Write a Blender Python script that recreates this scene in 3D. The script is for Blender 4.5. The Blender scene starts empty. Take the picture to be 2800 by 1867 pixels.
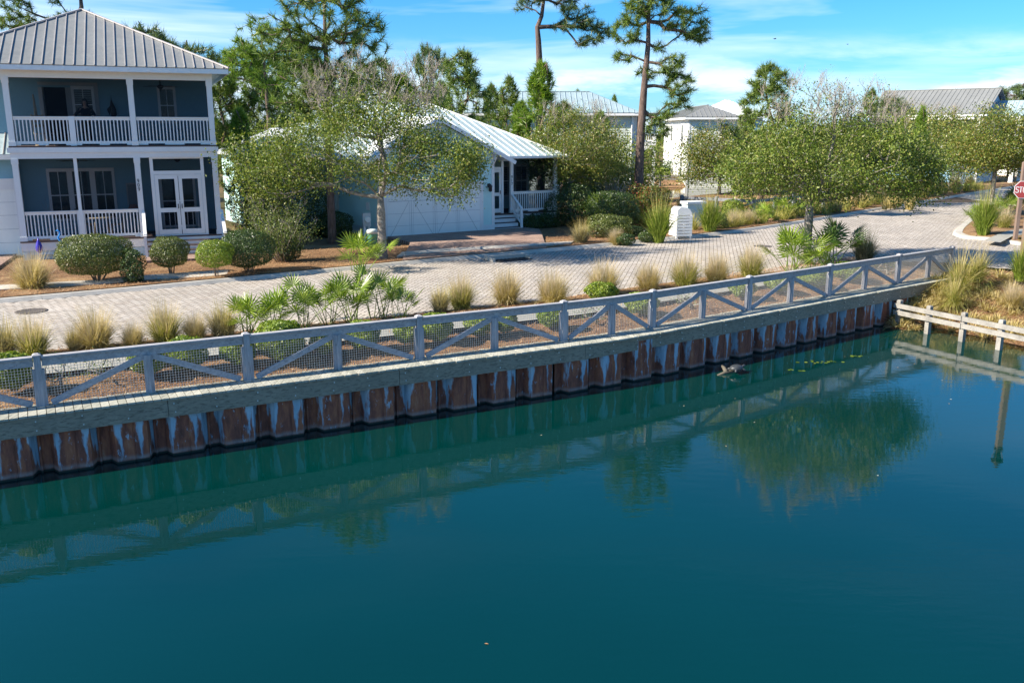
import bpy, math, random
import numpy as np
from mathutils import Vector
PI = math.pi
R = math.radians
rng = random.Random(7)
nr = np.random.default_rng(7)
C = bpy.context.scene.collection
sc = bpy.context.scene

# ------------------------------------------------------------------ survey
F, YH, CH = 2450.0, 360.0, 4.75
PITCH = math.atan((933.5 - YH) / F)
def ray(u, v):
    a = (u - 1400) / F; b = (933.5 - v) / F
    return (a, math.cos(PITCH) + b * math.sin(PITCH), -math.sin(PITCH) + b * math.cos(PITCH))
def G(u, v, z=0.0):
    d = ray(u, v); t = (z - CH) / d[2]
    return (d[0] * t, d[1] * t)
def AT(u, v, Y):
    d = ray(u, v); t = Y / d[1]
    return (d[0] * t, CH + d[2] * t)

# ------------------------------------------------------------------ objects
def setp(o, label=None, cat=None, group=None, kind=None):
    if label: o['label'] = label
    if cat: o['category'] = cat
    if group: o['group'] = group
    if kind: o['kind'] = kind
    return o
def thing(name, label, cat, loc=(0, 0, 0), rz=0.0, group=None):
    o = bpy.data.objects.new(name, None); C.objects.link(o)
    o.empty_display_size = 0.2
    o.location = loc; o.rotation_euler = (0, 0, rz)
    return setp(o, label, cat, group)
def link(name, me, parent=None, loc=(0, 0, 0), rz=0.0, s=1.0):
    o = bpy.data.objects.new(name, me); C.objects.link(o)
    if parent: o.parent = parent
    o.location = loc; o.rotation_euler = (0, 0, rz)
    o.scale = (s, s, s) if not isinstance(s, tuple) else s
    return o
def dup(root, loc, rz=0.0, s=1.0, label=None, group=None):
    r = root.copy(); C.objects.link(r); r.location = loc; r.rotation_euler = (0, 0, rz)
    r.scale = (s, s, s) if not isinstance(s, tuple) else s
    if label: r['label'] = label
    if group: r['group'] = group
    for ch in list(root.children):
        c = ch.copy(); C.objects.link(c); c.parent = r
        for g in list(ch.children):
            d = g.copy(); C.objects.link(d); d.parent = c
    return r

class MB:
    def __init__(s): s.v = []; s.f = []; s.m = []; s.sm = []
    def add(s, vs, fs, m=0, smooth=False):
        b = len(s.v); s.v += [tuple(p) for p in vs]
        for f in fs:
            s.f.append(tuple(i + b for i in f)); s.m.append(m); s.sm.append(smooth)
        return s
    def poly(s, pts, m=0): return s.add(pts, [tuple(range(len(pts)))], m)
    def box(s, x0, x1, y0, y1, z0, z1, m=0):
        vs = [(x, y, z) for x in (x0, x1) for y in (y0, y1) for z in (z0, z1)]
        return s.add(vs, [(0, 1, 3, 2), (4, 6, 7, 5), (0, 4, 5, 1), (2, 3, 7, 6), (0, 2, 6, 4), (1, 5, 7, 3)], m)
    def beam(s, p, q, w, h, up=(0, 0, 1), m=0):
        p = Vector(p); q = Vector(q); d = (q - p).normalized(); u = Vector(up)
        x = d.cross(u)
        if x.length < 1e-5: x = d.cross(Vector((1, 0, 0)))
        x.normalize(); u = x.cross(d).normalized()
        x = x * (w / 2); u = u * (h / 2)
        vs = [p - x - u, p + x - u, p + x + u, p - x + u, q - x - u, q + x - u, q + x + u, q - x + u]
        return s.add(vs, [(0, 1, 2, 3), (4, 7, 6, 5), (0, 4, 5, 1), (1, 5, 6, 2), (2, 6, 7, 3), (3, 7, 4, 0)], m)
    def tube(s, pts, rad, n=6, m=0, cap=True, smooth=True):
        pts = [Vector(p) for p in pts]; k = len(pts)
        if not hasattr(rad, '__len__'): rad = [rad] * k
        vs = []
        ref = Vector((0.3, 0.5, 0.81))
        for i, p in enumerate(pts):
            d = (pts[min(i + 1, k - 1)] - pts[max(i - 1, 0)])
            if d.length < 1e-9: d = Vector((0, 0, 1))
            d.normalize()
            x = d.cross(ref)
            if x.length < 1e-3: x = d.cross(Vector((1, 0, 0)))
            x.normalize(); y = d.cross(x)
            for j in range(n):
                a = 2 * PI * j / n
                vs.append(p + (x * math.cos(a) + y * math.sin(a)) * rad[i])
        fs = []
        for i in range(k - 1):
            for j in range(n):
                fs.append((i * n + j, i * n + (j + 1) % n, (i + 1) * n + (j + 1) % n, (i + 1) * n + j))
        if cap:
            fs.append(tuple(range(n))[::-1]); fs.append(tuple((k - 1) * n + j for j in range(n)))
        return s.add(vs, fs, m, smooth)
    def cyl(s, p, q, r, n=14, m=0): return s.tube([p, q], r, n, m, True, False)
    def lathe(s, prof, n=16, m=0, c=(0, 0, 0)):
        vs = []; k = len(prof)
        for r, z in prof:
            for j in range(n):
                a = 2 * PI * j / n
                vs.append((c[0] + r * math.cos(a), c[1] + r * math.sin(a), c[2] + z))
        fs = [(i * n + j, i * n + (j + 1) % n, (i + 1) * n + (j + 1) % n, (i + 1) * n + j) for i in range(k - 1) for j in range(n)]
        fs.append(tuple(range(n))[::-1]); fs.append(tuple((k - 1) * n + j for j in range(n)))
        return s.add(vs, fs, m, True)
    def ball(s, c, r, n=12, k=8, m=0):
        if not hasattr(r, '__len__'): r = (r, r, r)
        vs = []; fs = []
        for i in range(k + 1):
            t = PI * i / k
            for j in range(n):
                a = 2 * PI * j / n
                vs.append((c[0] + r[0] * math.sin(t) * math.cos(a), c[1] + r[1] * math.sin(t) * math.sin(a), c[2] + r[2] * math.cos(t)))
        for i in range(k):
            for j in range(n):
                fs.append((i * n + j, (i + 1) * n + j, (i + 1) * n + (j + 1) % n, i * n + (j + 1) % n))
        return s.add(vs, fs, m, True)
    def prism(s, xy, z0, z1, m=0):
        n = len(xy)
        vs = [(x, y, z0) for x, y in xy] + [(x, y, z1) for x, y in xy]
        fs = [tuple(range(n))[::-1], tuple(range(n, 2 * n))] + [(i, (i + 1) % n, n + (i + 1) % n, n + i) for i in range(n)]
        return s.add(vs, fs, m)
    def mesh(s, name, mats):
        me = bpy.data.meshes.new(name)
        me.from_pydata(s.v, [], s.f)
        for m in (mats if isinstance(mats, (list, tuple)) else [mats]): me.materials.append(m)
        me.polygons.foreach_set('material_index', s.m)
        me.polygons.foreach_set('use_smooth', s.sm)
        me.update()
        return me
    def build(s, name, mats, parent=None, loc=(0, 0, 0), rz=0.0):
        return link(name, s.mesh(name, mats), parent, loc, rz)

def np_mesh(name, V, nper, mats, mi=None):
    """V: (N, nper, 3) separate faces of nper corners"""
    N = V.shape[0]
    me = bpy.data.meshes.new(name)
    me.vertices.add(N * nper); me.vertices.foreach_set('co', V.reshape(-1).astype(np.float32))
    me.loops.add(N * nper); me.loops.foreach_set('vertex_index', np.arange(N * nper, dtype=np.int32))
    me.polygons.add(N); me.polygons.foreach_set('loop_start', np.arange(0, N * nper, nper, dtype=np.int32))
    for m in (mats if isinstance(mats, (list, tuple)) else [mats]): me.materials.append(m)
    if mi is not None: me.polygons.foreach_set('material_index', mi.astype(np.int32))
    me.update(calc_edges=True)
    return me

# ------------------------------------------------------------------ materials
class NT:
    def __init__(s, name):
        s.mat = bpy.data.materials.new(name); s.mat.use_nodes = True
        s.t = s.mat.node_tree; s.t.nodes.clear()
        s.out = s.n('ShaderNodeOutputMaterial')
    def n(s, typ, **kw):
        nd = s.t.nodes.new(typ)
        for k, v in kw.items():
            if k in nd.inputs: 
                if hasattr(v, 'is_linked') or hasattr(v, 'links'): s.t.links.new(v, nd.inputs[k])
                else: nd.inputs[k].default_value = v
            else: setattr(nd, k, v)
        return nd
    def l(s, a, b): s.t.links.new(a, b)
    def ramp(s, fac, stops, interp='LINEAR'):
        r = s.t.nodes.new('ShaderNodeValToRGB'); r.color_ramp.interpolation = interp
        e = r.color_ramp.elements
        while len(e) < len(stops): e.new(0.5)
        for el, (p, c) in zip(e, stops):
            el.position = p; el.color = (c, c, c, 1) if not hasattr(c, '__len__') else (c[0], c[1], c[2], 1)
        s.l(fac, r.inputs[0]); return r.outputs[0]
    def math(s, op, a, b=None, clamp=False):
        m = s.t.nodes.new('ShaderNodeMath'); m.operation = op; m.use_clamp = clamp
        for i, v in enumerate((a, b)):
            if v is None: continue
            if hasattr(v, 'links'): s.l(v, m.inputs[i])
            else: m.inputs[i].default_value = v
        return m.outputs[0]
    def mix(s, f, a, b, typ='MIX'):
        m = s.t.nodes.new('ShaderNodeMix'); m.data_type = 'RGBA'; m.blend_type = typ
        for i, v in ((0, f), (6, a), (7, b)):
            if hasattr(v, 'links'): s.l(v, m.inputs[i])
            else: m.inputs[i].default_value = v if i == 0 else (v[0], v[1], v[2], 1)
        return m.outputs[2]
    def pos(s, scale=(1, 1, 1), src='world', rot=(0, 0, 0)):
        mp = s.t.nodes.new('ShaderNodeMapping'); mp.inputs['Scale'].default_value = scale; mp.inputs['Rotation'].default_value = rot
        if src == 'world': o = s.t.nodes.new('ShaderNodeNewGeometry').outputs['Position']
        else: o = s.t.nodes.new('ShaderNodeTexCoord').outputs['Object']
        s.l(o, mp.inputs[0]); return mp.outputs[0]
    def noise(s, vec, scale, detail=3, rough=0.55, dist=0.0):
        n = s.t.nodes.new('ShaderNodeTexNoise'); s.l(vec, n.inputs['Vector'])
        n.inputs['Scale'].default_value = scale; n.inputs['Detail'].default_value = detail
        n.inputs['Roughness'].default_value = rough; n.inputs['Distortion'].default_value = dist
        return n.outputs[0]
    def bump(s, h, strength=0.3, dist=0.02):
        b = s.t.nodes.new('ShaderNodeBump'); b.inputs['Strength'].default_value = strength; b.inputs['Distance'].default_value = dist
        s.l(h, b.inputs['Height']); return b.outputs[0]
    def bsdf(s, col, rough=0.6, normal=None, metal=0.0, spec=0.5, **kw):
        p = s.t.nodes.new('ShaderNodeBsdfPrincipled')
        if hasattr(col, 'links'): s.l(col, p.inputs['Base Color'])
        else: p.inputs['Base Color'].default_value = (col[0], col[1], col[2], 1)
        if hasattr(rough, 'links'): s.l(rough, p.inputs['Roughness'])
        else: p.inputs['Roughness'].default_value = rough
        p.inputs['Metallic'].default_value = metal
        p.inputs['Specular IOR Level'].default_value = spec
        for k, v in kw.items(): p.inputs[k.replace('_', ' ')].default_value = v
        if normal is not None: s.l(normal, p.inputs['Normal'])
        return p.outputs[0]
    def done(s, sh):
        s.l(sh, s.out.inputs[0]); return s.mat
    def island(s): return s.t.nodes.new('ShaderNodeNewGeometry').outputs['Random Per Island']

def paint(name, c, var=0.12, scale=1.5, rough=0.55, bump=0.05, stretch=(1, 1, 1), src='world', metal=0.0, spec=0.4, fine=0.0):
    t = NT(name); v = t.pos(stretch, src)
    n1 = t.noise(v, scale, 4, 0.6); n2 = t.noise(v, scale * 9, 3, 0.6)
    f = t.math('ADD', t.math('MULTIPLY', n1, 0.6), t.math('MULTIPLY', n2, 0.4))
    lo = tuple(x * (1 - var) for x in c); hi = tuple(min(1, x * (1 + var)) for x in c)
    col = t.ramp(f, [(0.3, lo), (0.7, hi)])
    return t.done(t.bsdf(col, rough, t.bump(n2, bump, 0.01) if bump else None, metal, spec))
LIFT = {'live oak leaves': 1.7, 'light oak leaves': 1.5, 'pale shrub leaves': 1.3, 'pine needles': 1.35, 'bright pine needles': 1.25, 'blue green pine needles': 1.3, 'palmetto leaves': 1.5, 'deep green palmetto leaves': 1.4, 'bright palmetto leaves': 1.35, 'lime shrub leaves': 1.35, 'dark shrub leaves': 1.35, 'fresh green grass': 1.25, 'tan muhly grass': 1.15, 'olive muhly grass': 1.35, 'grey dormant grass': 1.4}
def leafmat(name, cols, trans=0.35, rough=0.45, spec=0.5):
    t = NT(name); k = len(cols); lf_ = LIFT.get(name, 1.0); cols = [tuple(min(.8, x * lf_) for x in c) for c in cols]; trans = min(.5, trans + .08)
    col = t.ramp(t.island(), [(i / max(1, k - 1), c) for i, c in enumerate(cols)])
    p = t.bsdf(col, rough, None, 0, spec)
    tr = t.n('ShaderNodeBsdfTranslucent'); 
    c2 = t.mix(1.0, col, (1.0, 1.0, 0.55), 'MULTIPLY'); t.l(c2, tr.inputs[0])
    mx = t.n('ShaderNodeMixShader'); mx.inputs[0].default_value = trans
    t.l(p, mx.inputs[1]); t.l(tr.outputs[0], mx.inputs[2])
    return t.done(mx.outputs[0])

M = {}
M['white'] = paint('white paint', (0.78, 0.78, 0.77), 0.05, 0.8, 0.45, 0.03)
M['whitewood'] = paint('white painted wood', (0.66, 0.66, 0.65), 0.10, 1.2, 0.5, 0.08, (1, 1, 0.2))
M['blue_siding'] = paint('blue lap siding paint', (0.25, 0.46, 0.56), 0.06, 1.0, 0.6, 0.03)
M['aqua_siding'] = paint('aqua lap siding paint', (0.52, 0.76, 0.74), 0.06, 1.0, 0.6, 0.03)
M['pale_siding'] = paint('pale lap siding paint', (0.60, 0.66, 0.60), 0.06, 1.0, 0.6, 0.03)
M['white_siding'] = paint('white lap siding paint', (0.74, 0.76, 0.72), 0.05, 1.0, 0.6, 0.03)
M['sky_siding'] = paint('sky blue siding paint', (0.22, 0.42, 0.58), 0.06, 1.0, 0.6, 0.03)
M['skirt'] = paint('foundation paint', (0.50, 0.62, 0.66), 0.08, 1.0, 0.6, 0.05)
M['garage_door'] = paint('garage door paint', (0.84, 0.86, 0.83), 0.04, 0.8, 0.5, 0.02)
M['groove'] = paint('door groove', (0.34, 0.38, 0.40), 0.05, 2.0, 0.6, 0)
M['dark_tread'] = paint('dark deck tread', (0.09, 0.06, 0.055), 0.2, 3.0, 0.6, 0.1)
M['porch_dark'] = paint('porch ceiling', (0.30, 0.36, 0.38), 0.1, 2.0, 0.7, 0)
M['interior'] = paint('interior shade', (0.02, 0.022, 0.025), 0.2, 2.0, 0.8, 0)  # near-black; the shade inside openings is put into the colour
M['fan'] = paint('dark bronze fan', (0.03, 0.028, 0.03), 0.2, 2.0, 0.4, 0)
M['wicker'] = paint('beige timber', (0.50, 0.40, 0.28), 0.15, 4.0, 0.6, 0.1)
M['black'] = paint('black lettering', (0.012, 0.012, 0.014), 0.1, 3.0, 0.5, 0)
M['fence'] = paint('weathered white fence wood', (0.48, 0.47, 0.48), 0.34, 3.0, 0.7, 0.30, (1, 1, 1))
def fencewood(name, sc_, rot):
    t = NT(name); v = t.pos(sc_, 'world', rot)
    g = t.noise(v, 1.5, 5, 0.7, 0.8); bl = t.noise(t.pos(), 2.3, 4, 0.65); k = t.noise(t.pos(), 9.0, 2, 0.5)
    col = t.ramp(g, [(0.28, (0.17, 0.165, 0.17)), (0.45, (0.33, 0.325, 0.34)), (0.62, (0.45, 0.44, 0.45))])
    col = t.mix(t.ramp(bl, [(0.45, 0.0), (0.72, 0.55)]), col, (0.30, 0.29, 0.285))
    col = t.mix(t.ramp(k, [(0.70, 0.0), (0.76, 0.7)]), col, (0.15, 0.13, 0.12))
    return t.done(t.bsdf(col, 0.8, t.bump(g, 0.45, 0.012), 0, 0.2))
M['fence_post'] = fencewood('weathered fence post wood', (16, 16, 1.2), (0, 0, 0))
M['fence_rail'] = fencewood('weathered fence rail wood', (1.1, 18, 16), (0, 0, R(-32)))
M['wire'] = paint('galvanised wire', (0.50, 0.48, 0.45), 0.1, 3.0, 0.5, 0, metal=0.3)
M['greyrail'] = paint('silvered rail wood', (0.25, 0.235, 0.21), 0.45, 3.0, 0.75, 0.3)
M['darkrail'] = paint('dark weathered rail wood', (0.20, 0.21, 0.23), 0.25, 3.0, 0.75, 0.2)
M['post_brown'] = paint('brown timber post', (0.20, 0.14, 0.11), 0.22, 3.0, 0.7, 0.2, (3, 3, 0.5))
M['post_black'] = paint('dark metal post', (0.035, 0.03, 0.028), 0.2, 3.0, 0.45, 0.05)
M['concrete'] = paint('kerb concrete', (0.44, 0.41, 0.36), 0.22, 1.3, 0.85, 0.15)
M['concrete_dk'] = paint('grey walk concrete', (0.30, 0.29, 0.255), 0.15, 1.3, 0.85, 0.12)
M['iron'] = paint('cast iron', (0.10, 0.085, 0.075), 0.25, 8.0, 0.6, 0.3)
M['red'] = paint('faded stop red', (0.33, 0.05, 0.05), 0.08, 2.0, 0.5, 0)
M['green_box'] = paint('utility green', (0.10, 0.28, 0.17), 0.1, 2.0, 0.5, 0)
M['meter'] = paint('meter grey', (0.45, 0.48, 0.47), 0.1, 2.0, 0.5, 0)
M['purple'] = paint('violet enamel', (0.04, 0.03, 0.32), 0.1, 3.0, 0.3, 0)
M['blue'] = paint('bright blue enamel', (0.02, 0.22, 0.62), 0.1, 3.0, 0.3, 0)
M['lampshade'] = paint('lampshade', (0.36, 0.18, 0.13), 0.1, 3.0, 0.7, 0)
M['skin'] = paint('skin', (0.46, 0.28, 0.21), 0.05, 3.0, 0.6, 0)
M['hair'] = paint('dark hair', (0.02, 0.014, 0.012), 0.2, 9.0, 0.5, 0)
M['clothes'] = paint('dark clothing', (0.02, 0.022, 0.03), 0.2, 4.0, 0.8, 0)
M['shell'] = paint('turtle shell', (0.045, 0.05, 0.055), 0.4, 12.0, 0.35, 0.3)
M['float'] = paint('driftwood', (0.11, 0.095, 0.07), 0.3, 5.0, 0.8, 0.3)
M['shutter'] = paint('pale shutter', (0.42, 0.44, 0.44), 0.08, 3.0, 0.5, 0)
M['blind'] = paint('blind slats', (0.22, 0.25, 0.26), 0.1, 3.0, 0.5, 0)

def roofmat(name, c, rough=0.42, metal=0.35):
    t = NT(name); v = t.pos()
    n1 = t.noise(v, 0.7, 4, 0.65); n2 = t.noise(v, 7.0, 3, 0.6)
    col = t.ramp(t.math('ADD', t.math('MULTIPLY', n1, 0.65), t.math('MULTIPLY', n2, 0.35)), [(0.32, tuple(x * 0.84 for x in c)), (0.68, tuple(min(1, x * 1.1) for x in c))])
    rr = t.ramp(n2, [(0.3, rough - 0.06), (0.7, rough + 0.1)])
    return t.done(t.bsdf(col, rr, t.bump(n1, 0.04, 0.02), metal, 0.5))
M['roof_grey'] = roofmat('grey standing seam metal', (0.25, 0.255, 0.245), .5, .2)
M['roof_pale'] = roofmat('pale standing seam metal', (0.36, 0.46, 0.49), .5, .2)
M['roof_sunlit'] = roofmat('sunlit standing seam metal', (0.74, 0.76, 0.76), 0.5, 0.1)  # lit slopes and seams: the sun's white is put into the metal colour
M['seam'] = roofmat('sunlit roof seam metal', (0.46, 0.42, 0.40), .5, .2)  # sun catching the seam sides is painted as a paler, pinkish tone

def glassmat():
    t = NT('window glass'); n = t.noise(t.pos(), 1.2, 2)
    return t.done(t.bsdf((0.015, 0.025, 0.03), 0.06, t.bump(n, 0.05, 0.02), 0, 0.7))
M['glass'] = glassmat()
def screenmat():
    t = NT('insect screen')
    d = t.n('ShaderNodeBsdfDiffuse'); d.inputs[0].default_value = (0.012, 0.018, 0.024, 1)
    tr = t.n('ShaderNodeBsdfTransparent'); tr.inputs[0].default_value = (0.95, 0.97, 1, 1)
    mx = t.n('ShaderNodeMixShader'); mx.inputs[0].default_value = 0.33
    t.l(tr.outputs[0], mx.inputs[1]); t.l(d.outputs[0], mx.inputs[2])
    return t.done(mx.outputs[0])
M['screen'] = screenmat()

def boards(name, c1, c2, grain_axis_rot, rough=0.75, gs=(1.2, 22, 22)):
    t = NT(name)
    v = t.pos(gs, 'world', (0, 0, grain_axis_rot))
    g = t.noise(v, 1.6, 4, 0.65, 0.6)
    blot = t.noise(t.pos(), 1.4, 3)
    base = t.ramp(t.island(), [(0, c1), (0.5, tuple((a + b) / 2 for a, b in zip(c1, c2))), (1, c2)])
    gr = t.ramp(g, [(0.33, 0.45), (0.48, 0.95), (0.7, 1.2)])
    col = t.mix(1.0, base, gr, 'MULTIPLY')
    col = t.mix(t.ramp(blot, [(0.42, 0.0), (0.68, 0.35)]), col, tuple(x * 0.72 for x in c1))
    return t.done(t.bsdf(col, rough, t.bump(g, 0.35, 0.012)))
M['deck'] = boards('weathered deck boards', (0.30, 0.30, 0.245), (0.46, 0.45, 0.38), R(118), 0.8, (22, 1.2, 22))
M['fascia'] = boards('weathered fascia', (0.25, 0.215, 0.16), (0.30, 0.26, 0.195), R(-30), 0.8, (0.9, 10, 16))
M['bolt'] = paint('galvanised bolt', (0.7, 0.7, 0.7), 0.05, 3.0, 0.3, 0, metal=0.6)

def pilemat():
    t = NT('rusty sheet steel')
    tc = t.n('ShaderNodeTexCoord'); sp = t.n('ShaderNodeSeparateXYZ'); t.l(tc.outputs['Object'], sp.inputs[0])
    x, z = sp.outputs[0], sp.outputs[2]
    wv = t.pos((1, 1, 1))
    oi = t.n('ShaderNodeObjectInfo').outputs['Random']
    nj = t.noise(t.pos((3.4, 3.4, 0.9)), 2.2, 5, 0.62)
    njc = t.math('SUBTRACT', nj, 0.5)
    xx = t.math('ADD', x, t.math('MULTIPLY', njc, 0.26))
    h = t.math('ADD', t.math('MULTIPLY', z, 1.1), 1.62)      # 1 near the cap, falls toward water
    def streak(c, w, k):
        cc = t.math('ADD', c, t.math('MULTIPLY', t.math('SUBTRACT', t.math('FRACT', t.math('MULTIPLY', oi, k)), 0.5), 0.16))
        ww = t.math('MULTIPLY', t.math('ADD', t.math('FRACT', t.math('MULTIPLY', oi, k * 3.7)), 0.45), w)
        a = t.math('ABSOLUTE', t.math('SUBTRACT', xx, cc))
        return t.math('MULTIPLY', t.math('SUBTRACT', t.math('MULTIPLY', ww, h), a), 30.0, True)
    s = t.math('MAXIMUM', streak(-0.22, 0.10, 5.3), streak(0.26, 0.075, 11.1))
    s = t.math('MAXIMUM', s, streak(0.44, 0.13, 17.9))
    spots = t.ramp(t.noise(t.pos((3, 3, 1.2)), 3.0, 5, 0.7), [(0.61, 0.0), (0.66, 1.0)])
    s = t.math('MAXIMUM', s, t.math('MULTIPLY', spots, 0.8))
    rn = t.noise(t.pos((3, 3, 0.8)), 2.0, 5, 0.7)
    rust = t.ramp(rn, [(0.30, (0.10, 0.040, 0.030)), (0.48, (0.24, 0.080, 0.050)), (0.62, (0.36, 0.125, 0.062)), (0.78, (0.40, 0.24, 0.16))])
    steel = t.ramp(rn, [(0.3, (0.22, 0.32, 0.40)), (0.7, (0.40, 0.52, 0.60))])
    col = t.mix(s, rust, steel)
    # pale encrustation just above the waterline
    gp = t.n('ShaderNodeNewGeometry').outputs['Position']; sz = t.n('ShaderNodeSeparateXYZ'); t.l(gp, sz.inputs[0])
    dz = t.math('ADD', sz.outputs[2], 1.32)
    band = t.math('SUBTRACT', 1.0, t.math('MULTIPLY', t.math('ABSOLUTE', t.math('ADD', dz, t.math('MULTIPLY', njc, 0.12))), 14.0), True)
    col = t.mix(t.math('MULTIPLY', band, t.math('MULTIPLY', nj, 0.75)), col, (0.36, 0.38, 0.36))
    low_dark = t.math('MULTIPLY', t.math('SUBTRACT', -1.345, sz.outputs[2]), 40.0, True)  # near-black below this height, down past the waterline
    col = t.mix(low_dark, col, (0.02, 0.028, 0.022))
    return t.done(t.bsdf(col, 0.75, t.bump(rn, 0.3, 0.01), 0.0, 0.3))
M['pile'] = pilemat()

def pavermat(name, cols, rough=0.85):
    t = NT(name)
    base = t.ramp(t.island(), [(i / (len(cols) - 1), c) for i, c in enumerate(cols)])
    blot = t.noise(t.pos(), 0.35, 4, 0.6); n = t.noise(t.pos(), 14, 3)
    col = t.mix(1.0, base, t.ramp(blot, [(0.3, 0.86), (0.7, 1.1)]), 'MULTIPLY')
    col = t.mix(1.0, col, t.ramp(n, [(0.3, 0.88), (0.7, 1.08)]), 'MULTIPLY')
    return t.done(t.bsdf(col, rough, t.bump(n, 0.2, 0.01), 0, 0.25))
M['paver'] = pavermat('tan herringbone pavers', [(0.385, 0.345, 0.30), (0.455, 0.41, 0.36), (0.425, 0.37, 0.315), (0.50, 0.455, 0.405)])
def jointmat():
    t = NT('paver joint shade'); n = t.noise(t.pos(), 3, 3)
    return t.done(t.bsdf(t.ramp(n, [(0.3, (0.05, 0.04, 0.034)), (0.7, (0.085, 0.07, 0.06))]), 0.95, None, 0, 0.1))  # dark base between the bricks; shadow in the gaps is put into its colour
M['joint'] = jointmat()
def farroad():
    t = NT('far paver road')
    br = t.n('ShaderNodeTexBrick'); t.l(t.pos((1, 1, 1), 'world', (0, 0, R(-10))), br.inputs['Vector'])
    br.inputs['Scale'].default_value = 1.0; br.inputs['Brick Width'].default_value = 0.28; br.inputs['Row Height'].default_value = 0.14
    br.inputs['Mortar Size'].default_value = 0.010
    br.inputs['Color1'].default_value = (0.40, 0.365, 0.33, 1); br.inputs['Color2'].default_value = (0.47, 0.43, 0.39, 1); br.inputs['Mortar'].default_value = (0.22, 0.19, 0.17, 1)
    n = t.noise(t.pos(), 0.5, 4)
    col = t.mix(1.0, br.outputs[0], t.ramp(n, [(0.3, 0.85), (0.7, 1.1)]), 'MULTIPLY')
    return t.done(t.bsdf(col, 0.9, None, 0, 0.2))
M['farroad'] = farroad()
def driveway():
    t = NT('red brown driveway pavers')
    br = t.n('ShaderNodeTexBrick'); t.l(t.pos((1, 1, 1), 'world', (0, 0, R(-31))), br.inputs['Vector'])
    br.inputs['Scale'].default_value = 1.0; br.inputs['Brick Width'].default_value = 0.24; br.inputs['Row Height'].default_value = 0.12
    br.inputs['Mortar Size'].default_value = 0.012
    br.inputs['Color1'].default_value = (0.30, 0.20, 0.16, 1); br.inputs['Color2'].default_value = (0.40, 0.28, 0.22, 1); br.inputs['Mortar'].default_value = (0.15, 0.11, 0.09, 1)
    n = t.noise(t.pos(), 0.8, 4)
    col = t.mix(1.0, br.outputs[0], t.ramp(n, [(0.3, 0.8), (0.7, 1.15)]), 'MULTIPLY')
    return t.done(t.bsdf(col, 0.85, None, 0, 0.2))
M['driveway'] = driveway()
def mulch():
    t = NT('pine straw mulch'); v = t.pos((1, 1, 1))
    a = t.noise(v, 0.6, 4, 0.6); b = t.noise(v, 26, 4, 0.7, 1.2)
    base = t.ramp(a, [(0.32, (0.15, 0.085, 0.05)), (0.55, (0.27, 0.165, 0.09)), (0.72, (0.38, 0.255, 0.135))])
    col = t.mix(1.0, base, t.ramp(b, [(0.3, 0.5), (0.5, 0.95), (0.7, 1.35)]), 'MULTIPLY')
    return t.done(t.bsdf(col, 0.95, t.bump(b, 0.9, 0.03), 0, 0.1))
M['mulch'] = mulch()
M['straw'] = leafmat('pine straw', [(0.22, 0.10, 0.05), (0.38, 0.20, 0.10), (0.50, 0.30, 0.16), (0.62, 0.42, 0.25)], 0.1, 0.8, 0.1)
def groundmat():
    t = NT('background ground'); v = t.pos()
    a = t.noise(v, 0.08, 4); b = t.noise(v, 3, 4)
    col = t.ramp(t.math('ADD', t.math('MULTIPLY', a, 0.7), t.math('MULTIPLY', b, 0.3)), [(0.35, (0.045, 0.06, 0.02)), (0.5, (0.13, 0.095, 0.045)), (0.68, (0.24, 0.17, 0.08))])
    return t.done(t.bsdf(col, 0.95, t.bump(b, 0.5, 0.1), 0, 0.1))
M['ground'] = groundmat()
def watermat(name='canal water', body=(0.0, 0.027, 0.0245), ior=1.58):
    t = NT(name)
    w1 = t.noise(t.pos((0.7, 2.6, 1), 'world', (0, 0, R(-12))), 2.2, 3, 0.5)
    w2 = t.noise(t.pos((1.0, 2.0, 1), 'world', (0, 0, R(15))), 9.0, 2, 0.5)
    calm = t.noise(t.pos(), 0.10, 2)
    amp = t.ramp(calm, [(0.36, 0.25), (0.62, 1.0)])
    h = t.math('MULTIPLY', t.math('ADD', w1, t.math('MULTIPLY', w2, 0.26)), amp)
    big = t.noise(t.pos(), 0.12, 3)
    col = t.ramp(big, [(0.3, tuple(x * 0.85 for x in body)), (0.7, tuple(x * 1.1 for x in body))])
    return t.done(t.bsdf(col, 0.012, t.bump(h, 0.026, 0.10), 0, 0.5, IOR=ior))
M['water'] = watermat()
M['pondwater'] = watermat('pond water', (0.04, 0.035, 0.012), 1.33)

def bark(name, c1, c2, s=(6, 6, 1.2)):
    t = NT(name); n = t.noise(t.pos(s, 'object'), 2.2, 5, 0.7, 0.5)
    col = t.ramp(n, [(0.32, c1), (0.66, c2)])
    return t.done(t.bsdf(col, 0.9, t.bump(n, 0.7, 0.04), 0, 0.1))
M['oakbark'] = bark('pale oak bark', (0.12, 0.10, 0.085), (0.40, 0.36, 0.31), (4, 4, 4))
M['twig'] = bark('grey twigs', (0.26, 0.22, 0.18), (0.46, 0.40, 0.34))
M['pinebark'] = bark('pine bark', (0.06, 0.042, 0.036), (0.20, 0.145, 0.12))
M['oakleaf'] = leafmat('live oak leaves', [(0.022, 0.040, 0.007), (0.050, 0.080, 0.011), (0.085, 0.125, 0.015), (0.13, 0.165, 0.028), (0.21, 0.20, 0.065)], 0.30, 0.45, 0.4)
M['oakleaf2'] = leafmat('light oak leaves', [(0.035, 0.060, 0.010), (0.075, 0.11, 0.016), (0.12, 0.155, 0.022), (0.17, 0.19, 0.04), (0.24, 0.17, 0.05)], 0.32, 0.4, 0.55)
M['yaupon'] = leafmat('pale shrub leaves', [(0.05, 0.085, 0.018), (0.10, 0.145, 0.03), (0.16, 0.20, 0.05), (0.24, 0.26, 0.10)], 0.32, 0.4, 0.5)
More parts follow.
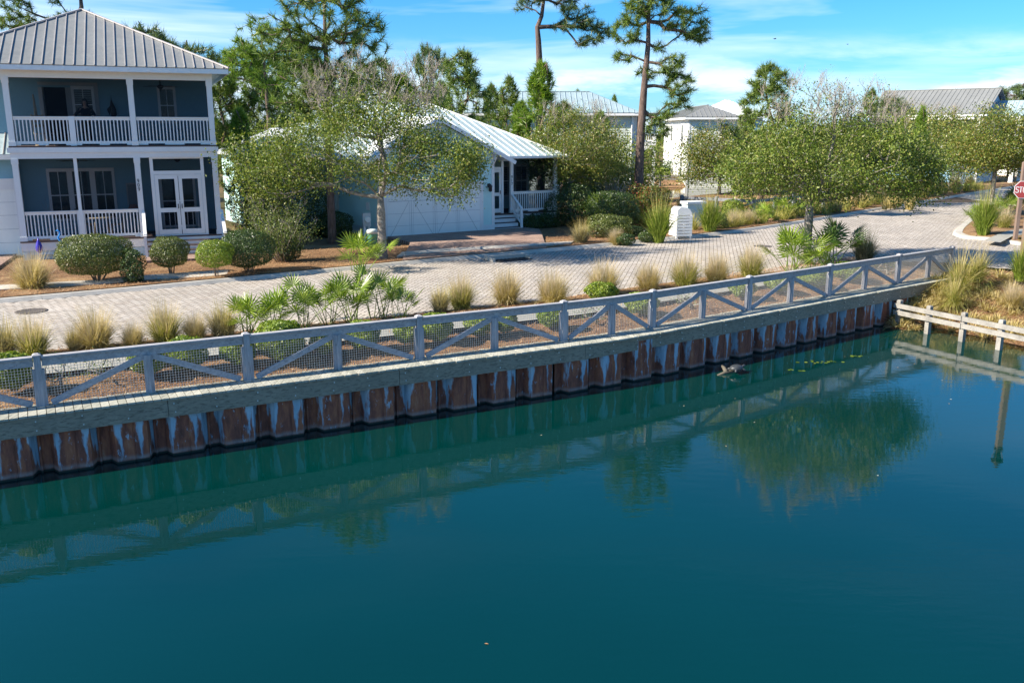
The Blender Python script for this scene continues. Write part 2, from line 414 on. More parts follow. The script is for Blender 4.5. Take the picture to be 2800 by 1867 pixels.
M['needle'] = leafmat('pine needles', [(0.035, 0.070, 0.012), (0.075, 0.125, 0.018), (0.125, 0.185, 0.026), (0.20, 0.25, 0.05)], 0.25, 0.45, 0.5)
M['needle_b'] = leafmat('bright pine needles', [(0.045, 0.10, 0.008), (0.095, 0.18, 0.014), (0.155, 0.25, 0.02), (0.24, 0.32, 0.04)], 0.3, 0.45, 0.5)
M['needle_d'] = leafmat('blue green pine needles', [(0.028, 0.060, 0.022), (0.06, 0.105, 0.034), (0.10, 0.15, 0.042), (0.165, 0.205, 0.06)], 0.22, 0.42, 0.5)
M['box'] = leafmat('clipped shrub leaves', [(0.038, 0.062, 0.010), (0.080, 0.115, 0.018), (0.13, 0.165, 0.03), (0.23, 0.25, 0.08)], 0.22, 0.4, 0.55)
M['lime'] = leafmat('lime shrub leaves', [(0.06, 0.10, 0.010), (0.115, 0.175, 0.014), (0.175, 0.235, 0.02), (0.26, 0.30, 0.05)], 0.3, 0.42, 0.5)
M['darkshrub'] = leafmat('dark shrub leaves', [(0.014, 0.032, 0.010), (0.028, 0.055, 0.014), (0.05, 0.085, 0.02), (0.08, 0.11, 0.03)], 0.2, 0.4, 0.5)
M['berry'] = leafmat('red berried leaves', [(0.05, 0.09, 0.014), (0.10, 0.15, 0.02), (0.15, 0.19, 0.03), (0.38, 0.05, 0.04)], 0.25, 0.45, 0.4)
M['tan'] = leafmat('tan muhly grass', [(0.26, 0.21, 0.06), (0.38, 0.30, 0.11), (0.50, 0.41, 0.19), (0.62, 0.53, 0.31)], 0.3, 0.6, 0.2)
M['plume'] = leafmat('pale grass plumes', [(0.45, 0.36, 0.22), (0.58, 0.47, 0.33), (0.66, 0.56, 0.43)], 0.35, 0.7, 0.1)
M['olive'] = leafmat('olive muhly grass', [(0.13, 0.15, 0.022), (0.22, 0.23, 0.045), (0.32, 0.30, 0.09), (0.44, 0.38, 0.17)], 0.3, 0.6, 0.2)
M['greygrass'] = leafmat('grey dormant grass', [(0.10, 0.09, 0.05), (0.18, 0.16, 0.09), (0.27, 0.24, 0.15), (0.36, 0.30, 0.18)], 0.25, 0.7, 0.15)
M['greengrass'] = leafmat('fresh green grass', [(0.06, 0.105, 0.012), (0.12, 0.18, 0.02), (0.20, 0.26, 0.035), (0.30, 0.34, 0.09)], 0.3, 0.5, 0.3)
M['palm'] = leafmat('palmetto leaves', [(0.045, 0.085, 0.010), (0.09, 0.145, 0.016), (0.14, 0.20, 0.025), (0.22, 0.27, 0.06)], 0.25, 0.33, 0.6)
M['palm_d'] = leafmat('deep green palmetto leaves', [(0.020, 0.052, 0.012), (0.04, 0.09, 0.018), (0.07, 0.125, 0.03), (0.12, 0.17, 0.05)], 0.2, 0.33, 0.6)
M['palm_b'] = leafmat('bright palmetto leaves', [(0.08, 0.14, 0.010), (0.14, 0.215, 0.016), (0.20, 0.28, 0.03), (0.29, 0.36, 0.07)], 0.3, 0.35, 0.55)
M['stem'] = paint('shrub stem', (0.20, 0.16, 0.12), 0.3, 6, 0.8, 0.1)
M['fallen'] = leafmat('fallen leaf', [(0.45, 0.40, 0.28), (0.40, 0.22, 0.10), (0.55, 0.50, 0.40)], 0.0, 0.7, 0.2)

# ------------------------------------------------------------------ sky, sun, camera
SUN_AZ, SUN_EL = R(200.5), R(35)        # direction towards the sun, from +X
w = bpy.data.worlds.new("World"); sc.world = w; w.use_nodes = True
nt = w.node_tree; nt.nodes.clear()
wo = nt.nodes.new('ShaderNodeOutputWorld'); bg = nt.nodes.new('ShaderNodeBackground')
sky = nt.nodes.new('ShaderNodeTexSky'); sky.sky_type = 'NISHITA'; sky.sun_disc = False
sky.sun_elevation = SUN_EL; sky.sun_rotation = PI / 2 - SUN_AZ
sky.altitude = 0; sky.air_density = 1.0; sky.dust_density = 0.3; sky.ozone_density = 2.0
tcn = nt.nodes.new('ShaderNodeTexCoord')
hs = nt.nodes.new('ShaderNodeHueSaturation'); hs.inputs['Saturation'].default_value = 1.2; hs.inputs['Value'].default_value = 1.0
tint = nt.nodes.new('ShaderNodeMix'); tint.data_type = 'RGBA'; tint.blend_type = 'MULTIPLY'; tint.inputs[0].default_value = 1.0
sep0 = nt.nodes.new('ShaderNodeSeparateXYZ'); nt.links.new(tcn.outputs['Generated'], sep0.inputs[0])
tr_ = nt.nodes.new('ShaderNodeValToRGB'); el_ = tr_.color_ramp.elements; el_.new(0.5); el_.new(0.5)
for e_, (p_, c_) in zip(el_, ((0.0, (0.42, 0.72, 1.12)), (0.10, (0.50, 0.76, 1.08)), (0.30, (0.62, 0.85, 1.05)), (1.0, (0.8, 0.95, 1.05)))): e_.position = p_; e_.color = (*c_, 1)
nt.links.new(sep0.outputs[2], tr_.inputs[0]); nt.links.new(sky.outputs[0], tint.inputs[6]); nt.links.new(tr_.outputs[0], tint.inputs[7])
nt.links.new(tint.outputs[2], hs.inputs['Color'])
def wn(scale_vec, scale, detail, rough, loc=(0, 0, 0), dist=0.0):
    mp = nt.nodes.new('ShaderNodeMapping'); mp.inputs['Scale'].default_value = scale_vec; mp.inputs['Location'].default_value = loc
    nt.links.new(tcn.outputs['Generated'], mp.inputs[0])
    n = nt.nodes.new('ShaderNodeTexNoise'); n.inputs['Scale'].default_value = scale; n.inputs['Detail'].default_value = detail; n.inputs['Roughness'].default_value = rough; n.inputs['Distortion'].default_value = dist
    nt.links.new(mp.outputs[0], n.inputs['Vector']); return n.outputs[0]
def wr(fac, stops):
    r = nt.nodes.new('ShaderNodeValToRGB'); e = r.color_ramp.elements
    while len(e) < len(stops): e.new(0.5)
    for el, (p, c) in zip(e, stops): el.position = p; el.color = (c, c, c, 1)
    nt.links.new(fac, r.inputs[0]); return r.outputs[0]
def wm(op, a, b):
    m = nt.nodes.new('ShaderNodeMath'); m.operation = op; m.use_clamp = True
    for i, v in enumerate((a, b)):
        if hasattr(v, 'links'): nt.links.new(v, m.inputs[i])
        else: m.inputs[i].default_value = v
    return m.outputs[0]
sepn = nt.nodes.new('ShaderNodeSeparateXYZ'); nt.links.new(tcn.outputs['Generated'], sepn.inputs[0])
el_z = sepn.outputs[2]
streaks = wr(wn((1.0, 1.0, 9.0), 2.2, 5, 0.55, (3.1, 0.4, 0.2), 0.4), [(0.46, 0.0), (0.68, 0.85)])
puffs = wr(wn((1.0, 1.0, 5.0), 4.2, 6, 0.6, (1.7, 2.2, 0.0), 0.2), [(0.43, 0.0), (0.60, 0.95)])
low = wr(el_z, [(0.0, 1.0), (0.045, 1.0), (0.10, 0.0), (1.0, 0.0)])
puffs = wm('MULTIPLY', puffs, low)
hi = wr(el_z, [(0.0, 0.5), (0.07, 0.75), (0.17, 0.9), (0.26, 0.12), (0.5, 0.0)])
cl = wm('MAXIMUM', wm('MULTIPLY', streaks, hi), puffs)
mx = nt.nodes.new('ShaderNodeMix'); mx.data_type = 'RGBA'
nt.links.new(cl, mx.inputs[0]); nt.links.new(hs.outputs[0], mx.inputs[6]); mx.inputs[7].default_value = (6.6, 7.4, 8.4, 1)
nt.links.new(mx.outputs[2], bg.inputs[0]); bg.inputs[1].default_value = 0.080
nt.links.new(bg.outputs[0], wo.inputs[0])

sl = bpy.data.lights.new('sun', 'SUN'); sl.energy = 5.0; sl.angle = R(0.53); sl.color = (1.0, 0.91, 0.77)
so = bpy.data.objects.new('sun', sl); C.objects.link(so)
sd = Vector((math.cos(SUN_AZ) * math.cos(SUN_EL), math.sin(SUN_AZ) * math.cos(SUN_EL), math.sin(SUN_EL)))
so.rotation_euler = sd.to_track_quat('Z', 'Y').to_euler(); so.location = sd * 60

cam = bpy.data.cameras.new('camera'); co = bpy.data.objects.new('camera', cam); C.objects.link(co)
cam.sensor_width = 36; cam.lens = 36 * F / 2800; cam.clip_end = 6000; cam.clip_start = 0.1
co.location = (0, 0, CH); co.rotation_euler = (PI / 2 - PITCH, 0, 0)
sc.camera = co
sc.view_settings.view_transform = 'Standard'; sc.view_settings.look = 'None'; sc.view_settings.exposure = 1.22
sc.view_settings.gamma = 1.0; sc.view_settings.use_curve_mapping = False
sc.cycles.max_bounces = 8; sc.cycles.transparent_max_bounces = 12
# ------------------------------------------------------------------ polylines
DZ, WZ = -0.20, -1.40                    # deck level, water level
def unit(a): return (math.cos(R(a)), math.sin(R(a)))
FA, FB = 28.1, 36.8
fence_pts = []
for k in range(-3, 7):
    d = unit(FA); fence_pts.append((-8.716 + d[0] * 1.883 * k, 15.93 + d[1] * 1.883 * k))
fence_pts.append((2.494, 21.97))
for k in range(0, 8):
    d = unit(FB); fence_pts.append((3.63 + d[0] * 1.93 * k, 22.77 + d[1] * 1.93 * k))
d = unit(FB); fence_pts.append((3.63 + d[0] * (1.93 * 7 + 1.5), 22.77 + d[1] * (1.93 * 7 + 1.5)))
def offs(pl, o):
    """offset a polyline to its left by o"""
    out = []
    for i, p in enumerate(pl):
        a = Vector(pl[max(0, i - 1)]); b = Vector(pl[min(len(pl) - 1, i + 1)])
        n = (b - a).normalized(); out.append((p[0] - n.y * o, p[1] + n.x * o))
    return out
def resample(pl, step):
    out = [Vector(pl[0])]; acc = 0.0
    for i in range(len(pl) - 1):
        a = Vector(pl[i]); b = Vector(pl[i + 1]); L = (b - a).length; t = step - acc
        while t <= L:
            out.append(a + (b - a) * (t / L)); t += step
        acc = L - (t - step)
    return [tuple(p) for p in out]
def smooth(pl, it=2):
    for _ in range(it):
        o = [pl[0]]
        for i in range(len(pl) - 1):
            a, b = pl[i], pl[i + 1]
            o.append((a[0] * .75 + b[0] * .25, a[1] * .75 + b[1] * .25)); o.append((a[0] * .25 + b[0] * .75, a[1] * .25 + b[1] * .75))
        o.append(pl[-1]); pl = o
    return pl
fl_ = fence_pts
fline = [(fl_[0][0] - 30 * unit(FA)[0], fl_[0][1] - 30 * unit(FA)[1])] + fl_
KERB = smooth([(-34, 12.9), (-14.53, 25.0), (-11.2, 27.2), (-8.43, 29.2), (-5.2, 31.6), (-2.74, 33.4), (1.48, 36.2), (6.5, 39.8), (10.45, 42.8), (15.6, 48), (22.7, 56), (31, 65), (38, 73), (60, 96)], 2)
near_edge = offs(fline[:-5], 3.75)
near_edge = near_edge + [(12.4, 32.5), (14.2, 33.3), (15.6, 33.4), (16.6, 32.9), (17.0, 32.0)]
near_edge = smooth(near_edge, 1)
BANKTOP = [(17.0, 32.0), (18.4, 31.0), (24, 29.6), (34, 28), (90, 24)]

# ------------------------------------------------------------------ ground, water
def nz(x, y, s=1.0):
    return (math.sin(x * 2.1 * s + 1.3) * math.cos(y * 1.7 * s + 0.4) + 0.5 * math.sin(x * 5.3 * s + y * 4.1 * s) + 0.35 * math.cos(x * 9.7 * s - y * 8.3 * s)) / 1.85
b = MB()
back = offs(fline, 0.06)
land = back + [(16.4, 32.2)] + BANKTOP[1:] + [(1500, 24), (1500, 1600), (-1500, 1600), (-1500, back[0][1] - (1500 + back[0][0]) * math.tan(R(FA)))]
b.poly([(x, y, -0.30) for x, y in land])
setp(b.build('ground', M['ground']), kind='structure')
b = MB(); b.poly([(-1500, -1500, WZ), (1500, -1500, WZ), (1500, 60, WZ), (-1500, 60, WZ)])
setp(b.build('water', M['water']), kind='structure')
b = MB(); b.poly([(-1500, -1500, -4), (1500, -1500, -4), (1500, 62, -4), (-1500, 62, -4)])
setp(b.build('canal_bed', M['ground']), kind='structure')
def strip(rows, m, name, closed=False, smoothf=True):
    """rows: list of equal-length point lists"""
    b = MB(); n = len(rows[0]); vs = [p for r in rows for p in r]
    fs = [(i * n + j, i * n + j + 1, (i + 1) * n + j + 1, (i + 1) * n + j) for i in range(len(rows) - 1) for j in range(n - 1)]
    b.add(vs, fs, 0, smoothf); return b.build(name, m)
# planting bed between fence and road
fr = resample(fline, 0.4)
def bedz(v, x, y):
    e = min(1.0, (1 - v) * 6)
    return DZ - 0.03 + 0.25 * min(1, v * 1.25) + (0.03 * nz(x, y) + 0.035) * min(1, e) * min(1, v * 8)
rows = []
NV = 16
nef = resample(near_edge, 0.4)
def nearest_on(pl, p):
    best = min(pl, key=lambda q: (q[0] - p[0]) ** 2 + (q[1] - p[1]) ** 2); return best
for p, q in zip(fr, offs(fr, 3.75)):
    r = []
    q = nearest_on(nef, q) if p[0] > 8 else q
    for j in range(NV + 1):
        v = j / NV; x = p[0] + (q[0] - p[0]) * v; y = p[1] + (q[1] - p[1]) * v
        r.append((x, y, bedz(v, x, y)))
    rows.append(r)
setp(strip(rows, M['mulch'], 'planting_bed'), kind='structure')
# footpath behind the fence
b = MB()
wl = resample(fline[:-3], 0.5); a1 = offs(wl, 1.45); a2 = offs(wl, 2.55)
for i in range(len(wl) - 1):
    z0 = 0.045
    b.add([(*a1[i], z0), (*a1[i + 1], z0), (*a2[i + 1], z0 + 0.02), (*a2[i], z0 + 0.02)], [(0, 1, 2, 3)])
    if i % 3 == 0:
        pass
setp(b.build('footpath', M['concrete_dk']), kind='structure')
# road base and herringbone
road_poly = [p for p in near_edge] + BANKTOP[1:4] + [(60, 27), (110, 60), (110, 140)] + [(62, 98)] + KERB[::-1]
b = MB(); b.poly([(x, y, 0.0) for x, y in road_poly])
setp(b.build('road_base', M['joint']), kind='structure')
W = 0.155; ang = R(33 + 45)
def inpoly(px, py, poly):
    ins = np.zeros(px.shape, bool); n = len(poly)
    for i in range(n):
        x1, y1 = poly[i]; x2, y2 = poly[(i + 1) % n]
        c = ((y1 > py) != (y2 > py)) & (px < (x2 - x1) * (py - y1) / (y2 - y1 + 1e-12) + x1)
        ins ^= c
    return ins
ca, sa = math.cos(ang), math.sin(ang)
N = 330
I, J = np.meshgrid(np.arange(-N, N), np.arange(-N, N), indexing='ij')
c = (I - J) % 4
allq = []
for cl_, dx, dy in ((0, 2, 1), (3, 1, 2)):
    k = c == cl_; i = I[k] * W; j = J[k] * W
    cx = i + dx * W / 2; cy = j + dy * W / 2
    X = cx * ca - cy * sa + 2; Y = cx * sa + cy * ca + 34
    ok = inpoly(X, Y, road_poly) & (X < 33) & (Y < 62) & (X > -22) & (Y > 12)
    i, j = i[ok], j[ok]; g = 0.0100
    q = np.stack([np.stack([i + g, j + g], 1), np.stack([i + dx * W - g, j + g], 1), np.stack([i + dx * W - g, j + dy * W - g], 1), np.stack([i + g, j + dy * W - g], 1)], 1)
    X = q[..., 0] * ca - q[..., 1] * sa + 2; Y = q[..., 0] * sa + q[..., 1] * ca + 34
    Z = 0.008 + nr.normal(0, 0.0012, X.shape)
    allq.append(np.stack([X, Y, Z], -1))
setp(link('road', np_mesh('road', np.concatenate(allq), 4, M['paver'])), kind='structure')
far_poly = [p for p in road_poly if p[0] > 33 or p[1] > 62]
b = MB(); b.poly([(33, 27.6, 0.006), (60, 27, 0.006), (110, 60, 0.006), (110, 140, 0.006), (62, 98, 0.006), (60, 96, 0.006), (38, 73.2, 0.006), (33, 67.2, 0.006)])
setp(b.build('far_road', M['farroad']), kind='structure')

# far kerb
KR = resample(KERB, 0.6)
def kerb(pl, name, w=0.30, h=0.11, side=1):
    b = MB(); o = offs(pl, side * w); o1 = offs(pl, side * 0.10)
    for i in range(len(pl) - 1):
        g = 0.012 if i % 5 == 0 else 0.0
        p, q = pl[i], pl[i + 1]
        L = math.dist(p, q)
        p = (p[0] + (q[0] - p[0]) * g / L, p[1] + (q[1] - p[1]) * g / L)
        A = [(*p, 0.0), (*q, 0.0), (*o1[i + 1], h), (*o1[i], h), (*o[i + 1], h + 0.005), (*o[i], h + 0.005)]
        b.add(A, [(0, 1, 2, 3), (3, 2, 4, 5)])
    return setp(b.build(name, M['concrete']), kind='structure')
kerb(KR, 'kerb')
# front yards along the far kerb
yr = resample(KERB, 0.7); rows = []
dists = [0.25, 0.5, 0.9, 1.3, 1.8, 2.4, 3.0, 3.7, 4.5, 5.5, 6.6, 8, 10, 12, 15]
os_ = [offs(yr, dd) for dd in dists]
def yardz(dd, x, y):
    return 0.115 * max(0, 1 - dd / 4.0) + 0.022 * nz(x, y, 0.8) * min(1, dd / 0.6) * (1 if dd < 6 else 0.3) + 0.03
for i in range(len(yr)):
    rows.append([(*os_[j][i], yardz(dists[j], *os_[j][i])) for j in range(len(dists))])
setp(strip(rows, M['mulch'], 'front_yard'), kind='structure')
# bank to the right of the fence
sh = [(12.0, 28.3), (12.9, 27.9)] + [G(2555, 894, WZ), G(2624, 907, WZ), G(2720, 925, WZ), G(2800, 945, WZ), (26, 20.5), (60, 14)]
tp = [(15.0, 31.0), (15.9, 31.7), (17.2, 31.9), (18.4, 31.0), (20.5, 30.4), (24, 29.6), (34, 28), (90, 24)]
rows = []
for k in range(len(sh) - 1):
    for s_ in range(6):
        f_ = s_ / 6
        a = (sh[k][0] + (sh[k + 1][0] - sh[k][0]) * f_, sh[k][1] + (sh[k + 1][1] - sh[k][1]) * f_)
        c_ = (tp[k][0] + (tp[k + 1][0] - tp[k][0]) * f_, tp[k][1] + (tp[k + 1][1] - tp[k][1]) * f_)
        r = []
        for j in range(13):
            v = -0.25 + 1.30 * j / 12
            x = a[0] + (c_[0] - a[0]) * v; y = a[1] + (c_[1] - a[1]) * v
            z = WZ + 1.30 * (v if v < 0 else v ** 0.75) + 0.05 * nz(x, y) * (1 if 0 < v < 0.95 else 0)
            if v > 0.9: z = min(z, 0.05)
            r.append((x, y, z))
        rows.append(r)
setp(strip(rows, M['mulch'], 'bank'), kind='structure'); bank_rows2 = [r for r in rows if r[6][0] < 25]
# corner bed on the far right with its kerb and walk
isl = [G(2603, 642), G(2608, 630), G(2630, 612), G(2655, 592), G(2690, 562), G(2760, 552), G(2900, 545), (44, 36), G(2900, 690), G(2800, 674), G(2740, 664), G(2690, 657), G(2650, 655), G(2618, 650)]
isl = smooth(isl + [isl[0]], 2)[:-1]
def inset(pl, o):
    cx = sum(p[0] for p in pl) / len(pl); cy = sum(p[1] for p in pl) / len(pl)
    n = len(pl); out = []
    for i in range(n):
        a = Vector(pl[i - 1]); b_ = Vector(pl[(i + 1) % n]); t_ = (b_ - a).normalized()
        nrm = Vector((-t_.y, t_.x)); p = Vector(pl[i])
        if nrm.dot(Vector((cx, cy)) - p) < 0: nrm = -nrm
        out.append(tuple(p + nrm * o))
    return out
i1 = inset(isl, 0.12); i2 = inset(isl, 0.42); i3 = inset(isl, 0.9)
b = MB(); n = len(isl)
for i in range(n):
    j = (i + 1) % n
    b.add([(*isl[i], 0.0), (*isl[j], 0.0), (*i1[j], 0.12), (*i1[i], 0.12), (*i2[j], 0.125), (*i2[i], 0.125)], [(0, 1, 2, 3), (3, 2, 4, 5)])
setp(b.build('corner_kerb', M['concrete']), kind='structure')
b = MB()
for i in range(n):
    j = (i + 1) % n
    b.add([(*i2[i], 0.11), (*i2[j], 0.11), (*i3[j], 0.2), (*i3[i], 0.2)], [(0, 1, 2, 3)], 0, True)
b.poly([(x, y, 0.2) for x, y in i3])
setp(b.build('corner_bed', M['mulch']), kind='structure')
b = MB(); q = [G(2690, 657, .215), G(2735, 663, .215), G(2770, 645, .215), G(2830, 637, .215), G(2830, 622, .215), G(2760, 630, .215), G(2722, 643, .215)]
b.poly([(x, y, 0.215) for x, y in q]); setp(b.build('corner_walk', M['concrete_dk']), kind='structure')
# driveway, walks and steps of paving on the house side
HA = R(31.8); HO = (-5.45, 40.54)
def H2(s, o, z=0): return (HO[0] + s * math.cos(HA) - o * math.sin(HA), HO[1] + s * math.sin(HA) + o * math.cos(HA), z)
HB = R(21.6); H1O = (-18.35, 33.47)
def H1(s, o, z=0): return (H1O[0] + s * math.cos(HB) - o * math.sin(HB), H1O[1] + s * math.sin(HB) + o * math.cos(HB), z)
def pathpoly(name, pts, z, m):
    b = MB(); b.prism([(p[0], p[1]) for p in pts], -.02, z) if len(pts) < 60 and z > .1 else b.poly([(p[0], p[1], z) for p in pts]); return setp(b.build(name, m), kind='structure')
kA = nearest_on(KR, (-2.9, 33.3)); kB = nearest_on(KR, (2.2, 36.8))
drv_front = [p for p in offs(KR, .29) if -4.3 < p[0] < 1.9]
pathpoly('driveway', drv_front + [H2(6.6, -2.3), H2(7.4, -0.9), H2(7.0, 0.6), H2(-0.2, 0.6), H2(-0.3, -2.6)], 0.150, M['driveway'])
pathpoly('drive_walk', [G(1085, 702, .14), G(1180, 692, .14), G(1560, 666, .14), G(1570, 660, .14), G(1500, 664, .14), G(1180, 683, .14), G(1100, 690, .14)], 0.158, M['concrete'])
pathpoly('front_walk', [G(-60, 795, .125), G(300, 773, .125), G(420, 762, .125), G(560, 756, .125), G(620, 750, .125), G(625, 738, .125), G(560, 742, .125), G(420, 750, .125), G(300, 763, .125), G(-60, 782, .125)], 0.125, M['concrete'])
pathpoly('step_walk', [H1(4.3, -2.4), H1(7.3, -2.4), H1(7.3, -0.9), H1(4.3, -0.9)], 0.118, M['driveway'])
pathpoly('side_driveway', [H1(-8, -3.0), H1(-0.6, -3.0), H1(-0.4, 1.7), H1(-8, 1.7)], 0.116, M['driveway'])
# covers and drain
for (u, v, r_, lab) in ((86, 852, 0.36, 'round iron manhole cover in the herringbone road by the tan grasses, nearest the camera'), (2085, 674, 0.34, 'round iron manhole cover in the road beside the oak trunk, nearer of that pair'), (2155, 638, 0.30, 'small iron manhole cover in the road by the far kerb, behind the oak trunk')):
    x, y = G(u, v); b = MB()
    b.lathe([(r_ + 0.05, 0.004), (r_ + 0.05, 0.014), (r_, 0.016), (r_ - 0.015, 0.012), (r_ * 0.55, 0.016), (r_ * 0.5, 0.012), (0.02, 0.016)], 28)
    setp(b.build('manhole_cover', M['iron'], None, (x, y, 0.005)), lab, 'manhole cover', 'manhole covers in the road')
x, y = G(1400, 712); dr = thing('storm_drain', 'dark storm drain opening with concrete hood in the kerb at the driveway', 'drain', (x, y, 0.0), R(32))
b = MB(); b.box(-0.75, 0.75, -0.28, 0.30, 0.012, 0.03, 0)
for k in range(9): b.box(-0.68 + k * 0.165, -0.62 + k * 0.165, -0.24, 0.26, 0.03, 0.045, 0)
b.build('grate', M['interior'], dr)
b = MB(); b.box(-0.86, -0.76, -0.05, 0.30, 0.0, 0.125); b.box(0.76, 0.86, -0.05, 0.30, 0.0, 0.125); b.box(-0.86, 0.86, 0.305, 0.62, 0.02, 0.17)
b.build('hood', M['concrete'], dr)
# pond behind the far side of the road
pondc = [(15, 57), (20, 62), (25, 68), (24, 76), (17, 80), (10, 76), (8, 66), (10, 58)]
pathpoly('pond', smooth(pondc + [pondc[0]], 2)[:-1], 0.01, M['pondwater'])
b = MB(); cx, cy = 15.5, 86
vs = []; fs = []
for i in range(25):
    for j in range(9):
        x = cx - 16 + 32 * i / 24; y = cy - 6 + 12 * j / 8
        e = max(0, 1 - ((x - cx) / 16) ** 2) * max(0, 1 - ((y - cy) / 6) ** 2)
        vs.append((x, y, -0.05 + 0.7 * e + 0.08 * nz(x, y, .7) * e))
for i in range(24):
    for j in range(8): fs.append((i * 9 + j, (i + 1) * 9 + j, (i + 1) * 9 + j + 1, i * 9 + j + 1))
b.add(vs, fs, 0, True); setp(b.build('pond_bank', M['mulch']), kind='structure')
pathpoly('back_road', [(8, 96), (40, 99), (40, 103), (8, 100)], 0.02, M['farroad'])

# pine straw scattered on the beds
def straw(n, picker, ls=1.0):
    P = np.array([picker() for _ in range(n)])
    a = nr.uniform(0, PI * 2, n); L = nr.uniform(0.07, 0.22, n) * ls; wd = nr.uniform(0.005, 0.011, n); tz = nr.normal(0, 0.30, n)
    d_ = np.stack([np.cos(a), np.sin(a), tz], 1); s_ = np.stack([-np.sin(a), np.cos(a), 0 * a], 1)
    P = P + np.array([0, 0, 0.018])
    return np.stack([P - d_ * L[:, None] / 2 - s_ * wd[:, None], P - d_ * L[:, None] / 2 + s_ * wd[:, None], P + d_ * L[:, None] / 2], 1)
frn = [p for p in fr if -14 < p[0] < 16.5]; fro = offs(frn, 1.0)
def pk_bed():
    i = rng.randrange(len(frn) - 1); v = rng.random(); o = v * 3.75
    n_ = (fro[i][0] - frn[i][0], fro[i][1] - frn[i][1]); f_ = rng.random() * 0.4
    x = frn[i][0] + n_[0] * o + f_ * n_[1]; y = frn[i][1] + n_[1] * o - f_ * n_[0]
    return (x, y, max(bedz(v, x, y), 0.0 if 1.45 < o < 2.55 else -1))
yrn = [p for p in yr if -17 < p[0] < 16]; yro = offs(yrn, 1.0)
def pk_yard():
    i = rng.randrange(len(yrn) - 1); o = 0.3 + rng.random() ** 1.4 * 6
    n_ = (yro[i][0] - yrn[i][0], yro[i][1] - yrn[i][1]); f_ = rng.random() * 0.7
    x = yrn[i][0] + n_[0] * o + f_ * n_[1]; y = yrn[i][1] + n_[1] * o - f_ * n_[0]
    return (x, y, yardz(o, x, y))
bank_rows = rows
def pk_bank():
    i = rng.randrange(len(bank_rows2) - 1); r0 = bank_rows2[i]; j = rng.randrange(2, len(r0) - 2); f_ = rng.random(); g_ = rng.random()
    a_, b_, c_ = r0[j], r0[j + 1], bank_rows2[i + 1][j]
    return tuple(a_[k] + (b_[k] - a_[k]) * f_ + (c_[k] - a_[k]) * g_ for k in range(3))
V = np.concatenate([straw(34000, pk_bed), straw(22000, pk_yard), straw(16000, pk_bank, 1.8)])
setp(link('pine_straw', np_mesh('pine_straw', V, 3, M['straw'])), 'loose orange brown pine straw strewn over the planting beds', 'pine straw', None, 'stuff')
#PART3
# ------------------------------------------------------------------ seawall, deck, fence
wall = thing('seawall', 'rusty blue grey sheet pile seawall with a plank cap along the green canal', 'seawall')
edge = fline
dl = resample(edge[0:], 0.150)
dl = [p for p in dl if p[0] > -17]
b = MB()
i0 = offs(dl, -0.60); i1 = offs(dl, 0.16)
for i in range(len(dl) - 1):
    tdir = (Vector(dl[i + 1]) - Vector(dl[i])).normalized() * 0.006
    jit = rng.uniform(-0.012, 0.012); zt = DZ + rng.uniform(-0.003, 0.003)
    nrm = Vector((-tdir.y, tdir.x)).normalized()
    A = [Vector(i0[i]) + tdir - nrm * jit, Vector(i0[i + 1]) - tdir - nrm * jit, Vector(i1[i + 1]) - tdir, Vector(i1[i]) + tdir]
    vs = [(p.x, p.y, zt) for p in A] + [(p.x, p.y, zt - 0.038) for p in A]
    b.add(vs, [(0, 1, 2, 3), (7, 6, 5, 4), (0, 4, 5, 1), (1, 5, 6, 2), (2, 6, 7, 3), (3, 7, 4, 0)])
b.build('deck_boards', M['deck'], wall)
# stringers under the deck
fpath = resample(edge, 4.72)
fpath = [p for p in fpath if p[0] > -22] 
fpath.append(edge[-1])
fo = offs(fpath, -0.560); fi = offs(fpath, -0.51)
for i in range(len(fpath) - 1):
    b = MB(); p = Vector(fo[i]); q = Vector(fo[i + 1]); dd = (q - p).normalized()
    p = p + dd * 0.006; q = q - dd * 0.006; L = (q - p).length
    nn = Vector((-dd.y, dd.x))
    z1 = DZ - 0.042; z0 = DZ - 0.39
    vs = [(*p, z0), (*q, z0), (*q, z1), (*p, z1), (*(p + nn * 0.05), z0), (*(q + nn * 0.05), z0), (*(q + nn * 0.05), z1), (*(p + nn * 0.05), z1)]
    b.add(vs, [(0, 1, 2, 3), (5, 4, 7, 6), (3, 2, 6, 7), (4, 5, 1, 0), (1, 5, 6, 2), (4, 0, 3, 7)])
    k = 0.12
    while k < L:
        for zz in (DZ - 0.13, DZ - 0.30):
            c_ = p + dd * (k + rng.uniform(-0.03, 0.03)); b.cyl((c_.x, c_.y, zz), (c_.x - nn.x * 0.012, c_.y - nn.y * 0.012, zz), 0.013, 8, 1)
        k += 0.78
    b.build('fascia_board', [M['fascia'], M['bolt']], wall)
# sheet piles
def pile_mesh():
    b = MB(); dpt = 0.23
    prof = [(-0.49, dpt), (-0.30, dpt), (-0.21, 0.0), (0.10, 0.0), (0.115, 0.012), (0.13, 0.0), (0.36, 0.0), (0.45, dpt), (0.505, dpt)]
    z1, z0 = -0.36, -2.6
    n = len(prof); 
    vs = [(x, y, z1) for x, y in prof] + [(x, y, z0) for x, y in prof]
    b.add(vs, [(i, i + n, i + n + 1, i + 1) for i in range(n - 1)])
    b.box(0.107, 0.121, -0.003, 0.012, z0, z1, 0)
    b.tube([(-0.485, dpt - 0.03, z1), (-0.485, dpt - 0.03, z0)], 0.028, 6)
    return b.mesh('sheet_pile', M['pile'])
pm = pile_mesh()
for p in resample(edge, 1.0):
    if p[0] < -15: continue
    an = R(FA) if p[0] < 1.2 else (R(32.4) if p[0] < 3.6 else R(FB))
    n_ = (-math.sin(an), math.cos(an))
    link('sheet_pile', pm, wall, (p[0] - n_[0] * 0.475, p[1] - n_[1] * 0.475, 0.0), an)

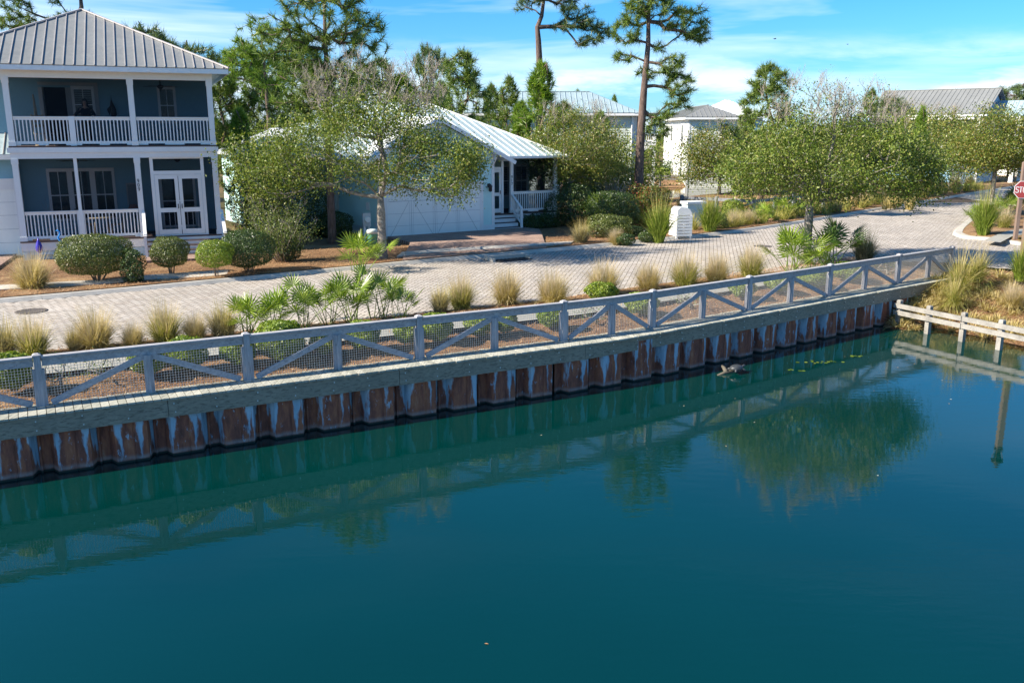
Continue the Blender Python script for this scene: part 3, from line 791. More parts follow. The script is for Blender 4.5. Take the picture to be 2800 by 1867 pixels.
fence = thing('canal_fence', 'long whitewashed timber fence with diagonal braces and wire mesh along the seawall', 'fence', (0, 0, 0))
nF = len(fence_pts); MAIN0 = 3                               # index of the first main post seen
def is_main(i): return (i - MAIN0) % 2 == 0 if i < nF - 1 else True
def jbox(b, p, w, d, z0, z1, ang, m=0):
    c_, s_ = math.cos(ang), math.sin(ang)
    vs = []
    for x in (-w / 2, w / 2):
        for y in (-d / 2, d / 2):
            for z in (z0, z1): vs.append((p[0] + x * c_ - y * s_, p[1] + x * s_ + y * c_, z))
    b.add(vs, [(0, 1, 3, 2), (4, 6, 7, 5), (0, 4, 5, 1), (2, 3, 7, 6), (0, 2, 6, 4), (1, 5, 7, 3)], m)
for i, p in enumerate(fence_pts):
    q = fence_pts[min(i + 1, nF - 1)]; p0 = fence_pts[max(i - 1, 0)]
    an = math.atan2(q[1] - p0[1], q[0] - p0[0])
    b = MB()
    if is_main(i):
        last = i == nF - 1
        jbox(b, p, 0.12, 0.13, DZ - 0.04, DZ + 0.945, an)
        b.add([(p[0] + x * math.cos(an) - y * math.sin(an), p[1] + x * math.sin(an) + y * math.cos(an), DZ + z) for x, y, z in ((-.074, -.074, .945), (.074, -.074, .945), (.074, .074, .945), (-.074, .074, .945), (-.074, -.074, .97), (.074, -.074, .97), (.074, .074, .97), (-.074, .074, .97), (-.03, -.03, 1.0), (.03, -.03, 1.0), (.03, .03, 1.0), (-.03, .03, 1.0))],
              [(0, 1, 5, 4), (1, 2, 6, 5), (2, 3, 7, 6), (3, 0, 4, 7), (4, 5, 9, 8), (5, 6, 10, 9), (6, 7, 11, 10), (7, 4, 8, 11), (8, 9, 10, 11)])
        o = b.build('post', M['fence_post'], fence)
        b = MB()
        for sgn in (-1, 1):
            c_ = (p[0] + sgn * 0.083 * math.cos(an), p[1] + sgn * 0.083 * math.sin(an))
            jbox(b, c_, 0.045, 0.09, DZ - 0.02, DZ + 0.70, an)
        b.build('cleat', M['fence_post'], fence)
    else:
        jbox(b, p, 0.165, 0.10, DZ - 0.04, DZ + 0.755, an)
        jbox(b, p, 0.05, 0.14, DZ - 0.04, DZ + 0.75, an)
        b.build('post', M['fence_post'], fence)
for i in range(nF - 1):
    p = Vector(fence_pts[i]); q = Vector(fence_pts[i + 1]); dd = (q - p).normalized(); nn = Vector((-dd.y, dd.x))
    an = math.atan2(dd.y, dd.x)
    pa = p + dd * (0.07 if is_main(i) else -0.0); qa = q - dd * (0.07 if is_main(i + 1) else -0.0)
    b = MB()
    b.beam((*pa, DZ + 0.835), (*qa, DZ + 0.835), 0.055, 0.155)
    b.beam((*(pa - nn * 0.01), DZ + 0.930), (*(qa - nn * 0.01), DZ + 0.930), 0.15, 0.034)
    b.build('rail', M['fence_rail'], fence)
    b = MB()
    lo, hi_ = (p, q) if is_main(i) else (q, p)
    dl_ = (hi_ - lo).normalized()
    A = lo + dl_ * 0.16; B = hi_ - dl_ * 0.06
    b.beam((*A, DZ + 0.04), (*B, DZ + 0.735), 0.052, 0.115)
    b.build('brace', M['fence_rail'], fence)
    b = MB(); mo = nn * 0.045
    A = p + dd * 0.07 + mo; L = (q - p).length - 0.14
    nx = int(L / 0.052); r_ = 0.0030
    for k in range(nx + 1):
        c_ = A + dd * (L * k / nx)
        b.beam((c_.x, c_.y, DZ + 0.01), (c_.x, c_.y, DZ + 0.76), r_ * 2, r_ * 2)
    for k in range(15):
        z = DZ + 0.015 + k * 0.052; e = A + dd * L
        b.beam((A.x, A.y, z), (e.x, e.y, z), r_ * 2, r_ * 2)
    b.build('wire_mesh', M['wire'], fence)

# low rail fence standing in the water at the right
lf = thing('water_rail', 'low silvered plank rail on short posts standing in the canal by the grassy bank', 'fence')
wA, wB = Vector(G(2535, 912, WZ)), Vector(G(2731, 956, WZ))
wp = [tuple(wA + (wB - wA) * t_) for t_ in (-.46, 0, .5, 1.0, 1.5, 2.0)]
tops = []
for i, p in enumerate(wp):
    b = MB(); an = math.atan2(wp[min(i + 1, 5)][1] - wp[max(0, i - 1)][1], wp[min(i + 1, 5)][0] - wp[max(0, i - 1)][0])
    jbox(b, p, 0.14, 0.14, WZ - 1.0, WZ + 0.86, an)
    b.add([(p[0] + x * math.cos(an) - y * math.sin(an), p[1] + x * math.sin(an) + y * math.cos(an), WZ + z) for x, y, z in ((-.07, -.07, .86), (.07, -.07, .86), (.07, .07, .86), (-.07, .07, .86), (-.05, -.05, .89), (.05, -.05, .89), (.05, .05, .89), (-.05, .05, .89))], [(0, 1, 5, 4), (1, 2, 6, 5), (2, 3, 7, 6), (3, 0, 4, 7), (4, 5, 6, 7)])
    b.build('post', M['greyrail'], lf)
for zc, off in ((0.71, -0.115), (0.49, -0.115)):
    for i in (0, 2, 4):
        p = Vector(wp[i]); q = Vector(wp[min(i + 2, 5)]) if i < 4 else Vector(wp[5])
        dd = (q - p).normalized(); nn = Vector((-dd.y, dd.x))
        if nn.y > 0: nn = -nn
        p = p - dd * (0.12 if i == 0 else -0.01) + nn * 0.11; q = q - dd * 0.01 + nn * 0.11
        b = MB(); b.beam((*p, WZ + zc), (*q, WZ + zc), 0.05, 0.145); b.build('rail_board', M['greyrail'], lf)

# turtle on a scrap of driftwood against the piles
x, y = G(2000, 1020, WZ)
dw = setp(None or (lambda b: b.build('driftwood', M['float'], None, (x, y, WZ), R(34)))(
    MB().tube([(-0.45, 0.06, 0.0), (-0.2, 0.06, 0.02), (0.0, 0.05, 0.03), (0.2, 0.03, 0.01), (0.4, -0.02, -0.02)], [0.02, 0.045, 0.055, 0.045, 0.015], 8).tube([(-0.15, 0.05, 0.05), (-0.05, 0.22, 0.10), (0.0, 0.34, 0.12)], [0.06, 0.05, 0.03], 7)),
    'brown scrap of driftwood floating against the sheet piles under the turtle', 'driftwood')
x, y = G(2013, 1009, WZ + .1)
tt = thing('turtle', 'dark turtle basking on driftwood at the foot of the seawall', 'turtle', (x, y - 0.02, WZ + 0.115), R(30))
b = MB(); b.ball((0, 0, 0.03), (0.19, 0.145, 0.085), 16, 10); b.ball((0, 0, 0.015), (0.205, 0.16, 0.03), 16, 6); b.build('shell', M['shell'], tt)
b = MB(); b.tube([(0.15, 0, 0.02), (0.22, 0, 0.04), (0.27, 0, 0.055), (0.30, 0, 0.05)], [0.03, 0.03, 0.034, 0.015], 8)
for sx, sy in ((0.12, 0.13), (0.12, -0.13), (-0.13, 0.12), (-0.13, -0.12)):
    b.tube([(sx * 0.7, sy * 0.7, 0.0), (sx, sy, -0.005), (sx * 1.35, sy * 1.35, -0.03)], [0.035, 0.034, 0.02], 7)
b.tube([(-0.19, 0, 0.01), (-0.24, 0, 0.0)], [0.012, 0.004], 6); b.build('body', M['shell'], tt)

# fallen leaves on the water
b = MB()
for (u, v) in ((2480, 984), (2500, 995), (2455, 1005), (2576, 1040), (2500, 1093), (2595, 1104), (2600, 1092), (2390, 1069), (2310, 975), (2295, 1010), (2340, 970), (2390, 925), (1965, 1075), (2063, 1155), (1985, 1220), (2400, 1300), (1480, 1190), (1330, 1760), (1870, 1110), (2010, 1090)):
    x, y = G(u, v, WZ); a = rng.random() * 6.28; L = rng.uniform(0.015, 0.032)
    b.add([(x + math.cos(a) * L, y + math.sin(a) * L, WZ + 0.006), (x - math.sin(a) * L * .5, y + math.cos(a) * L * .5, WZ + 0.012), (x - math.cos(a) * L, y - math.sin(a) * L, WZ + 0.006), (x + math.sin(a) * L * .5, y - math.cos(a) * L * .5, WZ + 0.008)], [(0, 1, 2, 3)])
setp(b.build('floating_leaves', M['fallen']), 'scattered pale fallen leaves floating on the canal', 'leaves', None, 'stuff')
#PART4
# ------------------------------------------------------------------ house builders
def roof_plane(b, pts, eave, th=0.05, sp=0.42, ph=0.21, m=0, ms=1, sw=0.024, shh=0.04):
    """metal roof slab over a planar polygon; eave = direction of the eave (seams run up the slope)"""
    P = [Vector(p) for p in pts]
    n = (P[1] - P[0]).cross(P[2] - P[0]).normalized()
    if n.z < 0: n = -n
    e = Vector(eave).normalized(); u = n.cross(e).normalized()
    if u.z < 0: u = -u
    k = len(P); lo = [p - n * th for p in P]
    b.add(list(P) + lo, [tuple(range(k)), tuple(range(k, 2 * k))[::-1]] + [(i, i + k, (i + 1) % k + k, (i + 1) % k) for i in range(k)], m)
    O = P[0]; Q = [((p - O).dot(e), (p - O).dot(u)) for p in P]
    s0 = min(q[0] for q in Q); s1 = max(q[0] for q in Q); s = s0 + ph
    while s < s1:
        hits = []
        for i in range(k):
            (x1, y1), (x2, y2) = Q[i], Q[(i + 1) % k]
            if (x1 - s) * (x2 - s) < 0: hits.append(y1 + (y2 - y1) * (s - x1) / (x2 - x1))
        if len(hits) >= 2 and max(hits) - min(hits) > 0.12:
            a = O + e * s + u * (min(hits) - 0.005); c = O + e * s + u * (max(hits) - 0.02)
            b.beam(a + n * shh / 2, c + n * shh / 2, sw, shh, n, ms)
        s += sp
def ridge_cap(b, p, q, w=0.16, m=1):
    b.beam(Vector(p) + Vector((0, 0, 0.03)), Vector(q) + Vector((0, 0, 0.03)), w, 0.05, (0, 0, 1), m)
def siding(b, poly, f, course=0.165, m=0, lap=0.022):
    """lap siding over a convex polygon of (a, z); f(a, z, out) -> point"""
    z0 = min(p[1] for p in poly); z1 = max(p[1] for p in poly)
    def span(z):
        h = []
        for i in range(len(poly)):
            (a1, y1), (a2, y2) = poly[i], poly[(i + 1) % len(poly)]
            if abs(y1 - y2) < 1e-9: continue
            if min(y1, y2) - 1e-6 <= z <= max(y1, y2) + 1e-6: h.append(a1 + (a2 - a1) * (z - y1) / (y2 - y1))
        return (min(h), max(h)) if h else None
    z = z0
    while z < z1 - 0.01:
        t = min(z + course, z1); s0 = span(z + 1e-4); s1 = span(t - 1e-4)
        if s0 and s1:
            b.add([f(s0[0], z, lap), f(s0[1], z, lap), f(s1[1], t, 0.002), f(s1[0], t, 0.002), f(s0[0], z, 0.0), f(s0[1], z, 0.0)], [(0, 1, 2, 3), (4, 5, 1, 0)], m)
        z = t
def front(y): return lambda a, z, o: (a, y - o, z)
def left_(x): return lambda a, z, o: (x - o, a, z)
def right_(x): return lambda a, z, o: (x + o, a, z)
def frame(b, f, a0, a1, z0, z1, w=0.1, d=0.05, m=0, sill=True):
    """casing round an opening, proud by d"""
    def bx(p0, p1, q0, q1, dd):
        v = [f(p0, q0, 0), f(p1, q0, 0), f(p1, q1, 0), f(p0, q1, 0), f(p0, q0, dd), f(p1, q0, dd), f(p1, q1, dd), f(p0, q1, dd)]
        b.add(v, [(4, 5, 6, 7), (0, 1, 5, 4), (1, 2, 6, 5), (2, 3, 7, 6), (3, 0, 4, 7)], m)
    bx(a0 - w, a0, z0, z1, d); bx(a1, a1 + w, z0, z1, d); bx(a0 - w, a1 + w, z1, z1 + w * 1.3, d + 0.004)
    bx(a0 - w, a1 + w, z0 - w * (0.8 if sill else 0.4), z0, d + (0.03 if sill else 0.004))
def slab(b, f, a0, a1, z0, z1, o0, o1, m=0):
    v = [f(a0, z0, o0), f(a1, z0, o0), f(a1, z1, o0), f(a0, z1, o0), f(a0, z0, o1), f(a1, z0, o1), f(a1, z1, o1), f(a0, z1, o1)]
    b.add(v, [(4, 5, 6, 7), (3, 2, 1, 0), (0, 1, 5, 4), (1, 2, 6, 5), (2, 3, 7, 6), (3, 0, 4, 7)], m)
def window(par, f, a0, a1, z0, z1, cols=2, rows=2, d=0.05, mat='white', pane='glass', blind=False):
    b = MB(); frame(b, f, a0, a1, z0, z1, 0.10, d)
    zm = (z0 + z1) / 2
    slab(b, f, a0, a1, zm - 0.022, zm + 0.022, 0.0, d * 0.85)
    for i in range(1, cols):
        a = a0 + (a1 - a0) * i / cols; slab(b, f, a - 0.012, a + 0.012, z0, z1, 0.0, d * 0.7)
    w_ = b.build('window', M[mat], par)
    b = MB(); slab(b, f, a0, a1, z0, z1, 0.002, 0.028); b.build('pane', M[pane], w_)
    if blind:
        b = MB(); z = z0 + 0.05
        while z < z1 - 0.04: slab(b, f, a0 + 0.02, a1 - 0.02, z, z + 0.025, 0.029, 0.034); z += 0.085
        b.build('blind', M['blind'], w_)
    return w_
def railing(par, f, a0, a1, z0, z1, sp=0.125, gaps=2, o=0.0):
    """top rail, bottom board with notches, one mesh of pickets"""
    b = MB()
    slab(b, f, a0, a1, z1 - 0.035, z1, o - 0.05, o + 0.07); slab(b, f, a0, a1, z1 - 0.13, z1 - 0.035, o - 0.02, o + 0.03)
    rr = b.build('railing', M['white'], par)
    b = MB(); n = max(1, int(round((a1 - a0) / sp)))
    for i in range(n):
        a = a0 + (a1 - a0) * (i + 0.5) / n
        slab(b, f, a - 0.02, a + 0.02, z0 + 0.145, z1 - 0.13, o - 0.015, o + 0.025)
    b.build('pickets', M['white'], rr)
    b = MB(); L = a1 - a0; slab(b, f, a0, a1, z0 + 0.05, z0 + 0.15, o - 0.02, o + 0.03)
    xs = [a0]
    for g in range(gaps):
        c_ = a0 + L * (g + 0.5) / gaps * 1.0; w_ = min(0.3, L / gaps * 0.32)
        xs += [c_ - w_, c_ + w_]
    xs.append(a1)
    for i in range(0, len(xs), 2): slab(b, f, xs[i], xs[i + 1], z0, z0 + 0.05, o - 0.02, o + 0.03)
    b.build('bottom_board', M['white'], rr)
    return rr
def post(par, x, y, z0, z1, w=0.2, cap=True, base=True):
    b = MB(); h = w / 2
    b.box(x - h, x + h, y - h, y + h, z0, z1)
    if cap: b.box(x - h - .018, x + h + .018, y - h - .018, y + h + .018, z1 - 0.20, z1 - 0.003)
    if base: b.box(x - h - .02, x + h + .02, y - h - .02, y + h + .02, z0 + 0.003, z0 + 0.16)
    return b.build('post', M['white'], par)
def fan(par, x, y, z, r=0.65, a0=0.3):
    b = MB(); b.cyl((x, y, z), (x, y, z - 0.22), 0.02); b.lathe([(0.03, 0.0), (0.12, -0.04), (0.13, -0.10), (0.05, -0.17), (0.02, -0.18)][::-1], 12, 0, (x, y, z - 0.2))
    for k in range(5):
        a = a0 + k * 2 * PI / 5
        b.beam((x + math.cos(a) * 0.1, y + math.sin(a) * 0.1, z - 0.27), (x + math.cos(a) * r, y + math.sin(a) * r, z - 0.28), 0.13, 0.012)
    return b.build('ceiling_fan', M['fan'], par)
STROKES = {'9': [((.5, .28), .26, 0, 360), None], '0': None}
def digit(b, ch, f, a, z, h, o):
    """house number numerals made of short bars"""
    w_ = h * 0.55; t = h * 0.14
    def seg(pts):
        for (x1, y1), (x2, y2) in zip(pts, pts[1:]):
            p = Vector(f(a + x1 * w_, z + y1 * h, o)); q = Vector(f(a + x2 * w_, z + y2 * h, o))
            b.beam(p, q, t, 0.012, Vector(f(0, 0, 1)) - Vector(f(0, 0, 0)))
    ring = lambda cx, cy, rx, ry: [(cx + rx * math.cos(k * PI / 6), cy + ry * math.sin(k * PI / 6)) for k in range(13)]
    if ch == '0': seg(ring(0.5, 0.5, 0.45, 0.5))
    if ch == '9': seg(ring(0.5, 0.70, 0.42, 0.30)); seg([(0.92, 0.70), (0.86, 0.35), (0.62, 0.06), (0.3, 0.0)])
    if ch == '1': seg([(0.5, 0.0), (0.5, 1.0), (0.3, 0.82)])
    if ch == '7': seg([(0.05, 1.0), (0.95, 1.0), (0.5, 0.45), (0.38, 0.0)])

# ------------------------------------------------------------------ house with the two storey screened porch
h1 = thing('porch_house', 'two storey house with white screened porches, blue siding and grey hipped metal roof', 'house', (H1O[0], H1O[1], 0), HB)
WX = 7.21; PD = 2.3                    # porch width and depth
ZF, ZU = 0.74, 4.23
# back walls of the porches and main body
b = MB()
siding(b, [(-0.0, ZF), (WX, ZF), (WX, ZU - .3), (0, ZU - .3)], front(PD))
siding(b, [(-2.1, ZU + .6), (WX, ZU + .6), (WX, 6.8), (-2.1, 6.8)], front(PD + 0.0))
siding(b, [(0.0, ZU), (WX, ZU), (WX, ZU + .6), (0, ZU + .6)], front(PD))
siding(b, [(-2.1, 0.5), (-0.0, 0.5), (-0.0, 5.0), (-2.1, 5.0)], front(PD + 0.6))
b.box(-2.1, WX, PD + 0.01, 10.5, 0.0, 6.8, 0)
b.build('wall', M['blue_siding'], h1)
b = MB()
siding(b, [(-7, 3.0), (-0.12, 3.0), (-0.12, 3.95), (-7, 3.95)], front(1.6)); siding(b, [(-7, 0.1), (-2.9, 0.1), (-2.9, 3.0), (-7, 3.0)], front(1.6)); b.box(-7, -0.12, 1.62, 9, 0, 3.9)
b.build('garage_wall', M['blue_siding'], h1)
b = MB(); slab(b, front(1.6), -2.9, -2.78, 0.0, 2.6, 0, 0.05); slab(b, front(1.6), -0.22, -0.12, 0.0, 3.0, 0, 0.05); slab(b, front(1.6), -2.9, -0.12, 2.58, 3.0, 0, 0.055)
b.build('garage_trim', M['white'], h1)
b = MB(); slab(b, front(1.6), -2.78, -0.22, 0.02, 2.58, -0.02, 0.02)
gd = b.build('garage_door', M['garage_door'], h1)
b = MB()
for z in (0.55, 1.07, 1.6, 2.1): slab(b, front(1.6), -2.78, -0.22, z, z + 0.012, 0.0, 0.023)
b.build('panel_groove', M['groove'], gd)
b = MB()
roof_plane(b, [(-7.3, 1.0, 3.92), (-0.1, 1.0, 3.92), (-0.1, 2.9, 5.05), (-7.3, 2.9, 5.05)], (1, 0, 0))
b.build('garage_roof', [M['roof_pale'], M['seam']], h1)
b = MB(); slab(b, front(1.0), -7.3, -0.1, 3.72, 3.90, -0.03, 0.0); b.build('gutter', M['white'], h1)
# floors and ceilings
b = MB(); b.box(-0.03, WX + .03, -0.06, PD, ZF - 0.05, ZF); b.box(-0.03, WX + .03, -0.04, PD, ZU - 0.06, ZU); b.build('porch_floor', M['dark_tread'], h1)
b = MB(); b.box(0, WX, 0.1, PD, ZU - 0.30, ZU - 0.07); b.box(0, WX, 0.1, PD, 6.74, 6.80); b.build('porch_ceiling', M['porch_dark'], h1)
# bands and beams
b = MB()
slab(b, front(0.0), -0.09, WX + 0.06, ZU - 0.245, ZU - 0.055, -0.2, 0.05); slab(b, front(0.0), -0.02, WX + 0.02, 3.77, ZU - 0.248, -0.2, 0.0)
slab(b, front(0.0), -0.02, WX + 0.02, 6.66, 7.04, -0.2, 0.0)
slab(b, front(0.0), -2.12, -0.02, 6.66, 7.04, -PD - .02, -PD + .04)
slab(b, front(0.0), -0.04, 4.33, ZF - 0.36, ZF - 0.052, -0.2, 0.02)
b.build('beam', M['white'], h1)
b = MB(); siding(b, [(0.0, -0.05), (0.25, -0.05), (0.25, ZF - .36), (0, ZF - .36)], front(0.0), 0.3)
siding(b, [(0.25, 0.22), (4.3, 0.22), (4.3, ZF - .36), (0.25, ZF - .36)], front(0.02), 0.11)
siding(b, [(4.0, -0.05), (4.3, -0.05), (4.3, 0.22), (4.0, 0.22)], front(0.0), 0.3)
b.box(0.02, WX - .02, 0.16, PD, -0.05, ZF - 0.06)
b.build('skirt', M['skirt'], h1)
for x in (0.105, 4.26, 7.10):
    post(h1, x, 0.10, ZU, 6.66); post(h1, x, 0.10, ZF, 3.77)
b = MB(); b.box(2.05, 2.17, 0.05, 0.15, ZF, 3.77); b.build('screen_post', M['white'], h1)
b = MB(); b.box(2.04, 2.24, 0.03, 0.15, ZU, 5.30); b.build('rail_post', M['white'], h1)
b = MB(); b.box(2.01, 2.21, 0.03, 0.048, ZF, 1.84); b.build('rail_post', M['white'], h1)
fr_ = front(0.10)
railing(h1, fr_, 0.21, 2.04, ZU + 0.02, 5.29, 0.125); railing(h1, fr_, 2.24, 4.15, ZU + 0.02, 5.29, 0.125); railing(h1, fr_, 4.37, 6.99, ZU + 0.02, 5.29, 0.125)
railing(h1, fr_, 0.21, 2.05, ZF + 0.02, 1.83, 0.125); railing(h1, fr_, 2.17, 4.15, ZF + 0.02, 1.83, 0.125)
fs = front(0.13)
for a0, a1, z0, z1 in ((0.21, 4.15, ZU + .02, 6.66), (4.37, 6.99, ZU + .02, 6.66), (0.21, 2.05, ZF + .02, 3.77), (2.17, 4.15, ZF + .02, 3.77), (4.37, 4.70, ZF + .02, 3.77), (6.68, 6.99, ZF + .02, 3.77), (4.82, 6.56, 3.26, 3.72)):
    b = MB(); slab(b, fs, a0, a1, z0, z1, 0.0, 0.004); b.build('insect_screen', M['screen'], h1)
# side screens of the porch
for z0, z1 in ((ZU, 6.66), (ZF, 3.77)):
    b = MB(); b.box(7.10, 7.104, 0.22, PD, z0, z1); b.build('insect_screen', M['screen'], h1)
# entry: frame, transom and a pair of screen doors
b = MB(); f0 = front(0.10)
slab(b, f0, 4.70, 4.82, ZF, 3.77, -0.03, 0.03); slab(b, f0, 6.56, 6.68, ZF, 3.77, -0.03, 0.03); slab(b, f0, 4.82, 6.56, 3.12, 3.26, -0.03, 0.03); slab(b, f0, 4.82, 6.56, 3.72, 3.77, -0.03, 0.03); slab(b, f0, 4.82, 6.56, ZF, ZF + 0.04, -0.03, 0.03)
b.build('door_frame', M['white'], h1)
for a0, a1, hx in ((4.83, 5.68, 5.62), (5.70, 6.55, 5.76)):
    b = MB()
    for p in ((a0, a0 + .13, ZF + .05, 3.11), (a1 - .13, a1, ZF + .05, 3.11), (a0 + .13, a1 - .13, 2.95, 3.11), (a0 + .13, a1 - .13, 1.66, 1.83), (a0 + .13, a1 - .13, ZF + .05, ZF + .25)): slab(b, f0, p[0], p[1], p[2], p[3], -0.02, 0.025)
    dd_ = b.build('screen_door', M['white'], h1)
    b = MB(); slab(b, f0, a0 + .13, a1 - .13, ZF + .25, 1.66, 0.0, 0.004); slab(b, f0, a0 + .13, a1 - .13, 1.83, 2.95, 0.0, 0.004); b.build('insect_screen', M['screen'], dd_)
    b = MB(); b.beam(f0(hx, 1.80, 0.05), f0(hx, 1.98, 0.05), 0.02, 0.03); b.build('handle', M['fan'], dd_)
    b = MB()
    for k in range(3): 
        a = a0 + .22 + k * 0.2; slab(b, f0, a, a + 0.03, ZF + .25, 1.66, -0.012, -0.002)
    b.build('pickets', M['white'], dd_)
# house number on the middle post
b = MB(); fn = front(0.0)
for k, ch in enumerate('909'): digit(b, ch, fn, 4.205, 2.84 - k * 0.16, 0.125, 0.008)
b.build('house_number', M['black'], h1)
# steps
b = MB(); bt = MB(); n_ = 5; rise = (ZF + 0.02) / n_
for k in range(n_):
    z = ZF - rise * (k + 1); y = -0.08 - 0.28 * k
    b.box(4.38, 7.18, y - 0.262, y - 0.24, z - rise + 0.01 if k < n_ - 1 else -0.05, z - 0.028) if k < n_ - 1 else None
    if k < n_ - 1: bt.box(4.36, 7.20, y - 0.29, y + 0.03, z - 0.026, z)
b.box(4.38, 7.18, -0.075, -0.062, ZF - rise - 0.02, ZF - 0.055)
b.build('riser', M['white'], h1); bt.build('tread', M['dark_tread'], h1)
for x in (4.32, 7.22):
    b = MB(); b.box(x - 0.05, x + 0.05, -1.30, -1.20, -0.05, 0.98); b.box(x - .04, x + .04, -0.09, 0.0, -0.02, 1.72)
    b.beam((x, -0.02, 1.70), (x, -1.32, 0.90), 0.12, 0.045); b.beam((x, -0.02, ZF + .14), (x, -1.28, 0.10), 0.05, 0.10)
    for k in range(9):
        y = -0.13 - 0.13 * k; zt = 1.66 + (y + 0.02) * 0.615; b.box(x - 0.018, x + 0.018, y - 0.018, y + 0.018, zt - 0.86, zt)
    b.build('handrail', M['white'], h1)
# windows and door at the back of the porches
fb = front(PD)
for a0 in (0.98, 1.80, 2.62): window(h1, fb, a0, a0 + 0.62, 1.35, 3.2, 2)
window(h1, fb, 2.18, 2.80, 5.2, 6.35, 2, blind=True); window(h1, fb, 5.32, 5.82, 5.15, 6.40, 2)
b = MB(); slab(b, fb, 0.93, 1.12, ZU, 6.42, 0, 0.05); slab(b, fb, 1.88, 2.07, ZU, 6.42, 0, 0.05); slab(b, fb, 0.93, 3.05, 6.50, 6.62, 0, 0.052); slab(b, fb, 2.91, 3.05, ZU, 6.5, 0, 0.05); b.build('door_frame', M['shutter'], h1)
b = MB(); slab(b, fb, 1.12, 1.88, ZU + .02, 6.42, 0.001, 0.028); b.build('doorway_shade_panel', M['interior'], h1)  # flat panel on the wall; the unlit room is painted into its colour
b = MB(); b.box(1.10, 1.14, PD - 0.80, PD - 0.06, ZU + .02, 6.40); b.build('open_door', M['shutter'], h1)
window(h1, fb, 5.1, 6.3, ZF + .2, 2.95, 2)
fan(h1, 5.35, 1.15, 6.74); fan(h1, 2.05, 1.15, ZU - .30, 0.7); fan(h1, 5.75, 1.15, ZU - .30, 0.6)
# roof: hip with an eave overhang, gutter line and small rafter blocks
x0, x1 = -2.55, 7.83; ye = -0.55; ze = 7.09; hx = (x0 + x1) / 2; hw = (x1 - x0) / 2; pitch = 0.482
ap = (hx, ye + hw, ze + hw * pitch); bk = (hx, 11.5 - hw, ze + hw * pitch) if 11.5 - hw > ye + hw else (hx, ye + hw + 1.5, ze + hw * pitch); yb = bk[1] + hw
b = MB()
roof_plane(b, [(x0, ye, ze), (x1, ye, ze), ap], (1, 0, 0), 0.05, 0.345, 0.17)
roof_plane(b, [(x1, ye, ze), (x1, yb, ze), bk, ap], (0, 1, 0)); roof_plane(b, [(x0, yb, ze), (x0, ye, ze), ap, bk], (0, 1, 0)); roof_plane(b, [(x1, yb, ze), (x0, yb, ze), bk], (1, 0, 0))
for p in ((x0, ye, ze), (x1, ye, ze)): ridge_cap(b, p, ap, 0.10)
ridge_cap(b, ap, bk, 0.14)
rf = b.build('roof', [M['roof_grey'], M['seam']], h1)
b = MB(); b.box(x0 + .02, x1 - .02, ye + .015, ye + .05, ze - 0.20, ze - 0.03); b.box(x1 - .05, x1 - .015, ye + .05, yb, ze - 0.2, ze - 0.03); b.box(x0 + .05, x1 - .06, ye + .06, yb - .1, ze - 0.075, ze - 0.045)
k = x0 + 0.3
while k < x1: b.box(k, k + 0.06, ye - 0.01, ye + 0.014, ze - 0.16, ze - 0.10); k += 0.72
b.build('eave_board', M['white'], rf)
# second hipped roof behind to the left
x0, x1, ye, yb, ze = -7.8, -0.4, 6.2, 13.5, 7.1; hx = -4.4; hw = 3.65
b = MB(); ap = (hx, ye + hw, ze + hw * .5)
roof_plane(b, [(x0, ye, ze), (x1, ye, ze), (x1 - 0.1, ye + hw, ze + hw * .5), ap], (1, 0, 0), 0.05, 0.36); roof_plane(b, [(x0, ye, ze), ap, (x0, yb, ze)], (0, 1, 0)); ridge_cap(b, (x0, ye, ze), ap, .1)
b.build('rear_roof', [M['roof_grey'], M['seam']], h1)
b = MB(); siding(b, [(-7.2, 3.9), (-2.1, 3.9), (-2.1, 7.1), (-7.2, 7.1)], front(6.8)); b.box(-7.2, -2.1, 6.82, 13, 0, 7.05); b.build('rear_wall', M['blue_siding'], h1)

# things on its porches
def at1(s, o, z): p = H1(s, o, z); return p
pf = at1(3.5, PD - 0.06, 5.0)
b = MB()   # mounted fish, nose up
b.tube([(0, 0, 1.15), (0.0, 0, 0.98), (0.0, 0, 0.85), (0.03, 0, 0.62), (0.045, 0, 0.42), (0.02, 0, 0.24), (0.0, 0, 0.10)], [0.006, 0.012, 0.05, 0.115, 0.12, 0.06, 0.025], 8)
b.add([(-.06, 0, .75), (-.2, 0.01, .6), (-.10, 0, .35), (-.06, 0.02, .75), (-.2, 0.03, .6), (-.10, 0.02, .35)], [(0, 1, 2), (5, 4, 3), (0, 3, 4, 1), (1, 4, 5, 2)])
b.add([(0, 0, .13), (-.22, 0, -.02), (-.06, 0, .06), (0.0, 0, 0.05), (.06, 0, .06), (.22, 0, -.04), (0, .02, .13), (-.22, .02, -.02), (-.06, .02, .06), (0.0, .02, 0.05), (.06, .02, .06), (.22, .02, -.04)], [(0, 1, 2, 3), (0, 3, 4, 5), (9, 8, 7, 6), (11, 10, 9, 6)])
setp(b.build('mounted_fish', M['fan'], None, pf, HB), 'dark mounted billfish hung nose up on the upper porch wall', 'wall decoration')
pp = at1(4.05, PD - 0.05, 2.15)
pc = thing('framed_picture', 'small framed picture on the lower porch wall beside the windows', 'picture', (at1(3.95, PD - .05, 2.25)), HB)
b = MB(); frame(b, front(0), -0.17, 0.17, -0.4, 0.4, 0.05, 0.03, 0, False); b.build('frame', M['shutter'], pc); b = MB(); slab(b, front(0), -.17, .17, -.4, .4, 0.0, 0.012); b.build('print', M['blind'], pc)
lp = thing('table_lamp', 'table lamp with a dull red shade on the lower porch', 'lamp', at1(3.95, 1.7, ZF), HB)
b = MB(); b.lathe([(0.14, 1.15), (0.24, 0.85)][::-1], 16); b.build('shade', M['lampshade'], lp)
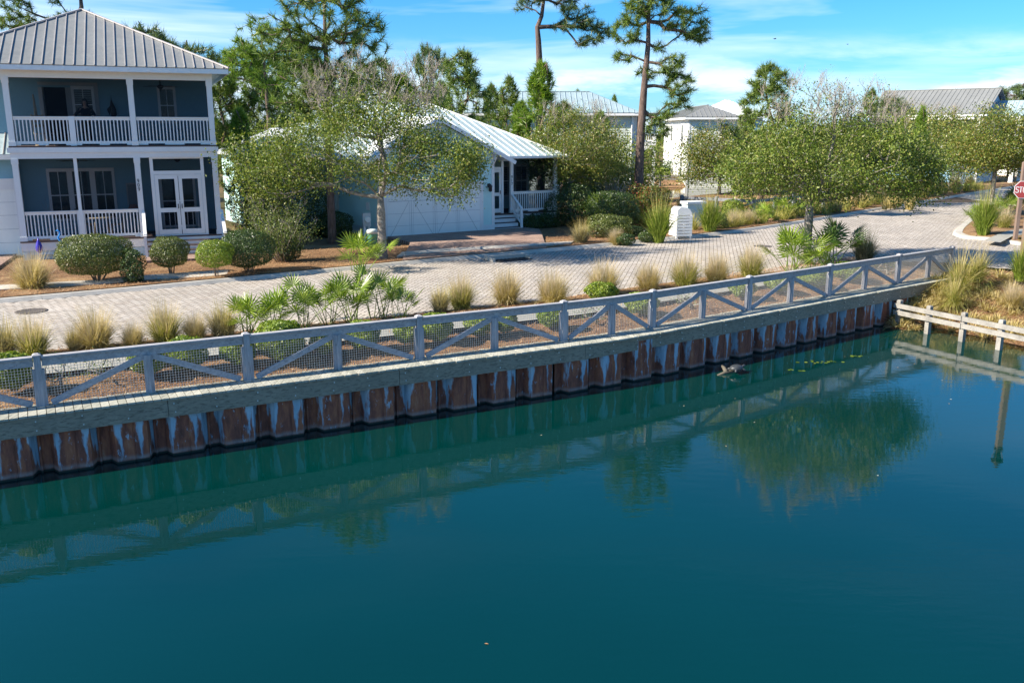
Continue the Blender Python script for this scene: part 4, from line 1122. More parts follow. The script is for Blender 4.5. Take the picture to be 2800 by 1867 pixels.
b = MB(); b.lathe([(0.10, 0.0), (0.11, 0.02), (0.03, 0.06), (0.025, 0.55), (0.07, 0.66), (0.03, 0.85)], 12); b.build('base', M['fan'], lp)
tb = thing('porch_table', 'round pale topped table behind the lower porch railing', 'table', at1(2.75, 1.15, ZF), HB)
b = MB(); b.lathe([(0.5, 0.70), (0.52, 0.715), (0.5, 0.735)], 24); b.build('table_top', M['wicker'], tb)
for a in (0.8, 2.37, 3.94, 5.5):
    b = MB(); b.tube([(math.cos(a) * .38, math.sin(a) * .38, 0), (math.cos(a) * .3, math.sin(a) * .3, .70)], 0.025, 6); b.build('leg', M['wicker'], tb)
def chair(label, s, o, z, rz, h=1.05):
    t = thing('porch_chair', label, 'chair', at1(s, o, z), rz, 'chairs on the screened porches')
    b = MB(); b.box(-.25, .25, -.25, .25, .42, .46); b.build('seat', M['wicker'], t)
    b = MB(); b.beam((-.23, .24, .44), (-.23, .32, h), .045, .045); b.beam((.23, .24, .44), (.23, .32, h), .045, .045); b.box(-.21, .21, .30, .325, h - .16, h - .03); b.box(-.21, .21, .265, .29, .68, .78); b.build('backrest', M['wicker'], t)
    for x in (-.22, .22):
        for y in (-.22, .22):
            b = MB(); b.box(x - .022, x + .022, y - .022, y + .022, 0, .42); b.build('leg', M['wicker'], t)
chair('beige slat backed chair by the open door on the upper porch', 1.12, 0.75, ZU, HB + 0.7, 1.15)
chair('beige chair at the round table, nearer the porch window wall', 2.2, 1.55, ZF, HB + 2.0)
chair('beige chair at the round table, beside the table lamp', 3.3, 1.0, ZF, HB - 1.4)
b = MB(); b.tube([(0, 0, 0), (-.06, .02, 1.85)], [0.03, 0.03], 8); b.lathe([(0.16, 0), (0.17, 0.03), (0.04, 0.05)], 14)
b.tube([(-.03, .01, .85), (-.055, .02, 1.75)], [0.07, 0.035], 8)
setp(b.build('folded_umbrella', M['wicker'], None, at1(0.98, 0.42, ZU), HB), 'folded cream umbrella leaning behind the upper porch railing', 'umbrella')
b = MB()
for k in range(7):
    a = k * 0.9; b.tube([(0, 0, 0.25), (math.cos(a) * .05, math.sin(a) * .05, 0.9), (math.cos(a) * .22, math.sin(a) * .22, 1.3 + .12 * (k % 3))], [0.008, 0.007, 0.004], 4)
b.lathe([(0.10, 0.0), (0.13, 0.12), (0.10, 0.28), (0.08, 0.30)], 12)
setp(b.build('twig_vase', M['shutter'], None, at1(0.85, 1.5, ZF), HB), 'vase of tall bare twigs in the corner of the lower porch', 'vase')
# person standing at the upper railing
pr = thing('person', 'person with dark hair in dark clothes leaning on the upper porch railing', 'person', at1(2.62, 0.62, ZU), HB)
def skin(name, joints, edges, mat, par, root=0, sub=2):
    me = bpy.data.meshes.new(name); me.from_pydata([j[0] for j in joints], edges, []); me.materials.append(mat)
    o = link(name, me, par); m = o.modifiers.new('skin', 'SKIN'); m.use_smooth_shade = True
    for i, j in enumerate(joints):
        sv = me.skin_vertices[0].data[i]; r_ = j[1]; sv.radius = r_ if hasattr(r_, '__len__') else (r_, r_); sv.use_root = i == root
    s_ = o.modifiers.new('sub', 'SUBSURF'); s_.levels = sub; s_.render_levels = sub
    return o
J = [((0, .10, .90), (.16, .11)), ((0, .06, 1.10), (.15, .10)), ((0, -.02, 1.28), (.18, .11)), ((0, -.07, 1.40), (.06, .06)), ((0, -.10, 1.47), (.055, .055)), ((0, -.12, 1.53), (.075, .085)), ((0, -.125, 1.61), (.075, .09)), ((0, -.11, 1.67), (.05, .06)),
     ((.20, -.03, 1.32), .06), ((.30, -.16, 1.12), .048), ((.26, -.42, 1.075), .036), ((-.20, -.03, 1.32), .06), ((-.34, -.14, 1.13), .048), ((-.40, -.40, 1.075), .036),
     ((.09, .10, .82), .09), ((.10, .06, .48), .065), ((.10, .12, .08), .045), ((.10, .0, .04), .04), ((-.09, .10, .82), .09), ((-.10, .07, .48), .065), ((-.10, .14, .08), .045), ((-.10, .02, .04), .04)]
Ed = [(0, 1), (1, 2), (2, 3), (3, 4), (4, 5), (5, 6), (6, 7), (2, 8), (8, 9), (9, 10), (2, 11), (11, 12), (12, 13), (0, 14), (14, 15), (15, 16), (16, 17), (0, 18), (18, 19), (19, 20), (20, 21)]
for sx, w0 in ((1, 10), (-1, 13)):
    wx, wy, wz = J[w0][0]
    b0 = len(J); J.append(((wx - sx * .01, wy - .06, wz + .005), (.038, .018))); Ed.append((w0, b0))
    for k, (dx, L) in enumerate(((-.03, .075), (-.01, .09), (.01, .085), (.03, .065))):
        i = len(J); J.append(((wx + dx, wy - .10, wz + .008), .0085)); J.append(((wx + dx * 1.2, wy - .10 - L * .55, wz - .005), .008)); J.append(((wx + dx * 1.2, wy - .10 - L * .8, wz - .035), .007)); Ed += [(b0, i), (i, i + 1), (i + 1, i + 2)]
    i = len(J); J.append(((wx - sx * .045, wy - .07, wz), .010)); J.append(((wx - sx * .055, wy - .11, wz - .015), .008)); Ed += [(b0, i), (i, i + 1)]
skin('body', J, Ed, M['skin'], pr)
JC = [((0, .10, .92), (.175, .125)), ((0, .06, 1.10), (.165, .115)), ((0, -.02, 1.28), (.195, .125)), ((0, -.06, 1.37), (.08, .08)), ((.21, -.03, 1.31), .075), ((.305, -.16, 1.12), .062), ((.27, -.36, 1.08), .048), ((-.21, -.03, 1.31), .075), ((-.345, -.14, 1.13), .062), ((-.39, -.34, 1.08), .048), ((.09, .10, .82), .11), ((.10, .06, .48), .085), ((.10, .12, .10), .065), ((-.09, .10, .82), .11), ((-.10, .07, .48), .085), ((-.10, .14, .10), .065)]
skin('clothing', JC, [(0, 1), (1, 2), (2, 3), (2, 4), (4, 5), (5, 6), (2, 7), (7, 8), (8, 9), (0, 10), (10, 11), (11, 12), (0, 13), (13, 14), (14, 15)], M['clothes'], pr)
b = MB(); b.ball((0, -.085, 1.64), (.10, .105, .085), 14, 8); b.ball((0.08, -.07, 1.54), (.035, .06, .10), 8, 6); b.ball((-0.08, -.07, 1.54), (.035, .06, .10), 8, 6); b.ball((0, -.03, 1.55), (.085, .06, .11), 10, 6); b.build('hair', M['hair'], pr)
b = MB(); b.ball((.03, -.208, 1.585), (.012, .006, .008), 8, 6, 0); b.ball((-.03, -.208, 1.585), (.012, .006, .008), 8, 6, 0); b.beam((-.022, -.205, 1.52), (.022, -.205, 1.52), .006, .01); b.build('eyes_and_mouth', M['hair'], pr)
b = MB(); b.tube([(0, -.195, 1.58), (0, -.225, 1.555), (0, -.205, 1.545)], [.010, .014, .010], 6); b.build('nose', M['skin'], pr)
# garden ornaments by its skirt
x, y, _ = at1(0.62, -0.45, 0); b = MB()
b.lathe([(0.02, 0.0), (0.02, 0.32), (0.10, 0.40), (0.13, 0.52), (0.10, 0.66), (0.04, 0.82), (0.01, 0.92)], 12)
setp(b.build('garden_ornament', M['purple'], None, (x, y, 0.0)), 'violet pointed glass ornament on a stake by the porch skirt', 'garden ornament')
x, y, _ = at1(1.35, -0.55, 0); b = MB()
b.tube([(0.10, 0, 0.0), (0.06, 0, .35), (0.02, 0, .48), (0.12, 0, .62), (0.02, 0, .75), (-.05, 0, .90), (.02, 0, 1.02), (.02, 0, 1.12), (-.06, 0, 1.17), (-.10, 0, 1.14)], [.018, .02, .06, .075, .05, .03, .028, .03, .028, .012], 8)
b.add([(.10, -.01, .62), (.28, -.01, .55), (.20, -.01, .42), (.10, .01, .62), (.28, .01, .55), (.20, .01, .42)], [(0, 1, 2), (5, 4, 3), (0, 3, 4, 1), (1, 4, 5, 2), (2, 5, 3, 0)])
setp(b.build('garden_ornament', M['blue'], None, (x, y, 0.0), 0.3), 'bright blue curled bird ornament beside the big clipped shrub', 'garden ornament')
#PART5
# ------------------------------------------------------------------ garage house
h2 = thing('garage_house', 'single storey aqua house with wide white garage door, screened side porch and pale metal roof', 'house', (HO[0], HO[1], 0), HA)
f0 = front(0.0); GL, GR, GA = -0.52, 5.38, 5.34; gx = (GL + GR) / 2
def gz(s): return 5.34 - abs(s - gx) * 0.497 - 0.12
b = MB()
siding(b, [(GL, 0.0), (GR, 0.0), (GR, gz(GR)), (GL, gz(GL))], front(0.0))
siding(b, [(GL, gz(GL)), (GR, gz(GR)), (gx, gz(gx))], front(0.0))
siding(b, [(0.0, 0.42), (6.3, 0.42), (6.3, 3.5), (0.0, 3.5)], left_(GL))
siding(b, [(0, 0.0), (1.0, 0.0), (1.0, 3.7), (0, 3.7)], right_(GR))
b.box(GL + .01, GR - .01, 0.02, 7, 0, 3.6)
b.build('garage_wall', M['aqua_siding'], h2)
b = MB(); siding(b, [(6.3, 0.42), (13.6, 0.42), (13.6, 3.5), (6.3, 3.5)], left_(-1.9)); siding(b, [(-1.9, .0), (GL, .0), (GL, 3.5), (-1.9, 3.5)], front(6.3)); b.box(-1.88, 9.0, 6.32, 13.6, 0, 3.5)
siding(b, [(5.4, 0.8), (9.6, 0.8), (9.6, 3.5), (5.4, 3.5)], front(3.4)); b.box(5.4, 9.6, 3.42, 7, 0, 3.5)
b.build('wall', M['aqua_siding'], h2)
b = MB(); b.box(GL - .03, GL + .02, -.02, 6.3, 0, 0.40); b.box(GL - .05, GL, -.02, 6.3, .40, .46); b.build('skirt', M['skirt'], h2)
b = MB()
slab(b, f0, GL - .03, GL + .10, 0.02, gz(GL), 0, .035); slab(b, left_(GL - .0), -.035, .10, .42, 3.5, 0, .035); slab(b, f0, GR - .12, GR + .03, 0.02, gz(GR) - .02, 0, .035)
slab(b, f0, -0.36, -0.19, 0.0, 2.28, 0, .05); slab(b, f0, 4.6, 4.78, 0.0, 2.28, 0, .05); slab(b, f0, -0.36, 4.78, 2.28, 2.48, 0, .055)
slab(b, f0, 4.80, GR - .10, 0.0, 0.40, 0, .03)
b.build('trim', M['white'], h2)
gd = (lambda b: (slab(b, f0, -0.19, 4.6, 0.03, 2.28, -.03, 0.030), b.build('garage_door', M['garage_door'], h2))[1])(MB())
b = MB(); wdt = 4.79 / 4
for k in range(4):
    a = -0.19 + wdt * k
    for z in (.58, 1.13, 1.68): slab(b, f0, a, a + wdt, z, z + .010, 0, .0325)
    if k: slab(b, f0, a - .008, a + .008, 0.03, 2.28, 0, .0335); slab(b, f0, a - .10, a - .092, 0.1, 1.7, 0, .0335); slab(b, f0, a + .092, a + .10, 0.1, 1.7, 0, .0335)
    slab(b, f0, a + .1, a + wdt - .1, 1.69, 1.70, 0, .0335)
    p, q = ((a + .12, .12), (a + wdt - .12, 1.66)) if k % 2 == 0 else ((a + .12, 1.66), (a + wdt - .12, .12))
    b.beam((p[0], -.030, p[1]), (q[0], -.030, q[1]), .014, .012, (0, -1, 0))
b.build('panel_groove', M['groove'], gd)
# roofs
b = MB(); hwid = 3.93; zr = 5.36; zeg = zr - hwid * .497
roof_plane(b, [(gx - hwid, -.42, zeg), (gx - hwid, 6.5, zeg), (gx, 6.5, zr), (gx, -.42, zr)], (0, 1, 0), .06, .42)
roof_plane(b, [(gx + hwid, 2.0, zeg), (gx + hwid, -.42, zeg), (gx, -.42, zr), (gx, 6.5, zr)], (0, 1, 0), .06, .42)
ridge_cap(b, (gx, -.42, zr), (gx, 6.0, zr))
r1 = b.build('garage_roof', [M['roof_sunlit'], M['roof_sunlit']], h2)
b = MB()
b.beam((gx - hwid, -.44, zeg - .10), (gx, -.44, zr - .10), .04, .17, (0, -1, 0)) if False else None
for sg in (-1, 1):
    p = Vector((gx + sg * hwid, -.435, zeg - .11)); q = Vector((gx, -.435, zr - .11)); b.beam(p, q, .04, .17, (0, 0, 1))
b.build('rake_board', M['white'], r1)
b = MB()
for s in (GL + .1, gx, GR - .06):
    z = gz(s) - (.02 if s != gx else 0.05)
    b.beam((s, .0, z - .62), (s, -.38, z - .10), .09, .09); b.box(s - .045, s + .045, -.05, -.001, z - .75, z + .02); b.beam((s, -.03, z - .02), (s, -.42, z - .02), .09, .09)
b.build('bracket', M['white'], r1)
b = MB(); ev = 3.58; L_ = (-2.5, .9); Rr = (9.95, .45)
top_r, top_l = (5.83, 7.6, 6.2), (1.4, 7.6, 6.2)
roof_plane(b, [(gx + 1.4, .45, ev), (Rr[0], .45, ev), top_r, (gx + 1.4, 7.6, 6.2)], (1, 0, 0), .06, .42)
roof_plane(b, [(-2.5, .45, ev), (gx + 1.4, .45, ev), (gx + 1.4, 7.6, 6.2), top_l], (1, 0, 0), .06, .42)
roof_plane(b, [(Rr[0], .45, ev), (Rr[0], 14.75, ev), top_r], (0, 1, 0), .06, .42)
roof_plane(b, [(-2.5, 14.75, ev), (-2.5, .45, ev), top_l], (0, 1, 0), .06, .42)
ridge_cap(b, (Rr[0], .45, ev), top_r, .12); ridge_cap(b, top_l, top_r)
r2 = b.build('roof', [M['roof_pale'], M['roof_sunlit']], h2)
b = MB(); b.beam((gx + hwid - .02, .40, ev - .05), (Rr[0], .40, ev - .05), .10, .11); b.beam((Rr[0], .40, ev - .05), (Rr[0], 6, ev - .05), .10, .11); b.build('gutter', M['white'], r2)
b = MB()
A = [(-4.3, 8.5, 3.62), (-4.3, 13.8, 3.62), (-1.65, 11.15, 4.95), (2.5, 11.15, 4.95), (2.5, 8.5, 3.62)]
roof_plane(b, [A[1], A[0], A[2]], (0, 1, 0), .05, .42); roof_plane(b, [A[0], A[4], A[3], A[2]], (1, 0, 0), .05, .42)
b.build('rear_roof', [M['roof_sunlit'], M['roof_sunlit']], h2)
b = MB(); siding(b, [(-3.9, 0), (2, 0), (2, 3.55), (-3.9, 3.55)], front(8.9)); siding(b, [(8.9, 0), (13.4, 0), (13.4, 3.55), (8.9, 3.55)], left_(-3.9)); b.build('rear_wall', M['aqua_siding'], h2)
# porch
b = MB(); b.box(5.40, 9.66, .90, 3.4, .72, .80); b.build('porch_floor', M['dark_tread'], h2)
b = MB(); slab(b, f0, 5.40, 9.70, 3.44, 3.56, -1.1, -.92); slab(b, f0, 6.9, 9.70, .42, .715, -1.1, -.93); b.build('beam', M['white'], h2)
b = MB(); siding(b, [(6.9, 0.02), (9.6, .02), (9.6, .42), (6.9, .42)], front(1.0), .1); b.build('skirt', M['skirt'], h2)
b = MB(); b.box(5.4, 9.66, 1.12, 3.4, 3.46, 3.5); b.build('porch_ceiling', M['porch_dark'], h2)
post(h2, 6.98, 1.0, .80, 3.44, .17); post(h2, 9.60, 1.0, .80, 3.44, .18)
fp = front(1.0)
b = MB(); slab(b, fp, 7.07, 9.5, .82, 3.44, -.03, -.026); slab(b, fp, 6.5, 6.89, .82, 3.44, -.03, -.026); b.build('insect_screen', M['screen'], h2)
railing(h2, fp, 7.07, 9.5, .82, 1.84, .125)
b = MB(); slab(b, fp, 6.40, 6.52, .80, 3.44, -.04, .04); slab(b, fp, 5.40, 5.50, .80, 3.44, -.04, .04); slab(b, fp, 5.5, 6.4, 2.95, 3.06, -.03, .03); b.build('door_frame', M['white'], h2)
b = MB()
for p in ((5.52, 5.63, .84, 2.94), (6.28, 6.39, .84, 2.94), (5.63, 6.28, 2.80, 2.94), (5.63, 6.28, 1.66, 1.82), (5.63, 6.28, .84, 1.04)): slab(b, fp, p[0], p[1], p[2], p[3], -.02, .02)
sd_ = b.build('screen_door', M['white'], h2)
b = MB(); slab(b, fp, 5.63, 6.28, 1.04, 1.66, -.004, 0); slab(b, fp, 5.63, 6.28, 1.82, 2.80, -.004, 0); b.build('insect_screen', M['screen'], sd_)
b = MB(); b.beam(fp(6.33, 1.75, .04), fp(6.33, 1.92, .04), .02, .03); b.build('handle', M['fan'], sd_)
b = MB()
for k, ch in enumerate('917'): digit(b, ch, front(.915), 6.935, 2.50 - k * .17, .13, .004)
b.build('house_number', M['black'], h2)
window(h2, front(3.4), 7.9, 8.6, 1.5, 2.95, 2, blind=True); window(h2, front(3.4), 8.75, 9.4, 1.5, 2.95, 2, blind=True)
b = MB(); slab(b, front(3.4), 5.6, 6.5, .82, 2.95, 0.001, .04); b.build('door', M['shutter'], h2)
b = MB(); bt = MB()
for k in range(4):
    z = .80 - .20 * (k + 1) + .0; y = .88 - .28 * k
    bt.box(5.42, 6.98, y - .29, y + .02, z - .028, z) if k < 3 else None
    b.box(5.44, 6.96, y - .012, y, z + .002, z + .168 if k else .715)
b.box(5.44, 6.96, .885, .895, .60, .715)
b.build('riser', M['white'], h2); bt.build('tread', M['dark_tread'], h2)
b = MB(); b.box(6.93, 7.03, -.02, .08, 0, 1.05); b.beam((6.98, .93, 1.72), (6.98, -.04, 1.06), .12, .045); b.beam((6.98, .9, .95), (6.98, 0, .32), .05, .09)
for k in range(6):
    y = .80 - .13 * k; z = 1.66 - (.93 - y) * .68; b.box(6.962, 6.998, y - .018, y + .018, z - .72, z)
b.build('handrail', M['white'], h2)
b = MB(); b.box(5.02, 5.14, -.05, -.002, 2.16, 2.34); b.tube([(5.08, -.05, 2.26), (5.08, -.16, 2.36), (5.08, -.2, 2.30)], .015, 6); b.lathe([(.03, .12), (.10, .02), (.085, 0.0), (.085, -.2), (.03, -.24)][::-1], 10, 0, (5.08, -.2, 2.2)); b.build('lantern', M['fan'], h2)
fl = left_(GL - .022)
b = MB(); slab(b, fl, 5.0, 5.7, .95, 1.95, 0, .14); slab(b, fl, 4.93, 4.99, 1.0, 1.9, 0, .05); b.build('electric_panel', M['white_siding'], h2)
b = MB(); b.cyl(fl(5.35, .95, .05), fl(5.35, .1, .05), .025, 8); b.cyl(fl(4.5, .55, .05), fl(6.1, .55, .05), .02, 8); b.build('conduit', M['fan'], h2)
b = MB(); slab(b, fl, 1.1, 1.4, 1.25, 1.6, 0, .05); slab(b, fl, .3, .5, .55, .75, 0, .05); b.build('outlet_box', M['white'], h2)
window(h2, left_(-1.92), 8.6, 9.6, 1.4, 2.8, 2)
# meter pedestal and green box at its corner
x, y = G(1004, 664); mp_ = thing('meter_pedestal', 'grey electric meter on two white posts by the garage corner', 'electric meter', (x, y, 0), HA)
b = MB()
for sx in (-.10, .10): b.box(sx - .04, sx + .04, -.04, .04, -.05, .75)
b.build('post', M['white'], mp_); b = MB(); b.box(-.17, .17, -.09, .04, .72, 1.30); b.build('cabinet', M['meter'], mp_)
b = MB(); b.cyl((.02, -.09, 1.02), (.02, -.17, 1.02), .12, 18); b.build('meter', M['white_siding'], mp_)
x, y = G(1018, 676); ub = thing('utility_box', 'round topped green utility pedestal beside the oak trunk', 'utility box', (x, y, 0), HA)
b = MB(); b.lathe([(.24, 0.0), (.24, .62), (.235, .64)], 20); b.build('body', M['green_box'], ub)
b = MB(); b.lathe([(.262, .58), (.262, .70), (.24, .75), (.12, .785), (.01, .79)], 20); b.build('lid', M['pale_siding'], ub)

# ------------------------------------------------------------------ houses further off
def far_house(name, label, org, rz, W, D, ze, pitch, hip, wall, roof, wins, porch=None, oh=.5, z0=-0.1, ridge_in=None):
    h = thing(name, label, 'house', (org[0], org[1], 0), rz)
    b = MB(); siding(b, [(0, z0), (W, z0), (W, ze), (0, ze)], front(0), .19); siding(b, [(0, z0), (D, z0), (D, ze), (0, ze)], left_(0), .19); siding(b, [(0, z0), (D, z0), (D, ze), (0, ze)], right_(W), .19)
    if hip == 'gable':
        siding(b, [(0, ze), (D, ze), (D / 2, ze + D / 2 * pitch)], right_(W), .19); siding(b, [(0, ze), (D, ze), (D / 2, ze + D / 2 * pitch)], left_(0), .19)
    b.box(.02, W - .02, .02, D, z0, ze); b.build('wall', M[wall], h)
    b = MB(); x0, x1, y0, y1 = -oh, W + oh, -oh, D + oh; zt = ze - .02; hd = (y1 - y0) / 2; zr_ = zt + hd * pitch; ins = hd if hip == 'hip' else 0
    if W < D and hip == 'hip':
        hd = (x1 - x0) / 2; zr_ = zt + hd * pitch; xm = (x0 + x1) / 2; A_, B_ = (xm, y0 + hd, zr_), (xm, y1 - hd, zr_)
        roof_plane(b, [(x0, y0, zt), (x1, y0, zt), A_], (1, 0, 0)); roof_plane(b, [(x1, y0, zt), (x1, y1, zt), B_, A_], (0, 1, 0)); roof_plane(b, [(x0, y1, zt), (x0, y0, zt), A_, B_], (0, 1, 0)); roof_plane(b, [(x1, y1, zt), (x0, y1, zt), B_], (1, 0, 0))
    else:
        ym = (y0 + y1) / 2; A_, B_ = (x0 + ins, ym, zr_), (x1 - ins, ym, zr_)
        roof_plane(b, [(x0, y0, zt), (x1, y0, zt), B_, A_], (1, 0, 0)); roof_plane(b, [(x1, y1, zt), (x0, y1, zt), A_, B_], (1, 0, 0))
        if hip == 'hip':
            roof_plane(b, [(x1, y0, zt), (x1, y1, zt), B_], (0, 1, 0)); roof_plane(b, [(x0, y1, zt), (x0, y0, zt), A_], (0, 1, 0))
    ridge_cap(b, A_, B_)
    r = b.build('roof', [M[roof], M[roof]], h)
    b = MB(); b.box(x0 + .02, x1 - .02, y0 + .02, y0 + .06, zt - .22, zt - .05); b.box(x0 + .02, x0 + .06, y0 + .07, y1, zt - .22, zt - .05); b.box(x1 - .06, x1 - .02, y0 + .07, y1, zt - .22, zt - .05); b.box(x0 + .07, x1 - .07, y0 + .07, y1 - .1, zt - .10, zt - .06); b.build('eave_board', M['white'], r)
    b = MB()
    for s_ in (0, W): slab(b, front(0), s_ - .08, s_ + .08, z0, ze - .01, 0, .045)
    b.build('corner_board', M['white'], h)
    for (side, a0, a1, z_0, z_1) in wins:
        f = {'f': front(-.0), 'l': left_(0), 'r': right_(W)}[side]; window(h, f, a0, a1, z_0, z_1, 2, d=.06)
    return h
def open_porch(h, a0, a1, y0, y1, zf, zt, nposts, screen=True, rail=True):
    b = MB(); b.box(a0, a1, y0, y1, zf - .22, zf); b.build('porch_floor', M['white'], h)
    b = MB(); b.box(a0, a1, y0, y0 + .16, zt, zt + .28); b.build('beam', M['white'], h)
    b = MB(); slab(b, front(y1), a0, a1, zf, zt + .25, .005, .03); b.build('porch_recess', M['blind'], h)
    for k in range(nposts):
        x = a0 + .1 + (a1 - a0 - .2) * k / (nposts - 1); post(h, x, y0 + .1, zf, zt, .2)
        if k < nposts - 1:
            x2 = a0 + .1 + (a1 - a0 - .2) * (k + 1) / (nposts - 1)
            if rail: railing(h, front(y0 + .1), x + .1, x2 - .1, zf + .02, zf + .95, .15)
            if screen:
                b = MB(); slab(b, front(y0 + .12), x + .1, x2 - .1, zf, zt, 0, .004); b.build('insect_screen', M['screen'], h)
A3 = AT(1288, 310, 70)
h3 = far_house('pale_house', 'two storey pale green house with a ribbed metal hip roof behind the young pines', (-9.0, 70), 0, 18.2, 6.2, 6.15, .46, 'hip', 'pale_siding', 'roof_pale', [('f', 9.5, 10.4, 3.9, 5.5), ('f', 13.6, 14.5, .9, 2.3), ('f', 15.2, 16.8, 1.0, 2.6), ('f', 11.6, 12.4, 3.9, 5.5)])
open_porch(h3, 18.3, 20.0, 0.2, 6, 3.95, 5.85, 2, False); open_porch(h3, 18.3, 20.0, 0.2, 6, .6, 3.4, 2, False)
b = MB(); roof_plane(b, [(18.2, -.5, 6.13), (20.5, -.5, 6.13), (20.5, 6.7, 6.13), (18.2, 6.7, 6.5)][:3] + [(18.2, 6.7, 6.13)], (1, 0, 0)); b.build('porch_roof', [M['roof_pale'], M['roof_pale']], h3)
b = MB(); b.cyl((18.1, -.10, .2), (18.1, -.10, 5.9), .05, 8); b.build('downspout', M['white'], h3)
h4 = far_house('white_house', 'white two storey house with sunlit side wall and grey hip roof beyond the pond', (15.4, 80), 0, 3.9, 13, 6.0, .42, 'hip', 'white_siding', 'roof_grey', [('l', 2.5, 3.5, 3.9, 5.3), ('f', 2.7, 3.4, 4.3, 5.4), ('l', 8, 9, 3.9, 5.3), ('l', 2.5, 3.4, .8, 2.4)])
open_porch(h4, 3.95, 5.6, 0.1, 5, 3.9, 5.7, 2, True, False)
b = MB(); roof_plane(b, [(3.9, -.4, 6.0), (6.0, -.4, 6.0), (6.0, 5.2, 6.0), (3.9, 5.2, 6.0)], (1, 0, 0)); b.build('porch_roof', [M['roof_grey'], M['roof_grey']], h4)
h5 = far_house('distant_house', 'house with a bright pale metal hip roof half hidden behind the white house', (20.6, 100), 0, 6.5, 6, 6.4, .5, 'hip', 'sky_siding', 'roof_sunlit', [('f', 4.4, 5.4, 3.6, 5.2), ('f', 1.4, 2.4, 3.6, 5.2)])
c6 = (43.3, 85.0); a6 = R(-40)
o6 = (c6[0] - 10.0 * math.cos(a6), c6[1] - 10.0 * math.sin(a6))
h6 = far_house('blue_gable_house', 'blue house with a long grey gabled roof over dark screened bays beyond the road bend', o6, a6, 10.0, 8.4, 6.35, .52, 'gable', 'sky_siding', 'roof_grey', [('r', 1.0, 1.9, 3.8, 5.5), ('r', 3.4, 4.3, 3.8, 5.5)], oh=.45)
open_porch(h6, 2.0, 9.9, -.3, .0, 3.5, 5.85, 4, True, False)
b = MB(); yc = 4.6; roof_plane(b, [(10.1, yc - 2.1, 6.2), (12.8, yc - 2.1, 6.2), (12.8, yc, 7.6), (10.1, yc, 7.6)], (1, 0, 0)); roof_plane(b, [(12.8, yc + 2.1, 6.2), (10.1, yc + 2.1, 6.2), (10.1, yc, 7.6), (12.8, yc, 7.6)], (1, 0, 0)); b.build('gable_porch_roof', [M['roof_pale'], M['roof_pale']], h6)
b = MB(); siding(b, [(yc - 1.8, 6.1), (yc + 1.8, 6.1), (yc, 7.35)], right_(12.5), .19); b.build('gable_wall', M['sky_siding'], h6)
post(h6, 12.4, yc - 1.8, 0, 6.1, .34); post(h6, 12.4, yc + 1.8, 0, 6.1, .34)
b = MB(); b.box(10.1, 12.5, yc - 1.85, yc + 1.85, 3.3, 3.5); b.build('gable_porch_floor', M['white'], h6)
c7 = (58.5, 97); o7 = (c7[0] - 7 * math.cos(a6), c7[1] - 7 * math.sin(a6))
h7 = far_house('grey_porch_house', 'grey roofed house with white columns at the far side of the blue gable house', o7, a6, 13, 8.4, 6.4, .5, 'gable', 'white_siding', 'roof_grey', [], oh=.35)
open_porch(h7, .5, 12.5, -.3, 0, 3.5, 5.9, 5, True, False)
# picket fence and parapet rail in the distance
pf_ = thing('picket_fence', 'short run of white picket fence below the blue gable house', 'fence')
P0, P1 = Vector((36.1, 75.0)), Vector((37.6, 75.6))
for k in range(12):
    p = P0.lerp(P1, k / 11); b = MB(); jbox(b, p, .09, .03, 0, 1.9, .29)
    b.add([(p.x - .045, p.y, 1.9), (p.x + .045, p.y, 1.9), (p.x, p.y, 1.98)], [(0, 1, 2)]); b.build('picket', M['white'], pf_)
b = MB(); b.beam((*P0, .8), (*P1, .8), .03, .09); b.beam((*P0, 1.6), (*P1, 1.6), .03, .09); b.build('rail', M['white'], pf_)
def rail_fence(name, label, pts, h, mat, rails=(1.0,), post_h=None, spacing=2.2, brace=False):
    t = thing(name, label, 'fence'); P = resample(pts, spacing)
    for i, p in enumerate(P):
        b = MB(); jbox(b, p, .16, .16, -.2, h + .12, 0.3); b.build('post', M[mat], t)
        if i < len(P) - 1:
            b = MB(); q = P[i + 1]
            for r_ in rails: b.beam((*p, h * r_), (*q, h * r_), .07, .17)
            b.build('rail', M[mat], t)
            if brace:
                b = MB(); a_, c_ = (p, q) if i % 2 else (q, p); b.beam((*a_, .1), (*c_, h * .9), .06, .10); b.build('brace', M['greyrail'], t)
    return t
rail_fence('pond_fence', 'dark topped braced timber fence along the pond behind the far kerb plants', [G(1862, 588), (13.5, 50), (17.5, 54), (24, 62)], 1.05, 'darkrail', (.95,), brace=True)
rail_fence('bank_fence', 'low silver plank fence across the pond in front of the golden bank', [(10.5, 80.5), (20.5, 80.0), (30, 78)], .95, 'greyrail', (.95, .70), spacing=2.6)
rail_fence('boardwalk_rail', 'pale plank rail seen through the oak crown above the roadside grasses', [(21, 70), (27, 70.5), (33, 72)], 1.05, 'greyrail', (.95, .66), spacing=2.4)
